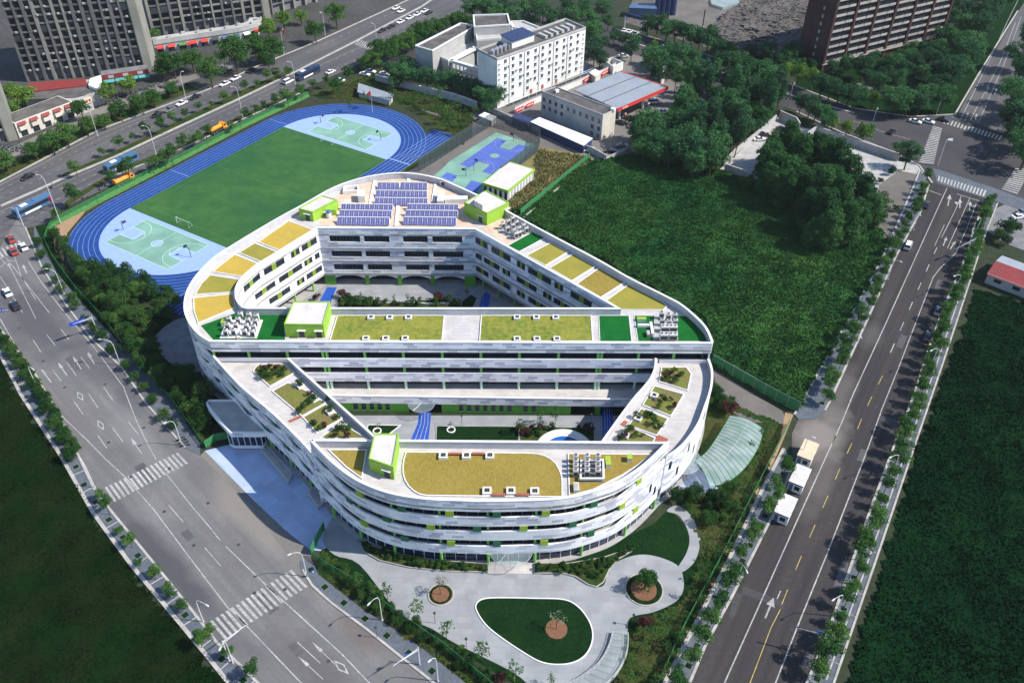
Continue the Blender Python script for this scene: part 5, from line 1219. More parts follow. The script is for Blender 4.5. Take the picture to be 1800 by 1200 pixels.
# round the white building
row_of('broad', [(655, 100), (668, 93), (683, 86), (697, 79), (712, 71), (724, 65), (738, 58), (752, 51), (766, 45), (780, 40), (795, 36), (812, 37), (640, 106, .8)], '# dense green tree from the left behind the white courtyard building', 'trees beside the boulevard at the white building', 1.35)
row_of('dark', [(690, 122), (703, 128), (712, 108), (720, 134), (735, 133), (750, 136), (765, 138), (780, 141), (795, 141), (808, 144), (822, 150), (836, 155), (850, 163), (862, 172), (873, 166), (845, 172, .9), (858, 182, .8), (722, 118, .9), (695, 140, .8)], '# dense tree from the left in front of the white courtyard building', 'trees in front of the white courtyard building', 1.2)
row_of('dark', [(830, 14), (848, 12), (868, 22), (885, 14), (903, 24), (920, 10), (938, 26), (955, 14), (972, 28), (990, 18), (1008, 30), (945, 5), (1000, 5), (1025, 12), (1035, 30), (1048, 45), (1042, 62), (1052, 75), (1060, 12), (1045, 90), (1055, 100, .8), (1070, 35, .8)], '# dark tree behind and right of the white courtyard building', 'trees behind the white courtyard building', 1.4)
row_of('feather', [(612, 175, 1), (640, 170, .9), (768, 160), (778, 196), (787, 206), (796, 212), (804, 206), (812, 216), (770, 178), (790, 182), (800, 188), (756, 172), (820, 200), (745, 168), (835, 190), (730, 160), (690, 160)], '# slim tree on the grass beyond the running track', 'slim trees beyond the running track', 1.7)
# along the cross street
row_of('dark', [(1140, 44), (1156, 42), (1173, 50), (1188, 52), (1203, 56), (1217, 62), (1231, 64), (1246, 68), (1260, 76), (1272, 84), (1080, 60, .7), (1096, 64, .7), (1113, 68, .8), (1111, 87, .8), (1151, 89), (1147, 108, 1.1), (1166, 98), (1182, 93), (1196, 98), (1210, 106), (1226, 112), (1180, 112), (1290, 106), (1303, 112), (1318, 118), (1334, 126), (1350, 132), (1160, 122), (1270, 102)],
       '# dark green tree from the left along the upper cross street', 'trees along the cross street', 1.4)
row_of('bright', [(1267, 78, .8), (1383, 122, .75), (1406, 128, .95), (1430, 138, .9), (1290, 42+50, .6), (1150, 76, .6), (1536, 170, .95)], '# bright green tree from the left along the upper cross street', 'bright trees along the cross street', 1.3)
row_of('dark', [(1446, 146), (1462, 150), (1478, 156), (1495, 160), (1512, 163), (1425, 186, .8), (1436, 192, .8), (1448, 200, .8), (1458, 210, .8), (1410, 178, .8), (1580, 168, 1.3), (1567, 176, 1.1), (1600, 176, 1.1), (1622, 170, 1.2), (1640, 160, 1.2), (1655, 142, 1.2), (1672, 132, 1.2), (1688, 118, 1.2), (1660, 172, 1), (1545, 145, .9), (1528, 130, .9), (1560, 128, .8), (1590, 120, .9), (1610, 110, .8), (1578, 142, .8)],
       '# dark round tree between brown tower and cross street', 'trees between the brown tower and the cross street', 1.35)
row_of('dark', [(1700, 102, 1.3), (1708, 84, 1.3), (1716, 64, 1.2), (1728, 46, 1.2), (1736, 28, 1.2), (1700, 40, 1.2), (1688, 18, 1.2), (1670, 28, 1.1), (1712, 8, 1.2), (1746, 10, 1.2), (1680, 60, 1.1), (1690, 78, 1.1), (1765, -2, 1.2), (1660, 60, 1), (1650, 85, .9), (1635, 98, .9)],
       '# dark tree from the bottom along the left side of the far road', 'trees along the far road', 1.4)
row_of('dark', [(1790, 150, 1.3), (1785, 178, 1.2), (1800, 200, 1.3), (1783, 205, 1.1), (1795, 235, 1.2), (1810, 260, 1.2), (1805, 120, 1.3), (1800, 90, 1.3), (1812, 60, 1.3), (1822, 170, 1.3), (1815, 225, 1.2)], '# dark tree from the left at the right edge, above the junction', 'trees on the right of the far road', 1.5)
row_of('bright', [(1488, 227, .75), (1520, 233, .95), (1463, 217, .7)], '# bright round tree beside the walled lot and cross street', 'bright trees beside the walled lot', 1.2)
row_of('dark', [(1597, 274, 1.15), (1578, 255, .7)], '# round dark tree at the street corner of the walled lot', None, 1)
row_of('scrub', [(1548, 317, .5), (1568, 300, .6), (1770, 400, 1), (1785, 395, .9), (1755, 412, .8), (1768, 420, .8), (1575, 365, .5)], '# scruffy bush on the bare ground near the right road', 'bushes on bare ground near the right road', 1)
row_of('tall', [(1190, 130), (1205, 128), (1222, 138), (1240, 132), (1258, 130), (1276, 134), (1292, 138), (1308, 142), (1325, 146), (1342, 152), (1358, 160)], '# tall poplar from the left in the back row of the wood', 'tall trees of the wood behind the field', 1.0)
scatter('tall', [(1190, 190), (1230, 185), (1290, 190), (1350, 195), (1385, 205), (1350, 225), (1290, 280), (1240, 290), (1180, 262), (1180, 230)], 64, 'tall dense tree in the wood between petrol station and walled lot', 'tall trees of the wood behind the field', (.85, 1.45), mind=3.2, kinds=['tall', 'tall', 'tall', 'dark', 'broad'])
scatter('dark', [(1105, 262), (1120, 248), (1190, 240), (1250, 270), (1262, 300), (1240, 325), (1190, 305), (1130, 285)], 34, 'rounded dark tree at the edge of the wood beside the field', 'tall trees of the wood behind the field', (1.1, 1.7), mind=3.2)
row_of('big', [(1362, 258, .95), (1385, 250, 1.05), (1350, 285, .9), (1405, 275, 1), (1428, 268, .9), (1378, 300, 1), (1452, 262, 1), (1470, 285, 1), (1500, 300, .95), (1520, 330, 1), (1410, 320, 1), (1440, 330, 1.05), (1480, 345, 1), (1512, 372, .95), (1450, 372, 1), (1420, 365, .85), (1488, 392, .9), (1536, 365, .8), (1350, 318, .75), (1385, 335, .8), (1430, 400, .8), (1460, 405, .8), (1460, 310, .95)],
       '# big dark evergreen from the left in the clump beside the bare lot', 'big evergreens in the clump beside the bare lot', 1.28)
row_of('shrub', along(GP([(0, 590), (60, 668), (100, 735), (135, 800)]), 1.7, 0), '# bushy plant from the top in the hedge on the far verge of the avenue', 'hedge on the far verge of the avenue', 1.7, .14, world=True)
scatter('dark', [(1440, 138), (1560, 108), (1650, 85), (1690, 100), (1660, 150), (1600, 150), (1500, 150)], 22, 'dark tree in the small park at the foot of the brown tower', 'park trees at the foot of the brown tower', (.8, 1.3), mind=4)
scatter('dark', [(1290, 100), (1400, 105), (1440, 130), (1420, 140), (1330, 118)], 12, 'dark tree between the demolition ground and the cross street', 'trees below the demolition ground', (.8, 1.3), mind=4)
# courtyards and roof gardens
row_of('redshrub', [(602, 514, 1.3), (557, 520, 1), (772, 521, 1.3)], '# dark red shrub from the left in the north courtyard', 'red shrubs in the north courtyard', 1.2, .03)
row_of('feather', [(792, 520, .9), (640, 528, .5), (660, 527, .5), (740, 530, .5), (720, 535, .4), (820, 512, .6)], '# small leafy tree in the north courtyard garden', 'small trees in the north courtyard', 1, .03)
row_of('feather', [(912, 745, 1.0), (950, 728, 1.0), (977, 727, 1.0)], '# slender tree from the left in front of the green courtyard wall', 'slender trees in the south courtyard', 1.0, .03)
row_of('bare', [(664, 747, .9), (792, 745, .9)], '# thin tree standing in a white ring in the south courtyard', 'ringed trees in the south courtyard', .7, .05)
row_of('roofbush', [(459, 652), (468, 648), (482, 654), (490, 650), (495, 656), (470, 657), (462, 660), (500, 648), (478, 660), (528, 672, 1.2), (552, 698, 1.2), (545, 704), (534, 715), (526, 722), (580, 716, 1.2), (553, 742, 1.1), (560, 752, .9), (592, 732, .8), (600, 748, 1.2), (613, 750, 1.1), (582, 765, .7), (575, 700, .7)],
       '# low shrub from the top in the left rooftop garden', 'shrubs in the left rooftop garden', 1.1, 12.55)
row_of('roofbush', [(1172, 652), (1186, 650), (1198, 658), (1188, 668), (1176, 664), (1165, 700), (1158, 712), (1180, 700, .7), (1138, 728, 1.2), (1150, 740, 1.4), (1148, 728, 1.1), (1162, 748, .9), (1118, 728, 1.1), (1104, 755, 1.1), (1092, 768), (1116, 762), (1130, 764, .7)],
       '# low shrub from the top in the right rooftop garden', 'shrubs in the right rooftop garden', 1.0, 12.55)
scatter('shrub', [(598, 526), (700, 531), (808, 528), (808, 540), (600, 540)], 30, 'low green shrub in the garden bed of the north courtyard', 'shrubs of the north courtyard garden', (.8, 1.7), z0=.03, mind=1.0, kinds=['shrub', 'shrub', 'roofbush'])
scatter('feather', [(598, 528), (700, 533), (808, 530), (808, 538), (600, 538)], 7, 'small light tree in the garden bed of the north courtyard', 'light trees of the north courtyard garden', (.45, .7), z0=.03, mind=3)
scatter('shrub', [(914, 752), (1040, 754), (1040, 768), (914, 768)], 16, 'low shrub on the soil bed beside the round pool', 'shrubs beside the round pool', (.6, 1.2), z0=.06, mind=.9, kinds=['shrub', 'redshrub'], excl=disc(c4, 7.2))
scatter('scrub', [(1300, 330), (1345, 345), (1400, 400), (1450, 440), (1540, 410), (1555, 380), (1500, 330), (1400, 330)], 30, 'low dark tree filling the foot of the clump beside the bare lot', 'low trees at the foot of the clump beside the bare lot', (.7, 1.25), mind=3.4, kinds=['scrub', 'dark'])
row_of('redshrub', [(462, 645), (474, 643), (486, 644), (545, 690), (570, 745), (590, 762), (610, 765), (1180, 655), (1192, 660), (1170, 660), (1185, 712), (1112, 752), (1098, 765)], '# brownish shrub from the left in the rooftop garden beds', 'brownish shrubs of the rooftop gardens', .8, 12.55, cat='shrub')
# hedge plants in front of the building
scatter('shrub', [(640, 955), (700, 978), (760, 989), (855, 996), (855, 1002), (760, 998), (700, 988), (645, 968)], 34, 'clipped low hedge plant left of the main entrance steps', 'hedge plants before the front of the school', (.7, 1.0), z0=.3, mind=.9)
scatter('shrub', [(945, 994), (1010, 994), (1060, 984), (1120, 960), (1105, 970), (1065, 1000), (1050, 1022), (1020, 1008), (945, 1003)], 40, 'clipped low hedge plant right of the main entrance steps', 'hedge plants before the front of the school', (.7, 1.0), z0=.3, mind=.9)

# --- meadows and rough ground: nobody could count the blades
def meadow(name, poly, n, blade, h, m, seed, label, amp=.5, excl=None, grid=.7, px=True, z0=.0, up=.9, clump=.22):
    p = GP(poly) if px else poly; xs = np.array([q[0] for q in p]); ys = np.array([q[1] for q in p]); r = np.random.default_rng(seed)
    gx = np.arange(xs.min(), xs.max(), grid); gy_ = np.arange(ys.min(), ys.max(), grid); X, Y = np.meshgrid(gx, gy_)
    Hf = lambda x, y: z0+.06+amp*np.maximum(0, fbm(x*clump, y*clump, 3)-.3)+amp*.25*vnoise(x*.9, y*.9)
    Z = Hf(X, Y); nx, ny = len(gx), len(gy_); idx = np.arange(nx*ny).reshape(ny, nx)
    Q = np.stack([idx[:-1, :-1], idx[:-1, 1:], idx[1:, 1:], idx[1:, :-1]], -1).reshape(-1, 4)
    cx = X[:-1, :-1].ravel()+grid/2; cy = Y[:-1, :-1].ravel()+grid/2; k = inpoly_np(cx+1.8*(vnoise(cx*.7, cy*.7)-.5), cy+1.8*(vnoise(cx*.7+50, cy*.7)-.5), p)
    if excl: k &= ~inpoly_np(cx, cy, excl)
    Q = Q[k]; V = np.stack([X.ravel(), Y.ravel(), Z.ravel()], 1)
    N_ = int(n*(xs.max()-xs.min())*(ys.max()-ys.min())); bx = r.uniform(xs.min(), xs.max(), N_); by = r.uniform(ys.min(), ys.max(), N_); k = inpoly_np(bx+1.8*(vnoise(bx*.7, by*.7)-.5), by+1.8*(vnoise(bx*.7+50, by*.7)-.5), p)
    if excl: k &= ~inpoly_np(bx, by, excl)
    k &= r.random(N_) < .25+1.1*fbm(bx*clump*1.5+9, by*clump*1.5, 2); bx, by = bx[k], by[k]; N_ = len(bx); bz = Hf(bx, by)
    a = r.uniform(0, 2*np.pi, N_); s = blade*r.uniform(.5, 1.3, N_); hh = h*r.uniform(.4, 1.25, N_)*(.5+.9*fbm(bx*clump, by*clump, 2)); tx = r.normal(0, .45, N_)*hh; ty = r.normal(0, .45, N_)*hh
    dx, dy = np.cos(a)*s/2, np.sin(a)*s/2
    B = np.stack([np.stack([bx-dx, by-dy, bz-.05], 1), np.stack([bx+dx, by+dy, bz-.05], 1), np.stack([bx+dx*.5+tx, by+dy*.5+ty, bz+hh], 1), np.stack([bx-dx*.6+tx, by-dy*.6+ty, bz+hh*.85], 1)], 1).reshape(-1, 3)
    QB = np.arange(len(B)).reshape(-1, 4)+len(V)
    o = np_mesh(name, np.concatenate([V, B]), np.concatenate([Q, QB]), m); return tag(o, label, 'grass', kind='stuff')
SCHX = offset(UO+[UL, UR][::-1][:0], -1.6, True)
meadow('meadow_grass', [(900, 372), (1036, 285), (1110, 272), (1200, 295), (1272, 302), (1340, 324), (1420, 314), (1480, 332), (1530, 372), (1560, 428), (1575, 402), (1538, 478), (1475, 592), (1399, 722), (1255, 642), (1240, 560), (1100, 480)], 26, .38, .3, 'field_rough', 5, 'tall rough green grass filling the field behind the school', 1.5, excl=SCHX, grid=.8)
meadow('dark_field_grass', [(1472, 1260), (1610, 800), (1700, 560), (1714, 508), (1740, 515), (1800, 535), (1990, 560), (2060, 1260)], 13, .42, .26, 'field_teal', 6, 'dark rough grass field right of the right road', 1.0, grid=.8)
meadow('dark_field_grass', [(-200, 600), (-6, 622), (34, 700), (104, 806), (160, 906), (226, 996), (293, 1076), (360, 1156), (440, 1262), (-200, 1262)], 22, .3, .2, 'field_dark', 7, 'very dark mown grass field left of the avenue', .25, grid=1.0)
EXC = GP([(1205, 730), (1285, 720), (1350, 745), (1320, 870), (1225, 872), (1190, 830)])
meadow('lawn_grass', [(1196, 800), (1240, 722), (1262, 700), (1375, 745), (1340, 850), (1220, 1098), (1150, 1228), (1075, 1235), (1110, 1110), (1205, 1052), (1238, 960), (1210, 890)], 12, .22, .16, 'lawn_mid', 8, 'patchy lawn between the school and its right fence', .1, excl=EXC, z0=.06)
meadow('lawn_grass', [(96, 405), (115, 470), (200, 515), (262, 560), (290, 640), (365, 700), (372, 775), (355, 775), (300, 700), (205, 590), (100, 450)], 10, .3, .3, 'lawn_mid', 9, 'undergrowth below the thicket beside the west fence', .3, z0=.02)
meadow('lawn_grass', [(560, 962), (590, 985), (700, 1078), (860, 1182), (900, 1225), (850, 1225), (760, 1150), (620, 1050), (556, 1000)], 12, .25, .25, 'lawn_mid', 10, 'grass of the hedge strip between forecourt and fence', .12, z0=.04)
meadow('dry_grass', [(948, 262), (1040, 280), (1008, 305), (915, 378), (885, 362), (905, 312), (940, 296)], 12, .3, .7, 'grass_dry', 11, 'tall dry brown grass behind the store building', .5, z0=.02)
meadow('rough_grass', [(560, 172), (605, 150), (660, 130), (730, 160), (830, 200), (832, 233), (812, 255), (803, 232), (770, 200), (700, 178), (620, 176)], 7, .4, .3, 'lawn_mid', 12, 'rough grass beyond the curve of the running track', .3, z0=.02)
# ---------------------------------------------------------------- vehicles
def xz_body(b, prof, w, taper=0, m=None):
    """side profile (x, z) extruded across y; taper pulls the upper points in"""
    zs = [p[1] for p in prof]; z0, z1 = min(zs), max(zs); n = len(prof); i0 = len(b.v); mm = b.cur if m is None else m
    for sg in (-1, 1):
        for x, z in prof: b.v.append((x, sg*(w/2-taper*((z-z0)/(z1-z0+1e-6))), z))
    for i in range(n):
        j = (i+1) % n; b.f.append((i0+i, i0+j, i0+n+j, i0+n+i)); b.mi.append(mm); b.uv.append(None)
    b.f.append(tuple(i0+i for i in range(n))); b.f.append(tuple(i0+n+i for i in range(n-1, -1, -1))); b.mi += [mm, mm]; b.uv += [None, None]
def wheel(root, x, y, r=.33, w=.22):
    b = MB(); n = 12
    for sg, rr, mm in ((1, r, 0),):
        pts = [(x+rr*math.cos(2*math.pi*k/n), rr+rr*math.sin(2*math.pi*k/n)) for k in range(n)]
        i0 = len(b.v)
        for yy in (y-w/2, y+w/2): b.v.extend([(px, yy, pz) for px, pz in pts])
        for k in range(n): j = (k+1) % n; b.f.append((i0+k, i0+j, i0+n+j, i0+n+k)); b.mi.append(0); b.uv.append(None)
        b.f.append(tuple(range(i0, i0+n))); b.f.append(tuple(range(i0+2*n-1, i0+n-1, -1))); b.mi += [0, 0]; b.uv += [None, None]
    yy = y+(w/2+.01)*(1 if y > 0 else -1); b.face([(x+r*.55*math.cos(2*math.pi*k/8), yy, r+r*.55*math.sin(2*math.pi*k/8)) for k in range(8)], m=1)
    return b.build('wheel', ['tyre', 'steel'], root)
def car_proto(m, kind='car'):
    root = thing('parked_car' if kind == 'car' else 'parked_van', 'x', kind)
    b = MB()
    if kind == 'car':
        xz_body(b, [(-2.25, .35), (-2.3, .62), (-2.1, .9), (-1.3, .95), (.95, .93), (1.9, .8), (2.28, .6), (2.3, .32)], 1.8, .06)
        roof = [(-1.55, .93), (-1.0, 1.4), (.15, 1.45), (1.05, .93)]; rf = [(-.95, 1.41), (-.85, 1.47), (.05, 1.49), (.15, 1.44)]; W = 1.62
    else:
        xz_body(b, [(-2.4, .35), (-2.45, 1.1), (-2.3, 1.2), (1.3, 1.2), (2.1, 1.0), (2.4, .7), (2.4, .35)], 1.85, .04)
        roof = [(-2.4, 1.18), (-2.3, 1.85), (.8, 1.85), (1.7, 1.18)]; rf = [(-2.3, 1.84), (-2.2, 1.94), (.6, 1.94), (.8, 1.84)]; W = 1.72
    b.build('body', m, root)
    b = MB(); xz_body(b, roof, W, .16); b.build('windows', 'glass_dark', root)
    b = MB(); xz_body(b, rf, W-.3, .03); b.build('roof', m, root)
    for x in (-1.4, 1.42):
        for y in (-.83, .83): wheel(root, x, y)
    for y in (-.62, .62):
        b = MB(); b.box((2.27, y, .55), (.08, .34, .16)); b.build('headlight', 'lamp_lens', root)
        b = MB(); b.box((-2.27, y, .66), (.08, .3, .14)); b.build('tail_light', 'sign_red', root)
    root.location = (0, 0, -500); return [root, False]
CARS = {}
def car(kind, m, px, py, th, label, group='cars on the roads and in the yards', z=.05):
    key = (kind, m)
    if key not in CARS: CARS[key] = car_proto(m, kind)
    pr = CARS[key]; x, y = G(px, py, .7)
    if not pr[1]: pr[1] = True; o = pr[0]; o.location = (x, y, z); o.rotation_euler = (0, 0, th); o['label'] = label; o['group'] = group
    else: o = dup(pr[0], (x, y, z), th, None, label, group)
    if kind == 'van': o['category'] = 'van'
W_, B_k, Gy, Rd = 'paint_white', 'paint_black', 'paint_grey', 'paint_red'
XD = ang(G(1400, 170), G(1600, 222)); AD = ang(G(90, 620), G(40, 540))
car('car', B_k, 48, 310, RD+math.pi, 'black car driving alone at the left end of the boulevard')
car('car', B_k, 276, 201, RD+math.pi, 'black car, first of the queue left of the tall lamp on the far carriageway')
car('car', Gy, 298, 192, RD+math.pi, 'silver car second in the queue on the far carriageway of the boulevard')
car('car', W_, 319, 181, RD+math.pi, 'white car third in the queue on the far carriageway of the boulevard')
car('car', B_k, 343, 170, RD+math.pi, 'black car fourth in the queue on the far carriageway of the boulevard')
car('car', W_, 395, 147, RD+math.pi, 'white car with a second white car close ahead, far carriageway')
car('car', W_, 414, 137, RD+math.pi, 'white car right of the other white one near the garden trees')
car('car', B_k, 441, 123, RD+math.pi, 'black car stopped beside the parked scooters at the wide corner')
car('van', W_, 507, 143, RD, 'white van driving just behind the dark bus')
car('car', W_, 581, 126, RD, 'white car in front of the dark bus on the near carriageway')
for k, (px, py, m, t) in enumerate(((672, 53, B_k, 'black car at the bottom of the parked row by the hatched road corner'), (688, 46, B_k, 'second black car in the parked row by the hatched road corner'), (704, 38, W_, 'white car third in the parked row by the road corner'),
                                    (720, 31, W_, 'white car fourth in the parked row by the road corner'), (733, 25, W_, 'white car fifth in the parked row by the road corner'), (746, 19, W_, 'white car sixth in the parked row by the road corner'), (754, 22, B_k, 'black car tucked beside the top end of the parked row'),
                                    (696, 14, W_, 'white car at the top edge in the middle of the boulevard'), (705, 19, W_, 'white car side by side with another at the top of the boulevard'))):
    car('car', m, px, py, RD+math.pi, t)
for k, (px, py, m, t) in enumerate(((641, 130, W_, 'white car leftmost of the three parked beside the wall below the trees'), (651, 125, W_, 'white car in the middle of the three parked by the wall'), (676, 129, W_, 'white car rightmost of the three parked by the wall'))):
    car('car', m, px, py, XD+.3, t)
car('van', W_, 597, 143, RD, 'white van half hidden by trees at the track corner of the boulevard')
car('car', W_, 41, 433, AD, 'white car waiting at the top zebra crossing of the avenue', z=.05)
car('car', Rd, 23, 441, AD, 'red-brown car crossing the upper left zebra beside the white car'); car('car', Rd, 19, 420, AD, 'small red car just beyond the upper left zebra crossing')
car('car', W_, 13, 513, AD, 'white car on the avenue ahead of a black car'); car('car', B_k, 27, 536, AD, 'black car on the avenue near the left edge')
car('van', W_, 1597, 431, RD, 'white van parked on the left side of the right road'); car('car', Gy, 1650, 546, RD, 'silver car parked under trees on the right side of the right road')
car('car', B_k, 1632, 591, RD, 'black car parked under trees on the right side of the right road'); car('car', B_k, 1628, 359, RD, 'dark car near the top left kerb of the right road')
car('car', W_, 1609, 213, XD, 'left one of two white cars waiting on the cross street'); car('car', W_, 1632, 213, XD, 'right one of two white cars waiting on the cross street')
car('car', B_k, 1659, 210, XD, 'black car in front of the two white cars on the cross street'); car('car', B_k, 1568, 231, RD-.2, 'black car turning on the cross street below the white cars')
car('van', W_, 1150, 179, .2, 'white van under the edge of the petrol station canopy'); car('car', 'paint_navy', 1135, 187, RD+1.5, 'dark blue car beside the white van at the petrol station')
car('car', W_, 1167, 196, .2, 'white car leaving the petrol station'); car('car', B_k, 1106, 207, RD+1.5, 'black car under the petrol station canopy'); car('car', B_k, 1090, 215, RD+1.5, 'black car nearest the pale end wall under the station canopy')
car('car', W_, 1096, 98, .1, 'white car in the street above the small white kiosk building')
for px, py, t in ((1098, 53, 'leftmost'), (1107, 55, 'middle'), (1117, 58, 'rightmost')): car('car', W_, px, py, RD, t+' white car of three parked in front of the dark gate frame')
car('car', Gy, 1093, 255, .1, 'grey car parked right of the pale end wall'); car('car', B_k, 1075, 265, -.1, 'black car parked in the corner of the station yard'); car('car', W_, 1035, 262, .3, 'white car parked at the end of the long white shed')
car('car', W_, 1335, 244, .1, 'white car parked in the walled lot next to the wood'); car('car', B_k, 1342, 236, .1, 'black car parked beside a white one in the walled lot'); car('car', Rd, 1408, 240, .1, 'red car parked against the wall of the lot'); car('car', B_k, 1374, 226, -.2, 'black car parked in the top corner of the walled lot')
for px, py, m, t in ((1790, 380, W_, 'white'), (1798, 372, Gy, 'grey')): car('car', m, px, py, .3, t+' car at the right edge beside the curved service road')

def bus(px, py, m, label, th):
    x, y = G(px, py, 1.5); root = thing('city_bus', label, 'bus', (x, y, .05), th, 'buses on the boulevard')
    L = 12.4
    b = MB(); xz_body(b, [(-L/2, .35), (-L/2, 2.9), (-L/2+.25, 3.1), (L/2-.3, 3.1), (L/2, 2.8), (L/2+.05, .35)], 2.55, .08); b.build('body', m, root)
    for sg in (-1, 1):
        b = MB(); b.box((0, sg*1.235, 1.35), (L-1.0, .06, 1.15)); b.build('side_windows', 'glass_dark', root)
        b = MB(); b.box((1.0, sg*1.29, .55), (5.5, .03, .65)); b.build('side_panel', 'paint_white', root)
    b = MB(); b.box((L/2+.02, 0, 1.1), (.06, 2.2, 1.5)); b.build('windscreen', 'glass_dark', root)
    b = MB(); b.box((-2.2, 0, 3.1), (3.6, 1.7, .22)); b.build('roof_unit', m, root); b = MB(); b.box((2.8, 0, 3.1), (2.2, 1.4, .16)); b.build('roof_hatch', 'paint_white', root)
    for xx in (-3.4, 3.6):
        for y_ in (-1.12, 1.12): wheel(root, xx, y_, .48, .3)
    for y_ in (-.9, .9): b = MB(); b.box((L/2+.04, y_, .6), (.06, .35, .2)); b.build('headlight', 'lamp_lens', root)
bus(58, 362, 'paint_blue', 'blue bus behind the tall lamp at the left end of the boulevard', RD+math.pi)
bus(213, 286, 'paint_blue', 'pale-roofed blue bus beside the orange tanker truck', RD+math.pi)
bus(541, 128, 'paint_navy', 'dark navy bus on the boulevard near the track corner', RD+math.pi)
def tanker(px, py, label):
    x, y = G(px, py, 1.3); root = thing('service_truck', label, 'truck', (x, y, .1), RD, 'orange trucks by the running track')
    b = MB(); b.box((0, 0, .6), (7.0, 2.0, .35)); b.build('chassis', 'steel_dark', root)
    b = MB(); xz_body(b, [(1.9, .6), (1.9, 2.5), (2.3, 2.65), (3.1, 2.6), (3.6, 1.7), (3.65, .6)], 2.3, .08); b.build('cab', 'paint_orange', root)
    b = MB(); xz_body(b, [(3.12, 1.65), (3.0, 2.45), (3.18, 2.5), (3.63, 1.72)], 2.0, .06); b.build('windscreen', 'glass_dark', root)
    for sg in (-1, 1): b = MB(); b.box((2.7, sg*1.13, 1.6), (.9, .06, .7)); b.build('side_window', 'glass_dark', root)
    b = MB(); n = 14; i0 = 0
    pts = [(1.15*math.cos(2*math.pi*k/n), 1.9+.85*math.sin(2*math.pi*k/n)) for k in range(n)]
    for xx, s in ((-3.6, .9), (-3.4, 1), (1.5, 1), (1.65, .9)): b.v.extend([(xx, p[0]*s, 1.9+(p[1]-1.9)*s) for p in pts])
    for q in range(3):
        for k in range(n): j = (k+1) % n; b.f.append((q*n+k, q*n+j, q*n+n+j, q*n+n+k)); b.mi.append(0); b.uv.append(None)
    b.f.append(tuple(range(n))); b.f.append(tuple(range(3*n, 4*n))); b.mi += [0, 0]; b.uv += [None, None]; b.build('tank', 'paint_orange', root, smooth=False)
    b = MB(); b.box((-1, 0, 2.75), (3.6, .7, .12)); b.build('walkway', 'steel_dark', root)
    for xx in (-2.6, -1.4, 2.7):
        for y_ in (-1.0, 1.0): wheel(root, xx, y_, .48, .3)
tanker(217, 316, 'orange tanker truck parked below the pale-roofed bus'); tanker(382, 226, 'orange tanker truck with white side label, parked farther up the verge')

# scooters
sp = thing('scooter', 'x', 'scooter'); b = MB(); b.tube([(-.7, 0, .55), (0, 0, .35), (.35, 0, .4), (.6, 0, .95)], [.16, .12, .1, .05], 6); b.build('body', 'paint_grey', sp)
b = MB(); b.box((-.35, 0, .68), (.7, .26, .12)); b.build('seat', 'steel_dark', sp)
for x in (-.6, .62): wheel(sp, x, 0, .24, .1)
b = MB(); b.tube([(.6, -.3, 1.0), (.62, 0, .98), (.6, .3, 1.0)], .025, 5); b.build('handlebar', 'steel_dark', sp); sp.location = (0, 0, -500)
SP = [False]
def scooter(px, py, th, label, group='scooters parked in front of the shops'):
    x, y = G(px, py, .4)
    if not SP[0]: SP[0] = True; sp.location = (x, y, .08); sp.rotation_euler = (0, 0, th); sp['label'] = label; sp['group'] = group
    else: dup(sp, (x, y, .08), th, 1.25, label, group)
for k in range(34):
    t = k/33; px = 200+t*110+random.uniform(-3, 3); py = 176-t*26+random.uniform(-7, 7)
    scooter(px, py, RD+1.4+random.uniform(-.4, .4), 'one of the scooters parked on the forecourt of the shops beyond the boulevard')
for k in range(20):
    t = k/19; scooter(420+t*75+random.uniform(-2, 2), 112-t*22+random.uniform(-4, 4), RD+1.4+random.uniform(-.4, .4), 'one of the scooters in the row along the wide corner kerb')
for k in range(22): scooter(random.uniform(0, 50), random.uniform(252, 268), random.uniform(0, 3), 'one of the scooters crowded at the left edge above the boulevard')
for px, py, t in ((150, 346, 'scooter parked on the track-side pavement, left one of two'), (180, 331, 'scooter parked on the track-side pavement, near the orange tanker')): scooter(px, py, RD, t, 'scooters on the track-side pavement')
for k, (px, py) in enumerate(((323, 777), (319, 772), (325, 782))): scooter(px, py, AD+1.2, ('first', 'second', 'third')[k]+' scooter beside the lamp at the corner of the entrance plaza', 'scooters by the entrance plaza')
scooter(92, 328, RD+1, 'scooter crossing the boulevard at the end of the median', 'scooters on the boulevard')

# ---------------------------------------------------------------- lamps, signs, poles
def lamp(base, head, H, label, group, m='steel_white', two=0):
    x, y = G(*base); hx, hy = G(head[0], head[1], H); d = math.hypot(hx-x, hy-y); th = ang((x, y), (hx, hy)); d = min(max(d, .9), 2.8)
    root = thing('street_lamp', label, 'street lamp', (x, y, .05), th, group)
    b = MB(); b.cyl((0, 0), .22, 0, .25, 8); b.build('base', 'concrete', root)
    b = MB(); b.tube([(0, 0, 0), (0, 0, H*.8), (d*.12, 0, H*.93), (d*.5, 0, H), (d, 0, H+.1)], [.1, .075, .06, .05, .04], 7); b.build('pole', m, root)
    b = MB(); xz_body(b, [(d-.15, H+.02), (d-.1, H+.2), (d+.5, H+.18), (d+.62, H+.1), (d+.5, H+.02)], .26, .04); hd = b.build('lamp_head', m, root)
    b = MB(); b.box((d+.3, 0, H-.02), (.6, .24, .03)); b.build('lens', 'lamp_lens', hd)
def height_of(base, head): 
    g = G(*base); best = min((abs(PX(g[0], g[1], z/5)[1]-head[1]), z/5) for z in range(10, 90)); return best[1]
for k, (b_, h) in enumerate((((1467, 1083), (1453, 1062)), ((1565, 838), (1548, 812)), ((1633, 650), (1620, 626)), ((1675, 520), (1669, 489)), ((1711, 418), (1702, 400)))):
    lamp(b_, h, 7.5, ordw(k+1)+' lamp post from the bottom on the right pavement of the right road', 'lamp posts of the right road')
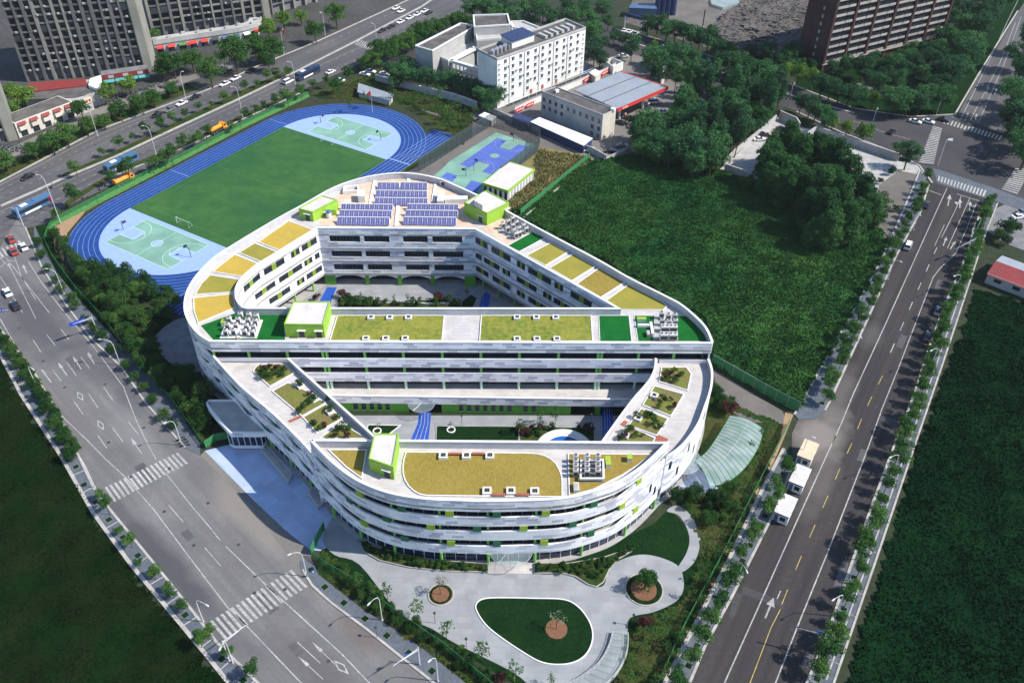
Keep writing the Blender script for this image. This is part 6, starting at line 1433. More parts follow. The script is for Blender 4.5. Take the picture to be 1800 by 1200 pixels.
for k, (b_, h) in enumerate((((1294, 1028), (1312, 1003)), ((1408, 806), (1425, 768)), ((1492, 622), (1512, 592)), ((1560, 492), (1582, 460)), ((1605, 405), (1618, 384)))):
    lamp(b_, h, 7.0, ordw(k+1)+' lamp post from the bottom on the left pavement of the right road', 'lamp posts of the right road')
for k, (b_, h) in enumerate((((113, 517), (83, 473)), ((212, 642), (177, 597)), ((320, 783), (292, 743)), ((540, 1013), (511, 974)), ((672, 1090), (650, 1060)), ((770, 1197), (757, 1160)))):
    lamp(b_, h, 8.0, ordw(k+1)+' lamp post from the top on the school side of the avenue', 'lamp posts of the avenue')
for k, (b_, h) in enumerate((((66, 682), (60, 651)), ((167, 857), (143, 808)), ((358, 1093), (374, 1070)), ((410, 1165), (388, 1138)))):
    lamp(b_, h, 7.5, ordw(k+1)+' lamp post from the top on the field side of the avenue', 'lamp posts of the avenue')
for k, (b_, h) in enumerate((((107, 393), (66, 308)), ((275, 273), (252, 222)), ((427, 207), (408, 153)), ((520, 153), (507, 109)))):
    lamp(b_, h, height_of(b_, h), ordw(k+1)+' tall lamp post from the left between boulevard and running track', 'tall lamp posts of the boulevard')
for k, (b_, h) in enumerate((((172, 240), (156, 190)), ((327, 175), (318, 127)), ((500, 97), (494, 52)), ((572, 63), (566, 22)), ((663, 85), (655, 42)), ((812, 30), (811, -8)))):
    lamp(b_, h, height_of(b_, h), ordw(k+1)+' tall lamp post from the left on the far side of the boulevard', 'tall lamp posts of the boulevard')
for k, (b_, h) in enumerate((((1645, 203), (1660, 174)), ((1535, 213), (1543, 197)), ((1390, 168), (1397, 150)), ((1160, 100), (1166, 80)), ((1130, 52), (1134, 28)), ((1222, 72), (1222, 58)))):
    lamp(b_, h, max(6, height_of(b_, h)), ordw(k+1)+' lamp post from the junction leftwards along the cross street', 'lamp posts of the cross street')
for b_, arm, H, lab in (((1648, 291), (1672, 246), 9, 'tall pole with angled floodlights standing in the middle of the junction'),):
    x, y = G(*b_); H = height_of(b_, (1662, 246)); root = thing('floodlight_pole', lab, 'street lamp', (x, y, .04))
    b = MB(); b.tube([(0, 0, 0), (0, 0, H)], [.16, .09], 7); b.build('pole', 'steel_white', root)
    for k, a in enumerate((-.5, .1, .7)):
        b = MB(); b.box((1.0+.3*k, a, H-.1), (1.6, .3, .18), .25*k-.3); b.build('floodlight', 'steel_white', root)
    b = MB(); b.tube([(0, 0, H-.05), (2, .3, H-.05)], .06, 5); b.build('crossarm', 'steel_white', root)
# black garden lamps
for k, (px, py) in enumerate(((1535, 1), (1111, 1098), (820, 1140), (765, 1095), (663, 1120))[1:]):
    x, y = G(px, py); root = thing('garden_lamp', ordw(k+1)+' slim black garden lamp from the right along the forecourt edge', 'garden lamp', (x, y, .05), 0, 'garden lamps of the forecourt')
    b = MB(); b.tube([(0, 0, 0), (0, 0, 3.2)], .05, 6); b.build('pole', 'steel_dark', root); b = MB(); b.cyl((0, 0), .28, 3.2, 3.45, 10, .2); b.build('lamp_head', 'steel_dark', root)
for k, (px, py) in enumerate(((812, 748), (1038, 745))):
    x, y = G(px, py); root = thing('garden_lamp', ('left', 'right')[k]+' one of two slim black lamps in the south courtyard', 'garden lamp', (x, y, .05), 0, 'garden lamps of the south courtyard')
    b = MB(); b.tube([(0, 0, 0), (0, 0, 3.0)], .05, 6); b.build('pole', 'steel_dark', root); b = MB(); b.cyl((0, 0), .26, 3.0, 3.2, 10, .2); b.build('lamp_head', 'steel_dark', root)
for k, (px, py) in enumerate(((110, 424), (174, 362), (321, 286), (425, 232), (367, 262), (545, 172))):
    x, y = G(px, py); root = thing('track_light', ordw(k+1)+' slim black light pole from the left beside the running track', 'light pole', (x, y, .02), 0, 'light poles along the running track')
    b = MB(); b.tube([(0, 0, 0), (0, 0, 4.2)], .06, 6); b.build('pole', 'steel_dark', root); b = MB(); b.box((.25, 0, 4.2), (.9, .3, .12)); b.build('lamp_head', 'steel_dark', root)
def text_part(s, size, parent, loc, rot, m, name='lettering'):
    cu = bpy.data.curves.new(name, 'FONT'); cu.body = s; cu.size = size; cu.extrude = .01; cu.align_x = 'CENTER'; cu.align_y = 'CENTER'
    tmp = bpy.data.objects.new(name, cu); COL.objects.link(tmp); bpy.context.view_layer.update()
    me = bpy.data.meshes.new_from_object(tmp.evaluated_get(bpy.context.evaluated_depsgraph_get())); bpy.data.objects.remove(tmp)
    me.materials.clear(); me.materials.append(MATS[m]); o = bpy.data.objects.new(name, me); COL.objects.link(o); reg(o, parent); o.location = loc; o.rotation_euler = rot; return o
def gantry(base, end, H, label, boards, m='steel_white'):
    x, y = G(*base); e = G(end[0], end[1], H); L = math.dist((x, y), e); th = ang((x, y), e)
    root = thing('sign_gantry', label, 'road sign', (x, y, .05), th)
    b = MB(); b.tube([(0, 0, 0), (0, 0, H+.3)], [.13, .09], 7); b.build('pole', m, root)
    b = MB(); b.tube([(0, 0, H), (L, 0, H)], [.08, .05], 6); b.tube([(0, 0, H-.5), (L*.7, 0, H-.1)], .05, 5); b.build('arm', m, root)
    for s, w, h, mm in boards:
        b = MB(); b.box((s*L, -.12, H-h/2), (w, .08, h)); bd = b.build('sign_board', mm, root)
        b = MB(); n = max(2, int(w/.7))
        for k in range(n):
            b.box((s*L-w/2+(k+.5)*w/n, -.17, H-h*.25), (w/n*.55, .02, h*.5))
        b.build('sign_symbols', 'paint_white', bd)
gantry((173, 588), (128, 570), 5.6, 'blue lane sign on a white arm over the avenue, near its lane arrows', [(.78, 3.8, 1.1, 'sign_blue')])
gantry((-14, 575), (14, 545), 5.5, 'blue lettered sign over the avenue at the left edge of the photo', [(.6, 3.4, 1.0, 'sign_blue')])
gantry((1449, 1150), (1401, 1103), 5.8, 'thin gantry with small blue signs over the right road near its lower end', [(.35, 1.4, .8, 'sign_blue'), (.62, .7, .5, 'steel_dark'), (.8, .7, .5, 'steel_dark'), (.95, .7, .5, 'steel_dark')], 'steel')
gantry((403, 1160), (433, 1098), 5.8, 'white arm pole reaching over the lower zebra crossing of the avenue', [])
gantry((1704, 447), (1680, 438), 5.6, 'dark sign arm over the right road where its lanes widen', [(.6, 2.2, .8, 'steel_dark')], 'steel')
gantry((738, 1168), (691, 1170), 5.2, 'white arm pole with a purple-blue sign at the lower right of the avenue', [(.45, .8, .8, 'sign_blue')])
gantry((42, 398), (18, 366), 6.2, 'white pole with a floodlight arm at the left end of the boulevard', [])
for k, (px, py, lab) in enumerate(((553, 1015, 'small blue pedestrian crossing sign beside the lower zebra crossing'), (167, 575, 'small blue sign on a post under the lane sign of the avenue'))):
    x, y = G(px, py); root = thing('road_sign', lab, 'road sign', (x, y, .1), .4); b = MB(); b.tube([(0, 0, 0), (0, 0, 2.4)], .04, 6); b.build('post', 'steel', root)
    b = MB(); b.box((0, -.06, 1.7), (.75, .05, .75)); bd = b.build('sign_board', 'sign_blue', root); b = MB(); b.face([(-.25, -.1, 1.8), (.25, -.1, 1.8), (0, -.1, 2.3)]); b.build('sign_symbol', 'paint_white', bd)
x, y = G(655, 198); root = thing('flagpole', 'white flagpole with a red flag beside the running track', 'flagpole', (x, y, 0)); b = MB(); b.tube([(0, 0, 0), (0, 0, 9)], [.08, .04], 6); b.build('pole', 'steel_white', root)
b = MB()
for k in range(4): b.face([(-.04-.35*k, .06*math.sin(k*1.5), 6.9-.22*k), (-.04-.35*(k+1), .06*math.sin((k+1)*1.5), 6.9-.22*(k+1)), (-.04-.35*(k+1), .06*math.sin((k+1)*1.5), 8.6-.25*(k+1)), (-.04-.35*k, .06*math.sin(k*1.5), 8.6-.25*k)])
b.build('flag', 'sign_red', root)
for (px, py, lab) in ((497, 56, 'red and white banner stack on the tall lamp post by the corner shops'), (164, 215, 'red and white banner stack on the lamp post above the boulevard'), (86, 350, 'red lantern cluster on the tall lamp post over the blue bus')):
    x, y = G(px, py, 4); root = thing('pole_banner', lab, 'banner', (x, y, 0)); b = MB(); b.tube([(0, 0, 0), (0, 0, 4.9)], .05, 5); b.build('pole', 'steel', root)
    for k in range(3): b = MB(); b.box((.35, 0, 3.1+.62*k), (.8, .25, .5)); b.build('lantern', 'sign_red', root)
x, y = G(655, 100); 
# goals, hoops, flag
def goal(px, py, lab, sg=1):
    x, y = G(px, py); th = RD-math.pi/2
    root = thing('football_goal', lab, 'football goal', (x, y, .05), th, 'football goals'); w = 2.6; h = 2.0
    b = MB(); b.tube([(-w, 0, 0), (-w, 0, h), (w, 0, h), (w, 0, 0)], .07, 5); b.build('goal_frame', 'steel_white', root)
    for s in (-w, w): b = MB(); b.tube([(s, 0, h), (s, sg*.5, h-.1), (s, sg*1.3, 0), (s, 0, 0)], .045, 5); b.build('side_stay', 'steel_white', root)
goal(322, 396, 'white football goal at the left end of the pitch', 1); goal(577, 250, 'white football goal at the right end of the pitch', -1)
def hoop(px, py, th, lab):
    x, y = G(px, py); root = thing('basketball_hoop', lab, 'basketball hoop', (x, y, .05), th, 'basketball hoops')
    b = MB(); b.tube([(0, 0, 0), (0, 0, 2.6), (.3, 0, 3.1), (1.5, 0, 3.3)], .1, 6); b.build('post', 'paint_navy', root)
    b = MB(); b.box((1.5, 0, 2.8), (.05, 1.3, .8)); b.build('backboard', 'glass_blue', root)
    b = MB(); b.tube([(1.5+.25+.23*math.cos(a*math.pi/5), .23*math.sin(a*math.pi/5), 2.95) for a in range(11)], .02, 4); b.build('rim', 'sign_red', root)
XC = RD-math.pi/2
hoop(217, 404, XC, 'basketball hoop at the far left end of the lower left court'); hoop(336, 452, XC+math.pi, 'basketball hoop at the right end of the lower left court, bent toward the key')
hoop(564, 216, XC, 'basketball hoop at the left end of the court inside the far track curve'); hoop(670, 248, XC+math.pi, 'basketball hoop at the right end of the court inside the far track curve')
hoop(903, 248, RD+math.pi, 'basketball hoop at the far end of the fenced court'); hoop(833, 300, RD, 'basketball hoop at the near end of the fenced court'); hoop(819, 310, RD+math.pi, 'basketball hoop of the half court next to the store building')

# ---------------------------------------------------------------- fences
mesh_m = bpy.data.materials.new('chain_mesh'); mesh_m.use_nodes = True; _b = mesh_m.node_tree.nodes['Principled BSDF']; _b.inputs['Base Color'].default_value = (.05, .07, .08, 1); _b.inputs['Alpha'].default_value = .38; MATS['chain_mesh'] = mesh_m
mg = bpy.data.materials.new('green_mesh'); mg.use_nodes = True; _b = mg.node_tree.nodes['Principled BSDF']; _b.inputs['Base Color'].default_value = (.03, .2, .06, 1); _b.inputs['Alpha'].default_value = .35; MATS['green_mesh'] = mg
def fence(pts, h, lab, m='green_mesh', pm='fence_green', step=3.2, px=True, r=.05, cat='fence', name='mesh_fence', rail=1, z=0):
    p = GP(pts) if px else pts; P = Path(p); o = thing(name, lab, cat, (*P.at(0), z)); ox, oy = P.at(0); q = [(a-ox, c-oy) for a, c in p]
    b = MB(); b.band(q, .1, h, .02, uv=False); b.build('mesh_panels', m, o)
    n = min(95, max(2, int(P.len/step)))
    for k in range(n+1):
        a = P.at(P.len*k/n); b = MB(); b.cyl((a[0]-ox, a[1]-oy), r, 0, h+.1, 5); b.build('post', pm, o)
    if rail: b = MB(); b.tube([(a, c, h) for a, c in q], r*.9, 4); b.build('top_rail', pm, o)
fence([(79, 422), (84, 408), (92, 392), (207, 332), (333, 269), (433, 216), (542, 166)], 1.3, 'low green fence between the boulevard and the running track', step=4)
fence([(79, 424), (92, 452), (130, 505), (180, 560), (233, 630), (300, 703), (362, 788)], 1.7, 'green mesh fence along the avenue beside the thicket', step=3.4)
fence([(362, 788), (380, 775), (412, 769)], 2.2, 'short green fence joining the west fence to the gatehouse', step=2, m='fence_green')
fence([(548, 975), (560, 950), (571, 930), (572, 934)], 2.4, 'short green screen at the lower corner of the entrance plaza', step=2, m='fence_green')
fence([(548, 978), (575, 1000), (600, 1013), (650, 1047), (700, 1086), (780, 1140), (860, 1206), (930, 1262)], 2.2, 'green mesh fence between avenue and forecourt hedge', step=3)
fence([(1386, 746), (1360, 800), (1320, 878), (1270, 978), (1200, 1108), (1140, 1240)], 2.2, 'green mesh fence between east lawn and right road', step=3)
fence([(1251, 640), (1300, 668), (1350, 697), (1403, 724)], 3.2, 'bright green panel fence between field and service yard', m='fence_green', step=3, pm='steel')
fence([(1036, 279), (1000, 308), (960, 341), (915, 378)], 2.2, 'bright green fence between the dry grass strip and the field', m='fence_green', step=3)
fence([(736, 302), (760, 288), (800, 262), (840, 236), (860, 224), (890, 226), (925, 236), (949, 250), (945, 268), (905, 298), (880, 316)], 5.0, 'tall dark chain mesh fence round the blue and green court', m='chain_mesh', pm='steel_dark', step=3, r=.06)
kerb('field_edge_kerb', [(1040, 281), (1004, 311), (964, 345), (919, 383)], .5, .35)
# walls
def wall_thing(pts, h, t, m, lab, name='boundary_wall', capm='concrete'):
    p = GP(pts); o = thing(name, lab, 'wall', (*p[0], 0)); q = [(a-p[0][0], c-p[0][1]) for a, c in p]
    b = MB(); b.band(q, 0, h, t, uv=False); b.build('wall_face', m, o); b = MB(); b.band(offset(q, -.06), h, h+.12, t+.12, uv=False); b.build('wall_cap', capm, o)
wall_thing([(845, 190), (900, 216), (960, 240), (1040, 270), (1065, 284)], 2.2, .3, 'concrete', 'long grey wall between the court and the petrol station yard')
wall_thing([(1062, 284), (1090, 272), (1122, 252)], 1.2, .3, 'wall_grey', 'low pale wall closing the station yard beside the field')
wall_thing([(1435, 236), (1500, 258), (1577, 284)], 2.8, .4, 'concrete', 'long grey wall between the bare lot and the cross street')
wall_thing([(1362, 212), (1330, 240), (1290, 272), (1271, 292)], 2.2, .4, 'wall_grey', 'pale wall on the wood side of the bare lot')
wall_thing([(1273, 299), (1300, 308), (1320, 318)], 2.2, .4, 'concrete', 'short grey wall at the lower left corner of the bare lot')
wall_thing([(1368, 210), (1396, 222), (1402, 232)], 3.4, .4, 'wall_grey', 'grey wall corner at the top of the bare lot')
wall_thing([(1440, 230), (1420, 243), (1404, 256)], 3.0, .4, 'wall_grey', 'pale cross wall dividing the bare lot')
wall_thing([(660, 143), (700, 154), (760, 168), (800, 178), (838, 192)], 2.6, .9, 'wall_grey', 'pale wall between the white courtyard building and the track', capm='cap_white')
# ---------------------------------------------------------------- buildings round the school
def bthing(name, lab, cat='building'): return thing(name, lab, cat)
def prism_part(root, name, pts, z0, z1, m, px=True, at=None):
    p = GP(pts, z1 if at is None else at) if px else pts; b = MB(); b.prism(p, z0, z1); return b.build(name, m, root)
def rim(root, pts, z0, z1, t, m, name='parapet', at=None):
    p = GP(pts, z1 if at is None else at); sd = 1 if _area(p) > 0 else -1; b = MB(); b.band(p, z0, z1, t, closed=True, side=sd, uv=False); return b.build(name, m, root)
def grid_windows(root, a, c, z0, rows, dz, w, h, cols, m='glass_dark', first=.5, name='window', skip=None, fm='frame_white', proud=.04, share=None):
    """a, c: plan ends of a wall seen from outside (a = left); windows shared between parts"""
    th = ang(a, c); L = math.dist(a, c); base = share
    for r in range(rows):
        for k in range(cols):
            if skip and skip(r, k): continue
            s = L*(k+first)/cols; x = a[0]+math.cos(th)*s+math.sin(th)*proud; y = a[1]+math.sin(th)*s-math.cos(th)*proud
            if base is None:
                b = MB(); b.box((0, 0, 0), (w, .08, h), m=0); b.box((0, -.05, 0), (.07, .08, h), m=1); b.box((0, -.08, -.14), (w+.25, .28, .12), m=1); b.box((0, -.05, h), (w+.2, .12, .1), m=1)
                o = b.build(name, [m, fm], root); base = o
            else: o = base.copy(); COL.objects.link(o); reg(o, root)
            o.location = (x, y, z0+r*dz); o.rotation_euler = (0, 0, th)
    return base
# white courtyard building
WB = bthing('courtyard_block', 'white six-storey building with a grey-roofed wing round a courtyard')
ZT = 19.6
q = [(874, 103), (1030, 48), (994, 32), (840, 86)]
prism_part(WB, 'main_slab', q, 0, ZT-.9, 'wall_white', at=ZT); prism_part(WB, 'roof', q, ZT-.9, ZT-.7, 'roof_grey', at=ZT); rim(WB, q, ZT-.7, ZT, .4, 'wall_grey')
P4 = GP(q, ZT)
ex = P4[1]; L_ = math.dist(P4[0], P4[1]); th = ang(P4[0], P4[1])
Fa = (P4[0][0]+math.cos(th)*2.2, P4[0][1]+math.sin(th)*2.2); Fb = (P4[1][0]-math.cos(th)*2.5, P4[1][1]-math.sin(th)*2.5)
w0 = grid_windows(WB, Fa, Fb, 3.0, 6, 2.75, 1.25, 1.45, 11, skip=lambda r, k: (r == 0 and k in (2, 4, 5)))
sw = grid_windows(WB, P4[0], Fa, 1.6, 9, 1.9, .9, .5, 1, name='slot_window'); grid_windows(WB, Fb, P4[1], 1.6, 9, 1.9, .9, .5, 1, name='slot_window', share=sw)
for k in (1, 3, 5, 7, 9):
    s = (k+.02)/11; b = MB(); b.box((Fa[0]+(Fb[0]-Fa[0])*s+math.sin(th)*.08, Fa[1]+(Fb[1]-Fa[1])*s-math.cos(th)*.08, 0), (.22, .22, ZT-1), th); b.build('downpipe', 'wall_grey', WB)
for r in range(5):
    for k in range(0, 11, 1):
        if (r*7+k*3) % 4 == 0:
            s = (k+.95)/11; b = MB(); b.box((Fa[0]+(Fb[0]-Fa[0])*s+math.sin(th)*.3, Fa[1]+(Fb[1]-Fa[1])*s-math.cos(th)*.3, 4.0+r*2.75), (.7, .4, .6), th); b.build('air_conditioner', 'wall_grey', WB)
for k in (4, 5.6, 7.6):
    s = k/11; b = MB(); b.box((Fa[0]+(Fb[0]-Fa[0])*s+math.sin(th)*.05, Fa[1]+(Fb[1]-Fa[1])*s-math.cos(th)*.05, 0), (1.3, .1, 2.6), th); b.build('door', 'brick_red', WB)
prism_part(WB, 'rooftop_room', [(881, 61), (900, 72), (939, 59), (918, 49)], ZT-.7, 21.8, 'wall_white', at=22); prism_part(WB, 'blue_metal_roof', [(879, 61), (900, 73.5), (941, 59.5), (918, 48)], 21.8, 22.05, 'roof_navy', at=22)
for k in range(6):
    t = k/6; a = (945+t*58, 60-t*20); prism_part(WB, 'roof_tank_rack', [(a[0], a[1]), (a[0]+14, a[1]+6), (a[0]+18, a[1]+4.6), (a[0]+4, a[1]-1.4)], ZT-.7, ZT+.4, 'wall_grey', at=ZT)
for k in range(5):
    a = (862+k*7, 90-k*3); prism_part(WB, 'cooling_unit', [(a[0], a[1]), (a[0]+5, a[1]+2), (a[0]+9, a[1]-2), (a[0]+4, a[1]-4)], ZT-.7, ZT+1.2, 'steel', at=ZT+1)
z2 = 12.0
wl = [(729, 80), (760, 89), (828, 50), (834, 44), (809, 40)]
prism_part(WB, 'left_wing', wl, 0, z2-.8, 'wall_grey', at=z2); prism_part(WB, 'roof', wl, z2-.8, z2-.6, 'roof_grey', at=z2); rim(WB, wl, z2-.6, z2, .5, 'wall_white')
z3 = 7.8; tw = [(760, 92), (788, 106), (842, 77), (838, 58)]
prism_part(WB, 'terrace_wing', tw, 0, z3-.9, 'wall_grey', at=z3); rim(WB, tw, z3-.9, z3, .3, 'wall_white')
bk = [(831, 26), (893, 24), (898, 43), (833, 47)]; z4 = 14.5
prism_part(WB, 'rear_block', bk, 0, z4-.8, 'wall_grey', at=z4); prism_part(WB, 'roof', bk, z4-.8, z4-.6, 'roof_grey', at=z4); rim(WB, bk, z4-.6, z4, .6, 'wall_white')
md = [(834, 48), (898, 44), (905, 60), (880, 66), (838, 70)]; prism_part(WB, 'rear_terrace', md, 0, 10.6, 'wall_grey', at=10.6); rim(WB, md, 10.6, 11.4, .4, 'wall_white', at=11.4)
bl = [(897, 37), (920, 36), (953, 49), (945, 56), (900, 47)]; prism_part(WB, 'rear_link', bl, 0, 12, 'wall_grey', at=12); rim(WB, bl, 12, 12.7, .5, 'wall_white', at=12.7)
ga, gb = G(788, 106, 7.2), G(842, 122, 7.2)
b = MB(); b.band([ga, gb], 6.3, 7.4, 1.6, uv=False); b.build('gallery_roof', 'wall_white', WB); b = MB(); b.band([ga, gb], 3.4, 4.4, .3, uv=False); b.build('gallery_rail', 'wall_white', WB); b = MB(); b.band([ga, gb], 0, .9, .3, uv=False); b.build('gallery_rail', 'wall_white', WB)
for k in range(9): b = MB(); b.box((ga[0]+(gb[0]-ga[0])*k/8, ga[1]+(gb[1]-ga[1])*k/8, 0), (.35, .35, 6.4), th); b.build('gallery_column', 'wall_white', WB)
ga, gb = G(788, 106, 7.4), G(842, 78, 7.4)
b = MB(); b.band([ga, gb], 6.4, 7.4, 1.4, uv=False, side=-1); b.build('gallery_roof', 'wall_white', WB)
for k in range(10): b = MB(); b.box((ga[0]+(gb[0]-ga[0])*k/9, ga[1]+(gb[1]-ga[1])*k/9, 0), (.35, .35, 6.4), th); b.build('gallery_column', 'wall_cream', WB)
surf('sports_strip', [(872, 193), (888, 184), (960, 156), (1040, 124), (1036, 118), (950, 150), (880, 178)], .03, 'court_blue')
for k, (a, c) in enumerate((((888, 190), (1044, 128)), ((896, 186), (1046, 124)))):
    fence([a, c], 1.3, ('nearer', 'farther')[k]+' pale blue railing of the blue strip below the white building', m='glass_rail' if 0 else 'chain_mesh', pm='frame_white', step=4, r=.07)
# two-storey block by the petrol station
SB = bthing('office_block', 'pale grey flat-roofed block with a row of small windows beside the petrol station'); zt = 9.9
q = [(1060, 202), (1083, 192), (977, 152), (952, 160)]
prism_part(SB, 'walls', q, 0, zt-.5, 'wall_grey', at=zt); prism_part(SB, 'roof', q, zt-.5, zt-.35, 'roof_grey', at=zt); rim(SB, q, zt-.35, zt, .25, 'wall_grey')
p = GP(q, zt); w1 = grid_windows(SB, p[3], p[0], 6.3, 1, 3, 1.1, 1.5, 10, fm='wall_grey'); grid_windows(SB, p[3], p[0], 3.4, 1, 3, 1.1, 1.5, 10, share=w1, skip=lambda r, k: 3 < k < 8); grid_windows(SB, p[3], p[0], .7, 1, 3, 1.1, 1.5, 10, share=w1, skip=lambda r, k: k < 8)
prism_part(SB, 'roof_hatch', [(978, 160), (983, 158), (980, 156), (975, 158)], zt-.35, zt+.5, 'cap_white'); prism_part(SB, 'roof_hatch', [(1073, 191), (1080, 193), (1083, 190), (1076, 188)], zt-.35, zt+.5, 'cap_white')
b = MB(); b.box(((p[0][0]+p[1][0])/2, (p[0][1]+p[1][1])/2, .0), (.1, .1, .1)); 
# end wall in a paler colour, standing in for the sun on it
e0, e1 = p[0], p[1]; b = MB(); b.band(offset([e0, e1], -.03), 0, zt-.2, .03, uv=False); b.build('end_wall', 'wall_cream', SB)
# petrol station canopy
CN = bthing('petrol_canopy', 'large grey petrol station canopy with a red front edge', 'petrol station'); zc = 7.4
q = [(1009, 158), (1092, 126), (1175, 153), (1086, 192)]
prism_part(CN, 'canopy_roof', q, zc-.35, zc, 'canopy_grey', at=zc); p = GP(q, zc)
for k in (1, 2): 
    a = (p[0][0]+(p[3][0]-p[0][0])*k/3, p[0][1]+(p[3][1]-p[0][1])*k/3); c = (p[1][0]+(p[2][0]-p[1][0])*k/3, p[1][1]+(p[2][1]-p[1][1])*k/3); b = MB(); b.band([a, c], zc, zc+.12, .22, uv=False); b.build('roof_seam', 'steel_dark', CN)
b = MB(); b.band([p[3], p[2], ], zc-1.1, zc+.15, .3, uv=False); b.build('red_fascia', 'canopy_red', CN); b = MB(); b.band([p[2], p[1]], zc-1.1, zc+.15, .3, uv=False); b.build('red_fascia', 'canopy_red', CN)
b = MB()
for k in range(5): b.box((p[3][0]+(p[2][0]-p[3][0])*(.1+.022*k), p[3][1]+(p[2][1]-p[3][1])*(.1+.022*k)-.05, zc-.8), (.35, .1, .6), ang(p[3], p[2]))
b.build('fascia_lettering', 'paint_white', CN)
for u in (.2, .5, .8):
    for v in (.25, .75):
        x = p[0][0]+(p[1][0]-p[0][0])*v+(p[3][0]-p[0][0])*u; y = p[0][1]+(p[1][1]-p[0][1])*v+(p[3][1]-p[0][1])*u
        b = MB(); b.box((x, y, 0), (.6, .6, zc-.35), RD); b.build('column', 'cap_white', CN); 
        r_ = thing('fuel_pump', 'red and white fuel pump under the petrol station canopy', 'fuel pump', (x+2.2, y+1, 0), RD, 'fuel pumps'); b = MB(); b.box((0, 0, 0), (.9, .5, 1.6)); b.build('pump_body', 'canopy_red', r_); b = MB(); b.box((0, 0, 1.6), (1, .6, .4)); b.build('pump_top', 'cap_white', r_)
x, y = G(1164, 147); r_ = thing('price_sign', 'tall white price totem with a red block by the petrol station', 'sign', (x, y, 0), RD-.5); b = MB(); b.box((0, 0, 0), (1.5, .5, 7.2)); b.build('totem', 'cap_white', r_); b = MB(); b.box((0, -.05, 2.6), (1.54, .5, 1.6)); b.build('red_block', 'canopy_red', r_)
# low sheds of the yard
for pts, z, m, lab, nm in (([(932, 214), (948, 206), (1042, 243), (1026, 256)], 3.2, 'cap_white', 'long white-roofed shed below the grey office block', 'long_shed'), ([(899, 206), (908, 198), (937, 209), (931, 220)], 2.8, 'roof_navy', 'small shed with a navy blue roof in the station yard', 'blue_shed')):
    r_ = bthing(nm, lab, 'shed'); p = GP(pts, z); b = MB(); b.prism(offset(p, .2 if _area(p) > 0 else -.2, True), 0, z-.2); b.build('walls', 'roof_navy', r_); b = MB(); b.prism(p, z-.2, z); b.build('roof', m, r_)
r_ = bthing('yard_kiosk', 'small white walled enclosure beyond the petrol canopy', 'building'); rim(r_, [(1061, 106), (1078, 117), (1096, 109), (1076, 101)], 0, 3.4, .35, 'wall_white', name='walls', at=3.4)
r_ = bthing('transformer_box', 'pale cube-shaped cabin beside the blue strip', 'cabin'); prism_part(r_, 'cabin_walls', [(1037, 128), (1047, 134), (1056, 128), (1046, 122)], 0, 3, 'wall_cream'); prism_part(r_, 'cabin_roof', [(1036, 128), (1047, 135), (1057, 128), (1046, 121)], 3, 3.15, 'cap_white')
wall_thing([(905, 200), (938, 184), (1000, 158), (1066, 130), (1090, 116)], 2.4, .3, 'wall_white', 'white wall with red banners between office block and white building')
for k, (a, c) in enumerate((((906, 196), (920, 189)), ((925, 187), (938, 181)), ((1026, 143), (1038, 137)), ((1057, 131), (1070, 124)))):
    A, B2 = G(a[0], a[1], 1.2), G(c[0], c[1], 1.2); th = ang(A, B2); L = math.dist(A, B2)
    r_ = thing('wall_banner', ordw(k+1)+' red banner from the left on the white yard wall', 'banner', ((A[0]+B2[0])/2+math.sin(th)*.1, (A[1]+B2[1])/2-math.cos(th)*.1, .5), th, 'red banners on the yard wall')
    b = MB(); b.box((0, 0, 0), (L, .08, 1.5)); b.build('cloth', 'sign_red', r_); b = MB()
    for j in range(4): b.box((-L*.3+j*L*.2, -.06, .5), (L*.12, .03, .5))
    b.build('lettering', 'paint_white', r_)
# store building beside the court
ST = bthing('store_building', 'low building with a cream flat roof and lime edge beside the court', 'building'); z = 4.0
q = [(848, 322), (893, 336), (940, 298), (894, 284)]; p = GP(q, z)
b = MB(); b.prism(offset(p, .25 if _area(p) > 0 else -.25, True), 0, z-.3, wuv=True); b.build('walls', 'wall_white', ST); b = MB(); b.prism(offset(p, .3 if _area(p) > 0 else -.3, True), z-.3, z+.05); b.build('roof', 'roof_white', ST)
rim(ST, q, z-.7, z+.15, .3, 'lime_green', name='roof_edge', at=z)
for a, c in ((p[0], p[1]), (p[1], p[2])):
    th = ang(a, c); L = math.dist(a, c); n = 5 if a is p[0] else 9
    for k in range(n):
        s = (k+.5)/n; b = MB(); b.box((a[0]+(c[0]-a[0])*s-math.sin(th)*.2, a[1]+(c[1]-a[1])*s+math.cos(th)*.2, .2), (L/n*.5, .1, z-1.1), th); b.build('window', 'wall_grey' if a is p[1] else 'glass_dark', ST)
r_ = bthing('site_hut', 'small white-roofed hut at the bend of the court fence', 'hut'); prism_part(r_, 'walls', [(842, 203), (852, 198), (872, 205), (864, 212)], 0, 2.4, 'wall_grey'); prism_part(r_, 'roof', [(841, 203), (852, 197), (873, 205), (864, 213)], 2.4, 2.55, 'cap_white')
r_ = bthing('grandstand_shed', 'long pale sheet-roofed stand beyond the running track', 'shed'); prism_part(r_, 'walls', [(632, 148), (690, 168), (684, 176), (630, 162)], 0, 2.3, 'wall_grey'); prism_part(r_, 'roof', [(630, 146), (692, 166), (686, 177), (628, 162)], 2.3, 2.5, 'canopy_grey')
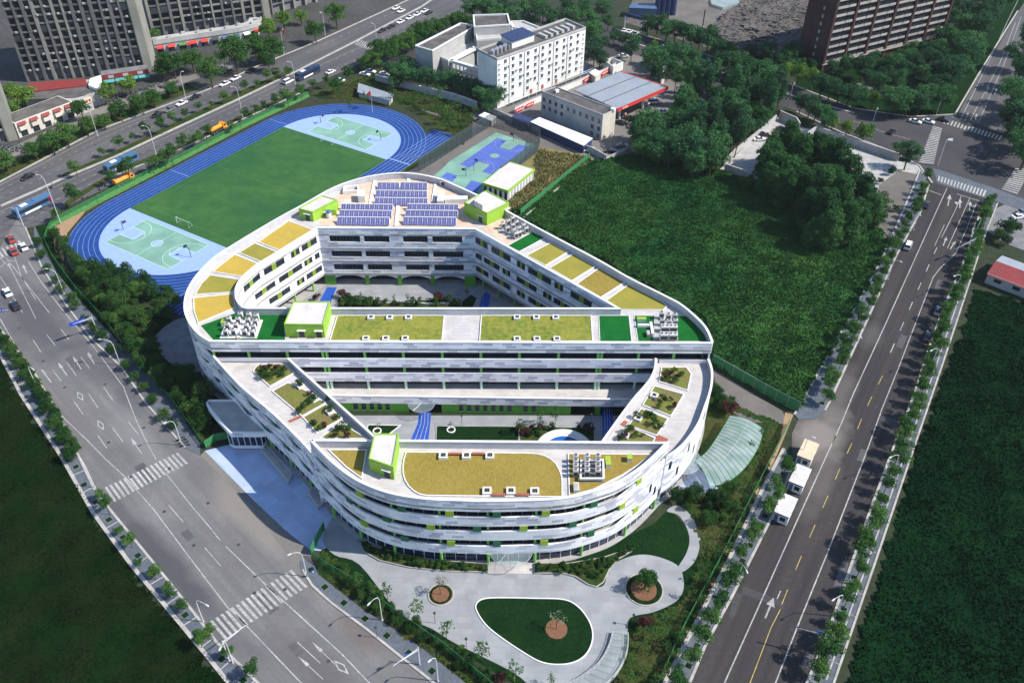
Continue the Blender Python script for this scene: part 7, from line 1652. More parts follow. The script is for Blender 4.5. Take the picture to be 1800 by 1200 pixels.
# brown tower
BT = bthing('brown_tower', 'dark brown apartment tower with rows of pale balconies', 'apartment tower'); HT = 46
a, c = G(1440, 126), G(1650, 74); th = ang(a, c); L = math.dist(a, c); T = lambda s, d: (a[0]+math.cos(th)*s-math.sin(th)*d, a[1]+math.sin(th)*s+math.cos(th)*d)
dl = math.dist(a, G(1411, 96)); dl = 14
b = MB(); b.prism([T(0, 0), T(L, 0), T(L, dl), T(0, dl)], 0, HT); b.build('walls', 'tower_brown', BT)
for k in range(7):
    s = L*k/6*.985+.3; b = MB(); b.prism([T(s-.5, -1.1), T(s+.7, -1.1), T(s+.7, .0), T(s-.5, .0)], 0, HT); b.build('brick_pier', 'tower_brown', BT)
nf = 12; fh = 3.15
def bal_part(s0, s1, z, nm='balcony'):
    b = MB(); b.prism([T(s0, -.95), T(s1, -.95), T(s1, 0), T(s0, 0)], z, z+.15, m=0); b.band([T(s0, -.95), T(s1, -.95)], z, z+1.1, .1, m=0, uv=False); b.prism([T(s0+.2, -.12), T(s1-.2, -.12), T(s1-.2, -.02), T(s0+.2, -.02)], z+.9, z+2.7, m=1)
    return b.build(nm, ['tower_pale', 'glass_dark'], BT)
cols = []
for k in range(6):
    s0 = L*k/6*.985+1.2; w = L/6-2.0; cols += [(s0, s0+w*.56), (s0+w*.60, s0+w*.97)]
for f in range(1, 9):
    for i, (s0, s1) in enumerate(cols): bal_part(s0, s1, 3.2+f*fh-2.9)
b = MB()
for f in range(9, 14):
    for (s0, s1) in cols: b.band([T(s0, -.95), T(s1, -.95)], 3.2+f*fh-2.9, 3.2+f*fh-1.8, .9, uv=False)
tag(b.build('upper_balconies', 'tower_pale', BT), kind='stuff')
b = MB(); b.prism([T(-.3, -1.3), T(L+.3, -1.3), T(L+.3, 0), T(-.3, 0)], 3.0, 3.5); b.build('podium_band', 'tower_pale', BT)
for f in range(8):
    p0 = T(-.05, 5.0); b = MB(); b.box((p0[0], p0[1], 2+f*fh), (.12, .9, 1.3), th); b.build('stair_window', 'tower_pale', BT)
r_ = bthing('low_garden_building', 'low flat pale roof among the trees below the brown tower', 'building'); prism_part(r_, 'walls', [(1611, 125), (1628, 117), (1640, 120), (1632, 131)], 0, 3, 'wall_grey')
# grey towers
def grey_tower(lab, A, B2, H, depth, nb, seed, end_light=True):
    R_ = bthing('grey_tower', lab, 'apartment tower'); a, c = G(*A), G(*B2); th = ang(a, c); L = math.dist(a, c)
    T = lambda s, d: (a[0]+math.cos(th)*s-math.sin(th)*d, a[1]+math.sin(th)*s+math.cos(th)*d); rr = random.Random(seed)
    b = MB(); b.prism([T(0, 1.2), T(L, 1.2), T(L, depth), T(0, depth)], 0, H); b.build('walls', 'concrete_dark', R_)
    for k in range(nb+1):
        s = L*k/nb; w = rr.choice((.7, .9, 1.2)); b = MB(); b.prism([T(s-w/2, -.35), T(s+w/2, -.35), T(s+w/2, 1.3), T(s-w/2, 1.3)], 0, H); b.build('pilaster', 'tower_light' if rr.random() < .35 else 'tower_grey', R_)
    fl = int(H/3)
    for k in range(nb):
        s0, s1 = L*k/nb+.5, L*(k+1)/nb-.5; b = MB()
        for f in range(fl):
            z = 4+f*3.0; b.prism([T(s0, -.1), T(s1, -.1), T(s1, 1.2), T(s0, 1.2)], z, z+.14, m=0); b.band([T(s0, -.1), T(s1, -.1)], z, z+(.95 if (f+k) % 3 else .6), .08, m=(4 if rr.random() < .35 else 0), uv=False)
            b.prism([T(s0+.2, 1.12), T(s1-.2, 1.12), T(s1-.2, 1.19), T(s0+.2, 1.19)], z+.5, z+2.5, m=1)
            if rr.random() < .3: x0 = rr.uniform(s0, s1-.9); b.prism([T(x0, -.6), T(x0+.8, -.6), T(x0+.8, -.12), T(x0, -.12)], z+.3, z+.95, m=2)
            if rr.random() < .1: b.band([T(s0, -.14), T(s1, -.14)], z+.1, z+2.6, .05, m=3, uv=False)
        b.build('balcony_stack', ['tower_grey', 'glass_dark', 'wall_grey', 'recess_dark', 'tower_light'], R_)
    if end_light: b = MB(); b.prism([T(L, -.5), T(L+3.0, -.3), T(L+3.0, depth), T(L, depth)], 0, H); b.build('end_wall', 'tower_light', R_)
grey_tower('tall grey apartment tower at the top left corner, above the red-roofed shops', (50, 144), (256, 126), 62, 18, 13, 3)
grey_tower('grey apartment tower left of top centre behind the curved white shopfronts', (272, 66), (466, 38), 62, 18, 11, 5)
grey_tower('narrow edge of an apartment tower at the far left above the boulevard', (-60, 262), (16, 248), 45, 16, 5, 7)
grey_tower('low grey apartment block behind the bright trees left of the boulevard top', (480, 26), (556, 4), 30, 14, 4, 8, False)
# shops
S1 = bthing('shop_terrace', 'long red and grey roofed shop building at the foot of the corner tower', 'shops')
prism_part(S1, 'walls', [(42, 172), (50, 148), (170, 138), (178, 160), (130, 172)], 0, 5.0, 'wall_grey', at=5.2); prism_part(S1, 'red_roof', [(48, 162), (50, 146), (150, 138), (154, 150)], 5.0, 5.6, 'roof_red', at=5.6); prism_part(S1, 'roof', [(42, 175), (48, 160), (152, 149), (176, 140), (180, 158), (128, 172)], 4.9, 5.2, 'roof_grey', at=5.2)
prism_part(S1, 'white_gable', [(155, 150), (158, 138), (177, 132), (179, 152), (170, 156)], 5.2, 6.4, 'cap_white', at=6.4)
S2 = bthing('gabled_shop_row', 'white shopfront row with five dark red bays beside the boulevard trees', 'shops'); a, c = G(35, 243), G(136, 204); th = ang(a, c); L = math.dist(a, c)
T = lambda s, d: (a[0]+math.cos(th)*s-math.sin(th)*d, a[1]+math.sin(th)*s+math.cos(th)*d)
b = MB(); b.prism([T(0, 0), T(L, 0), T(L, 9), T(0, 9)], 0, 5.6); b.build('walls', 'wall_cream', S2); b = MB(); b.prism([T(.5, .6), T(L-.5, .6), T(L-.5, 8.5), T(.5, 8.5)], 5.6, 5.7); b.build('roof', 'roof_grey', S2)
for k in range(5):
    s = L*(k+.5)/5; b = MB(); b.prism([T(s-1.4, -.9), T(s+1.4, -.9), T(s+1.4, 0), T(s-1.4, 0)], 2.6, 3.9, m=1); b.prism([T(s-1.2, -.12), T(s+1.2, -.12), T(s+1.2, -.02), T(s-1.2, -.02)], 0.2, 2.4, m=2); b.prism([T(s-1.1, -.12), T(s+1.1, -.12), T(s+1.1, -.02), T(s-1.1, -.02)], 3.9, 5.0, m=2)
    b.face([(*T(s-1.5, -1.0), 4.5), (*T(s+1.5, -1.0), 4.5), (*T(s+1.5, -.05), 5.4), (*T(s-1.5, -.05), 5.4)], m=0); b.build('shop_bay', ['roof_red', 'wall_cream', 'glass_dark'], S2)
b = MB(); b.prism([T(L+.2, -.6), T(L+7, -.6), T(L+7, -.2), T(L+.2, -.2)], 3.2, 5.2); g_ = b.build('gold_sign_board', 'booth_cream', S2); b = MB()
for k in range(5): x_ = T(L+1.3+k*1.2, -.66); b.box((x_[0], x_[1], 3.7), (.7, .06, .9), th)
b.build('sign_characters', 'roof_red', g_); b = MB(); b.prism([T(L, -.15), T(L+7.2, -.15), T(L+7.2, 6), T(L, 6)], 0, 5.0); b.build('corner_shop_walls', 'wall_grey', S2)
S3 = bthing('red_fascia_shops', 'low shop row with a red fascia and teal awnings under the corner tower', 'shops'); a, c = G(184, 152), G(265, 140); th = ang(a, c); L = math.dist(a, c)
b = MB(); b.prism([T(0, 0), T(L, 0), T(L, 5), T(0, 5)], 0, 4.4); b.build('walls', 'concrete_dark', S3); b = MB(); b.prism([T(0, -.5), T(L, -.5), T(L, .0), T(0, .0)], 2.7, 4.5); b.build('red_fascia', 'roof_red', S3)
for k in range(4): b = MB(); s = L*(k+.5)/4; b.face([(*T(s-2, -1.8), 1.9), (*T(s+2, -1.8), 1.9), (*T(s+2, -.5), 2.6), (*T(s-2, -.5), 2.6)]); b.build('awning', 'teal_awning', S3)
for k in range(3): b = MB(); s = L*(k+.6)/3.2; b.prism([T(s-1, -.56), T(s+1, -.56), T(s+1, -.5), T(s-1, -.5)], 3.1, 4.2); b.build('sign_panel', 'wall_grey', S3)
S4 = bthing('curved_shopfront', 'curved white shopfront row with red and blue awnings behind the garden trees', 'shops')
fr = spline(GP([(274, 95), (330, 86), (395, 76), (430, 70), (455, 62), (462, 52)]), 4); b = MB(); b.band(fr, 0, 5.4, 5.0, uv=False); b.build('walls', 'wall_grey', S4); FR = Path(offset(fr, -.08))
b = MB(); b.band(offset(fr, -.35), 3.9, 5.9, .35, uv=False); b.build('fascia', 'wall_grey', S4)
for k in range(11):
    s = FR.len*(k+.5)/11.5; p0 = FR.at(s); th = FR.dir(s); b = MB(); b.box((p0[0], p0[1], .2), (2.8, .15, 2.4), th); b.build('shop_window', 'glass_dark', S4)
    m = ['canopy_red', 'canopy_red', 'hedge_green', 'canopy_red', 'canopy_red', 'steel_dark', 'roof_blue_metal', 'roof_blue_metal', 'cap_white', 'sign_red', 'booth_cream'][k]
    n_ = (math.sin(th), -math.cos(th)); u = (math.cos(th), math.sin(th)); b = MB(); b.face([(p0[0]-u[0]*1.5+n_[0]*1.6, p0[1]-u[1]*1.5+n_[1]*1.6, 2.4), (p0[0]+u[0]*1.5+n_[0]*1.6, p0[1]+u[1]*1.5+n_[1]*1.6, 2.4), (p0[0]+u[0]*1.5+n_[0]*.3, p0[1]+u[1]*1.5+n_[1]*.3, 3.3), (p0[0]-u[0]*1.5+n_[0]*.3, p0[1]-u[1]*1.5+n_[1]*.3, 3.3)]); b.build('awning', m, S4)
for k in range(26):
    s = FR.len*(k+.5)/26; p0 = FR.at(s); th = FR.dir(s); d = 1.2+random.random()*2.6
    if k % 3 == 0: b = MB(); b.box((p0[0]-math.sin(th)*d, p0[1]+math.cos(th)*d, 5.4), (1.6, 1.0, .9), th+random.uniform(-.3, .3)); b.build('rooftop_unit', 'wall_grey', S4)
x, y = G(332, 78, 2); r_ = thing('red_parasol', 'red square parasol at the corner of the curved shopfront', 'parasol', (x, y, 0)); b = MB(); b.tube([(0, 0, 0), (0, 0, 2.6)], .05, 5); b.build('pole', 'steel', r_); b = MB(); b.cyl((0, 0), 1.9, 2.2, 2.9, 4, .1); b.build('canopy', 'sign_red', r_)
# red-roofed shed at the right edge
RS = bthing('red_roofed_shed', 'long shed with a red and blue-grey roof at the right edge', 'shed')
p = [G(1730, 497), G(1826, 534)]; th = ang(*p); L = 30; a = p[0]; T = lambda s, d: (a[0]+math.cos(th)*s-math.sin(th)*d, a[1]+math.sin(th)*s+math.cos(th)*d)
b = MB(); b.prism([T(0, 0), T(L, 0), T(L, 12), T(0, 12)], 0, 3.2); b.build('walls', 'wall_grey', RS)
b = MB(); b.face([(*T(-.3, -.4), 3.1), (*T(L, -.4), 3.1), (*T(L, 6), 4.4), (*T(-.3, 6), 4.4)]); b.face([(*T(-.3, -.4), 3.1), (*T(-.3, 6), 4.4), (*T(-.3, 6), 4.3), (*T(-.3, -.4), 3.0)]); b.build('red_roof', 'roof_red', RS)
b = MB(); b.face([(*T(-.3, 6), 4.4), (*T(L, 6), 4.4), (*T(L, 12.4), 3.1), (*T(-.3, 12.4), 3.1)]); b.build('grey_roof', 'canopy_grey', RS); b = MB(); b.face([(*T(0, 0), 3.2), (*T(0, 6), 4.35), (*T(0, 12), 3.2)]); b.build('gable', 'wall_grey', RS)
for s in (3, 8, 14): b = MB(); q0 = T(s, -.05); b.box((q0[0], q0[1], 1.4), (2.0, .1, 1.0), th); b.build('window', 'glass_dark', RS)
# site structures at the top
r_ = bthing('silo_plant', 'dark blue plant with silos at the top edge beside the demolition ground', 'plant')
for k in range(4): x, y = G(1155+k*9, 26); b = MB(); b.cyl((x, y), 1.5, 0, 13, 10); b.build('silo', 'roof_navy', r_)
prism_part(r_, 'conveyor_house', [(1105, 14), (1110, 6), (1152, 6), (1155, 16)], 0, 4.5, 'roof_blue_metal')
r_ = bthing('gate_frame', 'dark blue entrance frame behind the three white cars', 'gate'); a, c = G(1098, 48), G(1127, 56); b = MB(); b.band([a, c], 5.0, 6.4, .5, uv=False); b.build('lintel', 'roof_navy', r_)
for p_ in (a, c): b = MB(); b.box((*p_, 0), (.7, .7, 5.0)); b.build('gate_post', 'cap_white', r_)
rs = np.random.default_rng(17); b = MB()
for k in range(900):
    u, v = rs.random(), rs.random(); px, py = 1265+u*150, 18+v*82
    if inpoly(px, py, [(1270, 30), (1330, 10), (1420, 15), (1412, 100), (1300, 92), (1262, 70)]):
        x, y = G(px, py); s = rs.uniform(.3, 1.4)*(2.2 if rs.random() < .12 else 1); b.box((x, y, rs.uniform(-.2, 1.2)*fbm(np.array(x*.05), np.array(y*.05), 2)), (s*rs.uniform(.6, 4), s*.7, s*.5), rs.uniform(0, 3.1))
tag(b.build('demolition_rubble', 'rubble'), 'heap of grey demolition rubble and broken slabs left of the brown tower', 'rubble', kind='stuff')
meadow('rubble_mounds', [(1235, 60), (1290, 20), (1330, -20), (1500, -30), (1420, 60), (1410, 110), (1290, 96)], 1.2, .9, .3, 'rubble', 23, 'uneven mounds of broken ground at the demolition site', 3.2, grid=1.0, clump=.12)
r_ = bthing('green_tarpaulin', 'pale green netting spread over spoil at the top edge', 'netting'); p = GP([(1248, 2), (1290, -6), (1300, 10), (1270, 18), (1250, 12)]); b = MB(); b.prism(p, 0, 1.2); b.build('netting', 'canopy_glass', r_)
x, y = G(1235, 48); r_ = thing('site_mast', 'dark lattice mast standing at the edge of the cleared ground', 'mast', (x, y, 0)); b = MB(); b.box((0, 0, 0), (.45, .45, 8.0)); b.build('mast', 'bark', r_); b = MB(); b.box((0, 0, 0), (1.2, 1.2, .3)); b.build('footing', 'concrete', r_)

# ---------------------------------------------------------------- gatehouse, glass canopies, booths
GH = bthing('gatehouse', 'grey pavilion with a rounded flat roof at the school entrance', 'gatehouse'); z = 5.2
rf = spline(GP([(366, 703), (376, 702), (428, 702), (438, 706), (470, 742), (472, 752), (462, 760), (412, 760), (400, 756), (364, 714)], z), 3, True)
b = MB(); b.prism(rf, z-1.3, z-.25, wuv=True); b.build('fascia', 'cladding', GH); b = MB(); b.band(rf, z-.3, z, .5, closed=True, side=1 if _area(rf) > 0 else -1, uv=False); b.build('roof_rim', 'cladding_plain', GH); b = MB(); b.prism(offset(rf, .4 if _area(rf) > 0 else -.4, True), z-.3, z-.2); b.build('roof', 'concrete', GH)
wl = GP([(404, 762), (440, 764), (462, 760), (458, 772), (445, 778), (410, 776), (402, 770)], 3.9); rf2 = GP([(372, 709), (428, 708), (462, 744), (455, 757), (410, 757), (398, 748)], z)
b = MB(); b.prism(offset(rf2, .9 if _area(rf2) > 0 else -.9, True), 0, z-1.3); b.build('walls', 'cladding_plain', GH)
bx_ = GP([(398, 746), (447, 745), (462, 752), (457, 760), (405, 760), (398, 756)], z)
b = MB(); b.prism(bx_, .5, 3.95); b.build('glazed_bay', 'glass_blue', GH); b = MB(); b.band(offset(bx_, -.1 if _area(bx_) > 0 else .1, True), .35, 1.2, .2, closed=True, side=1 if _area(bx_) > 0 else -1, uv=False); b.build('bay_sill', 'cap_white', GH); b = MB(); b.prism(bx_, 0, .36); b.build('brick_base', 'brick_red', GH)
b = MB()
for i in range(len(bx_)):
    a, c = bx_[i], bx_[(i+1) % len(bx_)]; n = max(1, int(math.dist(a, c)/1.1))
    for k in range(n): b.box((a[0]+(c[0]-a[0])*k/n, a[1]+(c[1]-a[1])*k/n, 1.1), (.14, .14, 2.85))
b.build('mullions', 'cap_white', GH)
# entrance ramps
for k, (pts, lab) in enumerate((([(458, 792), (470, 788), (514, 838), (508, 852)], 'long ramp with pale handrails beside the entrance plaza'), ([(541, 868), (553, 862), (571, 885), (560, 897)], 'short stepped ramp with handrails beside the entrance plaza'))):
    r_ = thing('entrance_ramp', lab, 'ramp', (*G(*pts[0]), 0)); p = [(x-G(*pts[0])[0], y-G(*pts[0])[1]) for x, y in GP(pts)]; b = MB(); b.prism(p, .02, .5); b.build('ramp_slab', 'concrete', r_)
    for i in range(0, 4):
        b = MB(); a, c = p[i], p[(i+1) % 4]; b.tube([(*a, 1.35), (*c, 1.35)], .04, 4); b.tube([(*a, .9), (*c, .9)], .025, 4)
        n = max(1, int(math.dist(a, c)/1.2))
        for j in range(n+1): b.tube([(a[0]+(c[0]-a[0])*j/n, a[1]+(c[1]-a[1])*j/n, .4), (a[0]+(c[0]-a[0])*j/n, a[1]+(c[1]-a[1])*j/n, 1.35)], .025, 4)
        b.build('handrail', 'steel_white', r_)
# curved glass canopy
CG = bthing('glass_canopy', 'long curved pale green glass canopy over the ramp right of the school', 'canopy')
L1 = spline(GP([(1284, 728), (1266, 758), (1244, 790), (1222, 808)], 3.2), 4); R1 = spline(GP([(1343, 752), (1333, 785), (1308, 822), (1278, 845), (1248, 853)], 3.2), 4)
nL = 16; PL, PR = Path(L1), Path(R1)
def arc(t, u):
    a, c = PL.at(PL.len*t), PR.at(PR.len*t); return (a[0]+(c[0]-a[0])*u, a[1]+(c[1]-a[1])*u, 2.3+1.5*math.sin(math.pi*(.12+.76*u)))
nt_ = 17; b = MB()
for i in range(nt_*2):
    for j in range(8): b.face([arc(i/nt_/2, j/8), arc((i+1)/nt_/2, j/8), arc((i+1)/nt_/2, (j+1)/8), arc(i/nt_/2, (j+1)/8)])
b.build('glass_roof', 'canopy_glass', CG, smooth=True)
for i in range(nt_+1): b = MB(); b.tube([arc(i/nt_, j/8) for j in range(9)], .07, 4); b.build('rib', 'fence_green', CG)
for u in (0, .5, 1): b = MB(); b.tube([arc(i/24, u) for i in range(25)], .06, 4); b.build('beam', 'fence_green' if u != .5 else 'concrete', CG)
for u in (0, 1):
    for i in range(0, nt_+1, 2): a = arc(i/nt_, u); b = MB(); b.cyl((a[0], a[1]), .08, 0, a[2], 6); b.build('post', 'fence_green', CG)
b = MB(); a = [arc(1, j/8) for j in range(9)]
for j in range(8): b.face([a[j], a[j+1], (a[j+1][0], a[j+1][1], .3), (a[j][0], a[j][1], .3)])
b.build('end_glazing', 'chain_mesh', CG)
for k, (c, r, z, lab, a0) in enumerate(((G(741, 708, 3.2), 3.1, 3.1, 'half-round glass awning over the blue lane under the terrace', -math.pi), (G(898, 963, 3.2), 4.3, 3.1, 'half-round glass awning above the main entrance steps', -math.pi), (G(1196, 806, 3.4), 4.4, 3.3, 'rounded pale glass awning between school side and curved canopy', -math.pi*.7))):
    r_ = thing('glass_awning', lab, 'awning', (c[0], c[1], 0), 0, None); n = 16; q = [(r*math.cos(a0+math.pi*i/n), r*math.sin(a0+math.pi*i/n)) for i in range(n+1)]
    b = MB(); b.prism(q, z, z+.06); b.build('glass_roof', 'awning_glass', r_); b = MB(); b.tube([(*p_, z+.03) for p_ in q], .05, 5); b.build('rim', 'steel', r_)
    for i in range(2, n, 3): b = MB(); b.tube([(0, 0, z+.1), (*q[i], z+.08)], .035, 4); b.build('rib', 'steel', r_)
# booths on the right road
for k, (pts, m, lab) in enumerate((([(1400, 771+8), (1425, 777+8), (1411, 806+3), (1386, 800+3)], 'booth_cream', 'cream-roofed site booth half hidden by trees, farthest of three'), ([(1398, 816), (1427, 821), (1413, 855), (1388, 850)], 'booth_white', 'white-roofed site booth on the right road, middle of three'), ([(1373, 867), (1403, 872), (1388, 910), (1362, 904)], 'booth_white', 'white-roofed site booth on the right road, nearest of three'))):
    if k == 0: pts = [(1413, 773), (1440, 779), (1427, 808), (1402, 803)]
    z = 2.7; p = GP(pts, z); cx = sum(q[0] for q in p)/4; cy = sum(q[1] for q in p)/4; th = RD; w, l = 3.0, 5.6
    r_ = thing('site_booth', lab, 'booth', (cx, cy, .04), th, 'site booths on the right road')
    b = MB(); b.box((0, 0, .1), (l, w, z-.1)); b.build('walls', 'wall_white', r_); b = MB(); b.box((0, 0, z), (l+.25, w+.25, .14))
    for j in range(9): b.box((-l/2+.2+j*.65, 0, z+.14), (.12, w+.2, .05))
    b.build('roof', m, r_)
    b = MB(); b.box((-l/2-.03, -.4, .9), (.06, 1.1, 1.1)); b.build('window', 'glass_dark', r_); b = MB(); b.box((-l/2-.03, .9, .15), (.06, .8, 2.0)); b.build('door', 'roof_blue_metal', r_)
    for yy in (-w/2-.02, w/2+.02): b = MB(); b.box((.6, yy, 1.0), (1.2, .06, 1.0)); b.build('window', 'glass_dark', r_)
    b = MB(); b.box((-l/2-.04, 0, z-.35), (.08, w, .3)); b.build('blue_trim', 'roof_blue_metal', r_)

LC = thing('low_glass_canopy', 'low curved pale glass canopy at the lower right end of the forecourt', 'canopy')
PL, PR = Path(spline(GP([(1077, 1104), (1070, 1130), (1052, 1160), (1020, 1185), (985, 1200)], 1.6), 4)), Path(spline(GP([(1104, 1106), (1102, 1140), (1085, 1175), (1055, 1203), (1015, 1222)], 1.6), 4))
def arc2(t, u):
    a, c = PL.at(PL.len*t), PR.at(PR.len*t); return (a[0]+(c[0]-a[0])*u, a[1]+(c[1]-a[1])*u, 1.0+.35*math.sin(math.pi*u))
b = MB()
for i in range(24):
    for j in range(5): b.face([arc2(i/24, j/5), arc2((i+1)/24, j/5), arc2((i+1)/24, (j+1)/5), arc2(i/24, (j+1)/5)])
b.build('glass_roof', 'awning_glass', LC, smooth=True)
for i in range(0, 25, 2): b = MB(); b.tube([arc2(i/24, j/5) for j in range(6)], .04, 4); b.build('rib', 'steel', LC)
for u in (0, 1): b = MB(); b.tube([arc2(i/24, u) for i in range(25)], .06, 4); b.build('beam', 'steel', LC); b = MB(); b.band([arc2(i/24, u)[:2] for i in range(25)], 0, .7, .2, uv=False); b.build('low_wall', 'wall_grey', LC)
# ---------------------------------------------------------------- things on the roofs
def fan_unit(kind='small'):
    r_ = thing('air_conditioning_unit', 'x', 'air conditioner'); w, d, h = (1.0, .8, 1.7) if kind == 'small' else (1.9, 1.3, 1.6)
    b = MB(); b.box((0, 0, .15), (w, d, h)); b.build('casing', 'booth_white', r_)
    b = MB(); b.box((0, -d/2-.01, .35), (w*.86, .04, h*.62)); b.build('grille', 'steel_dark', r_)
    nf = 1 if kind == 'small' else 2
    for k in range(nf):
        x = 0 if nf == 1 else (-w/4 if k == 0 else w/4); b = MB(); b.cyl((x, 0), .34, h+.15, h+.3, 12); b.cur = 0; o = b.build('fan_guard', 'concrete', r_); b = MB(); b.cyl((x, 0), .26, h+.3, h+.31, 10); b.build('fan', 'steel_dark', o)
    b = MB(); b.box((0, 0, 0), (w*.9, d*.9, .15)); b.build('foot_frame', 'steel', r_); r_.location = (0, 0, -500); return [r_, False]
AC = {'small': fan_unit('small'), 'large': fan_unit('large')}
def ac(kind, px, py, lab, group, z=ROOF+.25, th=0, hz=1.7):
    x, y = G(px, py, z+hz*.6); pr = AC[kind]
    if not pr[1]: pr[1] = True; o = pr[0]; o.location = (x, y, z); o.rotation_euler = (0, 0, th); o['label'] = lab; o['group'] = group
    else: dup(pr[0], (x, y, z), th, None, lab, group)
n = 0
for col, pts in enumerate((((403, 562), (400, 573), (397, 584)), ((423, 554), (419, 563), (415, 573), (411, 583)), ((438, 555), (436, 564), (433, 574), (430, 584)), ((451, 557), (449, 566), (446, 576), (444, 585)))):
    for k, (px, py) in enumerate(pts):
        ac('small', px, py, ordw(k+1)+' air conditioner from the back in column '+('one', 'two', 'three', 'four')[col]+' of the left turf roof cluster', 'air conditioners on the left turf roof')
b = MB(); p = GP([(386, 594), (451, 594), (462, 562), (399, 562)], ROOF+.2); b.prism(p, ROOF+.03, ROOF+.22); tag(b.build('equipment_platform', 'cap_white'), 'white platform under the air conditioners on the left turf roof', 'platform')
r_ = thing('pipe_duct', 'pale bent duct in front of the left rooftop air conditioners', 'duct', (*G(420, 588, ROOF), ROOF+.03)); b = MB(); b.box((0, 0, 0), (.9, 1.6, 1.2), .2); b.build('duct_box', 'cap_white', r_); b = MB(); b.box((.3, -1.2, 0), (.8, 1.0, .5), .2); b.build('duct_end', 'wall_cream', r_)
def limebox(px, py, sz, lab, z=ROOF):
    x, y = G(px, py, z+sz[2]); r_ = thing('control_cabinet', lab, 'cabinet', (x, y, z+.03)); b = MB(); b.box((0, 0, 0), (sz[0], sz[1], sz[2]*.9)); b.build('cabinet', 'cap_white', r_); b = MB(); b.box((0, 0, sz[2]*.9), (sz[0]+.1, sz[1]+.1, sz[2]*.12)); b.build('lime_cover', 'panel_lime', r_)
limebox(393, 564, (1.0, 1.5, 1.1), 'lime-topped cabinet left of the rooftop air conditioners on turf'); limebox(1128, 559, (2.0, .8, .8), 'long lime-topped cabinet on the right turf roof')
limebox(1069, 809, (.9, 2.2, 1.3), 'lime-topped cabinet beside the white-framed units of the front roof'); limebox(1107, 802, (.9, 1.2, 1.2), 'single lime-topped cabinet alone on the front right bed')
for k, (px, py) in enumerate(((1163, 553), (1175, 556), (1186, 556), (1164, 565), (1176, 567), (1187, 566), (1169, 576), (1183, 576), (1167, 590), (1183, 590))):
    ac('large' if k > 5 else 'small', px, py, ordw(k+1)+' rooftop cooling unit from the back on the right turf roof', 'cooling units on the right turf roof')
b = MB(); p = GP([(1148, 597), (1192, 597), (1190, 553), (1150, 553)], ROOF+.2); b.prism(p, ROOF+.03, ROOF+.2); tag(b.build('equipment_platform', 'concrete'), 'grey platform under the cooling units on the right turf roof', 'platform')
r_ = thing('pipe_duct', 'white T-shaped duct left of the right turf roof units', 'duct', (*G(1146, 575, ROOF+1), ROOF+.03)); b = MB(); b.box((0, 0, 0), (.6, 4.4, .9)); b.build('duct_run', 'cap_white', r_); b = MB(); b.box((-1.7, 1.2, .1), (2.8, .7, .7)); b.build('duct_arm', 'cap_white', r_); b = MB(); b.box((-1.0, -1.8, .1), (.7, 1.6, .8)); b.build('duct_end', 'concrete', r_)
for k, (px, py) in enumerate(((884, 397), (893, 392), (901, 387), (892, 404), (901, 399), (908, 394), (903, 408), (912, 404), (920, 399), (925, 405), (913, 412), (907, 414))):
    ac('small', px, py, ordw(k+1)+' white cooling unit from the left beside the lime stair house', 'cooling units beside the north roof stair house', th=.5, hz=1.2)
b = MB(); p = GP([(874, 404), (906, 385), (930, 404), (900, 421)], ROOF+.15); b.prism(p, ROOF+.04, ROOF+.15); tag(b.build('equipment_platform', 'concrete'), 'grey platform under the white cooling units of the north roof', 'platform')
# front roof fan racks and their white frame
q = GP([(1019, 841), (1063, 841), (1062, 806), (1020, 806)], ROOF+1.1); r_ = thing('roof_platform', 'white-edged square platform carrying the fan rows on the front roof', 'platform', (0, 0, 0)); b = MB(); b.band(q, ROOF+.7, ROOF+1.1, .35, closed=True, side=1 if _area(q) > 0 else -1, uv=False); b.build('raised_edge', 'cap_white', r_); b = MB(); b.prism(q, ROOF+.03, ROOF+.25); b.build('floor_plate', 'concrete_dark', r_)
for px, col in ((1012, 'left'), (1032, 'middle'), (1051, 'right')):
    for k in range(4): ac('small', px, 804+k*8.4, ordw(k+1)+' fan unit from the back in the '+col+' row of the front roof', 'fan units on the front roof', hz=1.8)
r_ = thing('vent_box', 'white louvred box below the fan rows of the front roof', 'vent', (*G(1013, 855, ROOF+.8), ROOF+.1)); b = MB(); b.box((0, 0, 0), (1.0, 1.9, .9)); b.build('casing', 'cap_white', r_); b = MB(); b.box((0, 0, .9), (.8, 1.6, .05)); b.build('grille', 'concrete', r_)
# planters
pl = thing('square_planter', 'x', 'planter'); b = MB(); b.slab([(-.75, -.75), (.75, -.75), (.75, .75), (-.75, .75)], [(-.45, -.45), (.45, -.45), (.45, .45), (-.45, .45)], 0, .55); b.build('rim', 'cap_white', pl); b = MB(); b.box((0, 0, 0), (.95, .95, .35)); b.build('soil', 'bark', pl)
V, Q = leaf_cloud([(0, 0, .5, .35, .8)], 200, .2, 5); np_mesh('plant', V, Q, 'leaf_mid', pl); pl.location = (0, 0, -500); PLF = [False]
def planter(px, py, lab, group, z=ROOF+.16, th=0, sc=1):
    x, y = G(px, py, z+.4)
    if not PLF[0]: PLF[0] = True; pl.location = (x, y, z); pl['label'] = lab; pl['group'] = group
    else: dup(pl, (x, y, z), th, sc, lab, group)
for k, (px, py) in enumerate(((652, 557), (685, 557), (718, 557))): planter(px, py, ('left', 'middle', 'right')[k]+' planter on the back edge of the left green roof lawn', 'square planters of the middle roof')
for k, (px, py) in enumerate(((909, 557), (943, 557), (977, 557))): planter(px, py, ('left', 'middle', 'right')[k]+' planter on the back edge of the right green roof lawn', 'square planters of the middle roof')
for k, (px, py) in enumerate(((643, 594), (678, 594), (712, 594))): planter(px, py, ('left', 'middle', 'right')[k]+' planter on the front edge of the left green roof lawn', 'square planters of the middle roof')
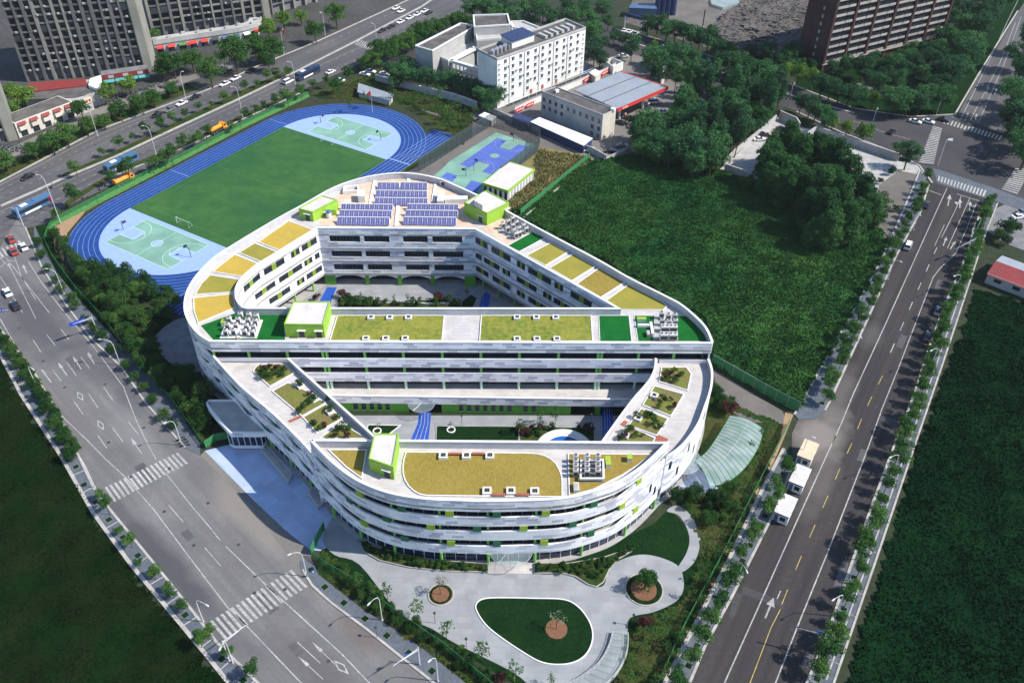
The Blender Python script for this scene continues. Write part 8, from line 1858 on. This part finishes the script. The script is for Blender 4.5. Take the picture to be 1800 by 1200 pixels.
for k, (px, py) in enumerate(((909, 595), (944, 595), (979, 595))): planter(px, py, ('left', 'middle', 'right')[k]+' planter on the front edge of the right green roof lawn', 'square planters of the middle roof')
for k, (px, py) in enumerate(((779, 800), (820, 800), (861, 800))): planter(px, py, ('left', 'middle', 'right')[k]+' planter on the back edge of the golden front bed', 'square planters of the front roof', sc=1.1)
for k, (px, py) in enumerate(((856, 862), (898, 862), (940, 863))): planter(px, py, ('left', 'middle', 'right')[k]+' planter on the front edge of the golden front bed', 'square planters of the front roof', sc=1.1)
for k, (px, py) in enumerate(((528, 677), (553, 700), (580, 722))): planter(px, py, ordw(k+1)+' planter from the top in the left rooftop garden', 'square planters of the rooftop gardens', 12.58, th=.7)
for k, (px, py) in enumerate(((1150, 694), (1122, 734), (1100, 764))): planter(px, py, ordw(k+1)+' planter from the top in the right rooftop garden', 'square planters of the rooftop gardens', 12.58, th=-.5)
for k, (px, py, lab) in enumerate(((800, 797, 'back left'), (841, 797, 'back right'), (877, 869, 'front left'), (919, 869, 'front right'))):
    x, y = G(px, py, ROOF+.5); r_ = thing('bench', 'red bench between planters of the front roof, '+lab+' one', 'bench', (x, y, ROOF+.17), 0, 'red benches of the front roof'); b = MB(); b.box((0, 0, .38), (2.5, .55, .08)); b.build('seat', 'roof_red' if 0 else 'brick_red', r_)
    for xx in (-1, 1): b = MB(); b.box((xx, 0, 0), (.12, .5, .38)); b.build('leg', 'steel_dark', r_)
# solar collectors
def solar_row(x0p, x1p, yp, lab):
    a = G(x0p, yp, ROOF+.9); c = G(x1p, yp, ROOF+.9); L = c[0]-a[0]; r_ = thing('solar_collector_row', lab, 'solar panels', ((a[0]+c[0])/2, a[1], ROOF+.04), 0, 'rows of solar collectors'); n = max(3, round(L/1.25)); w = L/n
    for k in range(n):
        x = -L/2+w*(k+.5); b = MB(); y0, y1, z0, z1 = -1.1, .85, .3, 1.55
        b.face([(x-w*.46, y0, z0), (x+w*.46, y0, z0), (x+w*.46, y1, z1), (x-w*.46, y1, z1)], m=0); b.face([(x-w*.46, y0, z0-.05), (x+w*.46, y0, z0-.05), (x+w*.46, y1, z1-.05), (x-w*.46, y1, z1-.05)], m=1)
        for t in (0, .5, 1): b.tube([(x-w*.46+w*.92*t, y0, z0+.02), (x-w*.46+w*.92*t, y1, z1+.02)], .022, 4, m=1)
        b.build('collector', ['solar_blue', 'steel_white'], r_)
    b = MB(); b.tube([(-L/2, .85, 1.6), (L/2, .85, 1.6)], .16, 8); b.build('header_tube', 'steel_white', r_)
    for s in (-L/2, 0, L/2): b = MB(); b.tube([(s, -.8, 0), (s, -.8, .35), (s, .75, 1.45), (s, .75, 0)], .04, 4); b.build('stand', 'steel', r_)
solar_row(664, 702, 327, 'back row, left half, of the rear solar collector block'); solar_row(704, 751, 327, 'back row, right half, of the rear solar collector block')
solar_row(661, 751, 341, 'middle row of the rear solar collector block'); solar_row(659, 752, 354, 'front row of the rear solar collector block')
solar_row(600, 691, 365, 'back row of the left solar collector block'); solar_row(597, 689, 376, 'middle row of the left solar collector block'); solar_row(593, 685, 388, 'front row of the left solar collector block')
solar_row(716, 806, 365, 'back row of the right solar collector block'); solar_row(713, 805, 376, 'middle row of the right solar collector block'); solar_row(709, 802, 388, 'front row of the right solar collector block')
x, y = G(578, 377, ROOF+1); r_ = thing('water_tank', 'white upright tank with a blue top beside the left lime stair house', 'tank', (x, y, ROOF+.03)); b = MB(); b.cyl((0, 0), .7, 0, 1.6, 12); b.build('tank', 'cap_white', r_); b = MB(); b.cyl((0, 0), .7, 1.6, 2.3, 12, .5); b.build('tank_top', 'paint_blue', r_)
# black fan boxes by the panels
for px, py, lab in ((635, 342, 'dark louvred fan box with two round fans left of the solar rows'), (779, 318, 'pair of black fans on the curved rim of the north roof')):
    x, y = G(px, py, ROOF+1.5); r_ = thing('exhaust_fan', lab, 'fan', (x, y, ROOF+.03)); b = MB(); b.box((0, 0, 0), (1.5, 1.2, 1.5)); b.build('casing', 'cap_white', r_); b = MB(); b.box((0, -.62, .2), (1.2, .06, 1.2)); b.build('louvre', 'steel_dark', r_)
    for s in (-.4, .4): b = MB(); b.cyl((s, 0), .32, 1.5, 1.8, 10); b.build('fan', 'steel_dark', r_)
# ---------------------------------------------------------------- haze
hz = bpy.data.materials.new('haze_air'); hz.use_nodes = True; t = hz.node_tree; t.nodes.remove(t.nodes['Principled BSDF'])
pv = N(t, 'ShaderNodeVolumePrincipled'); pv.inputs['Color'].default_value = (.8, .85, .88, 1); pv.inputs['Density'].default_value = .000045; pv.inputs['Anisotropy'].default_value = 0
t.links.new(pv.outputs[0], t.nodes['Material Output'].inputs['Volume']); MATS['haze_air'] = hz
b = MB(); b.prism([(-1550, -950), (1550, -950), (1550, 2250), (-1550, 2250)], -1.2, 152); tag(b.build('haze', 'haze_air'), 'thin bluish haze softening the far blocks and trees', 'haze', kind='stuff')
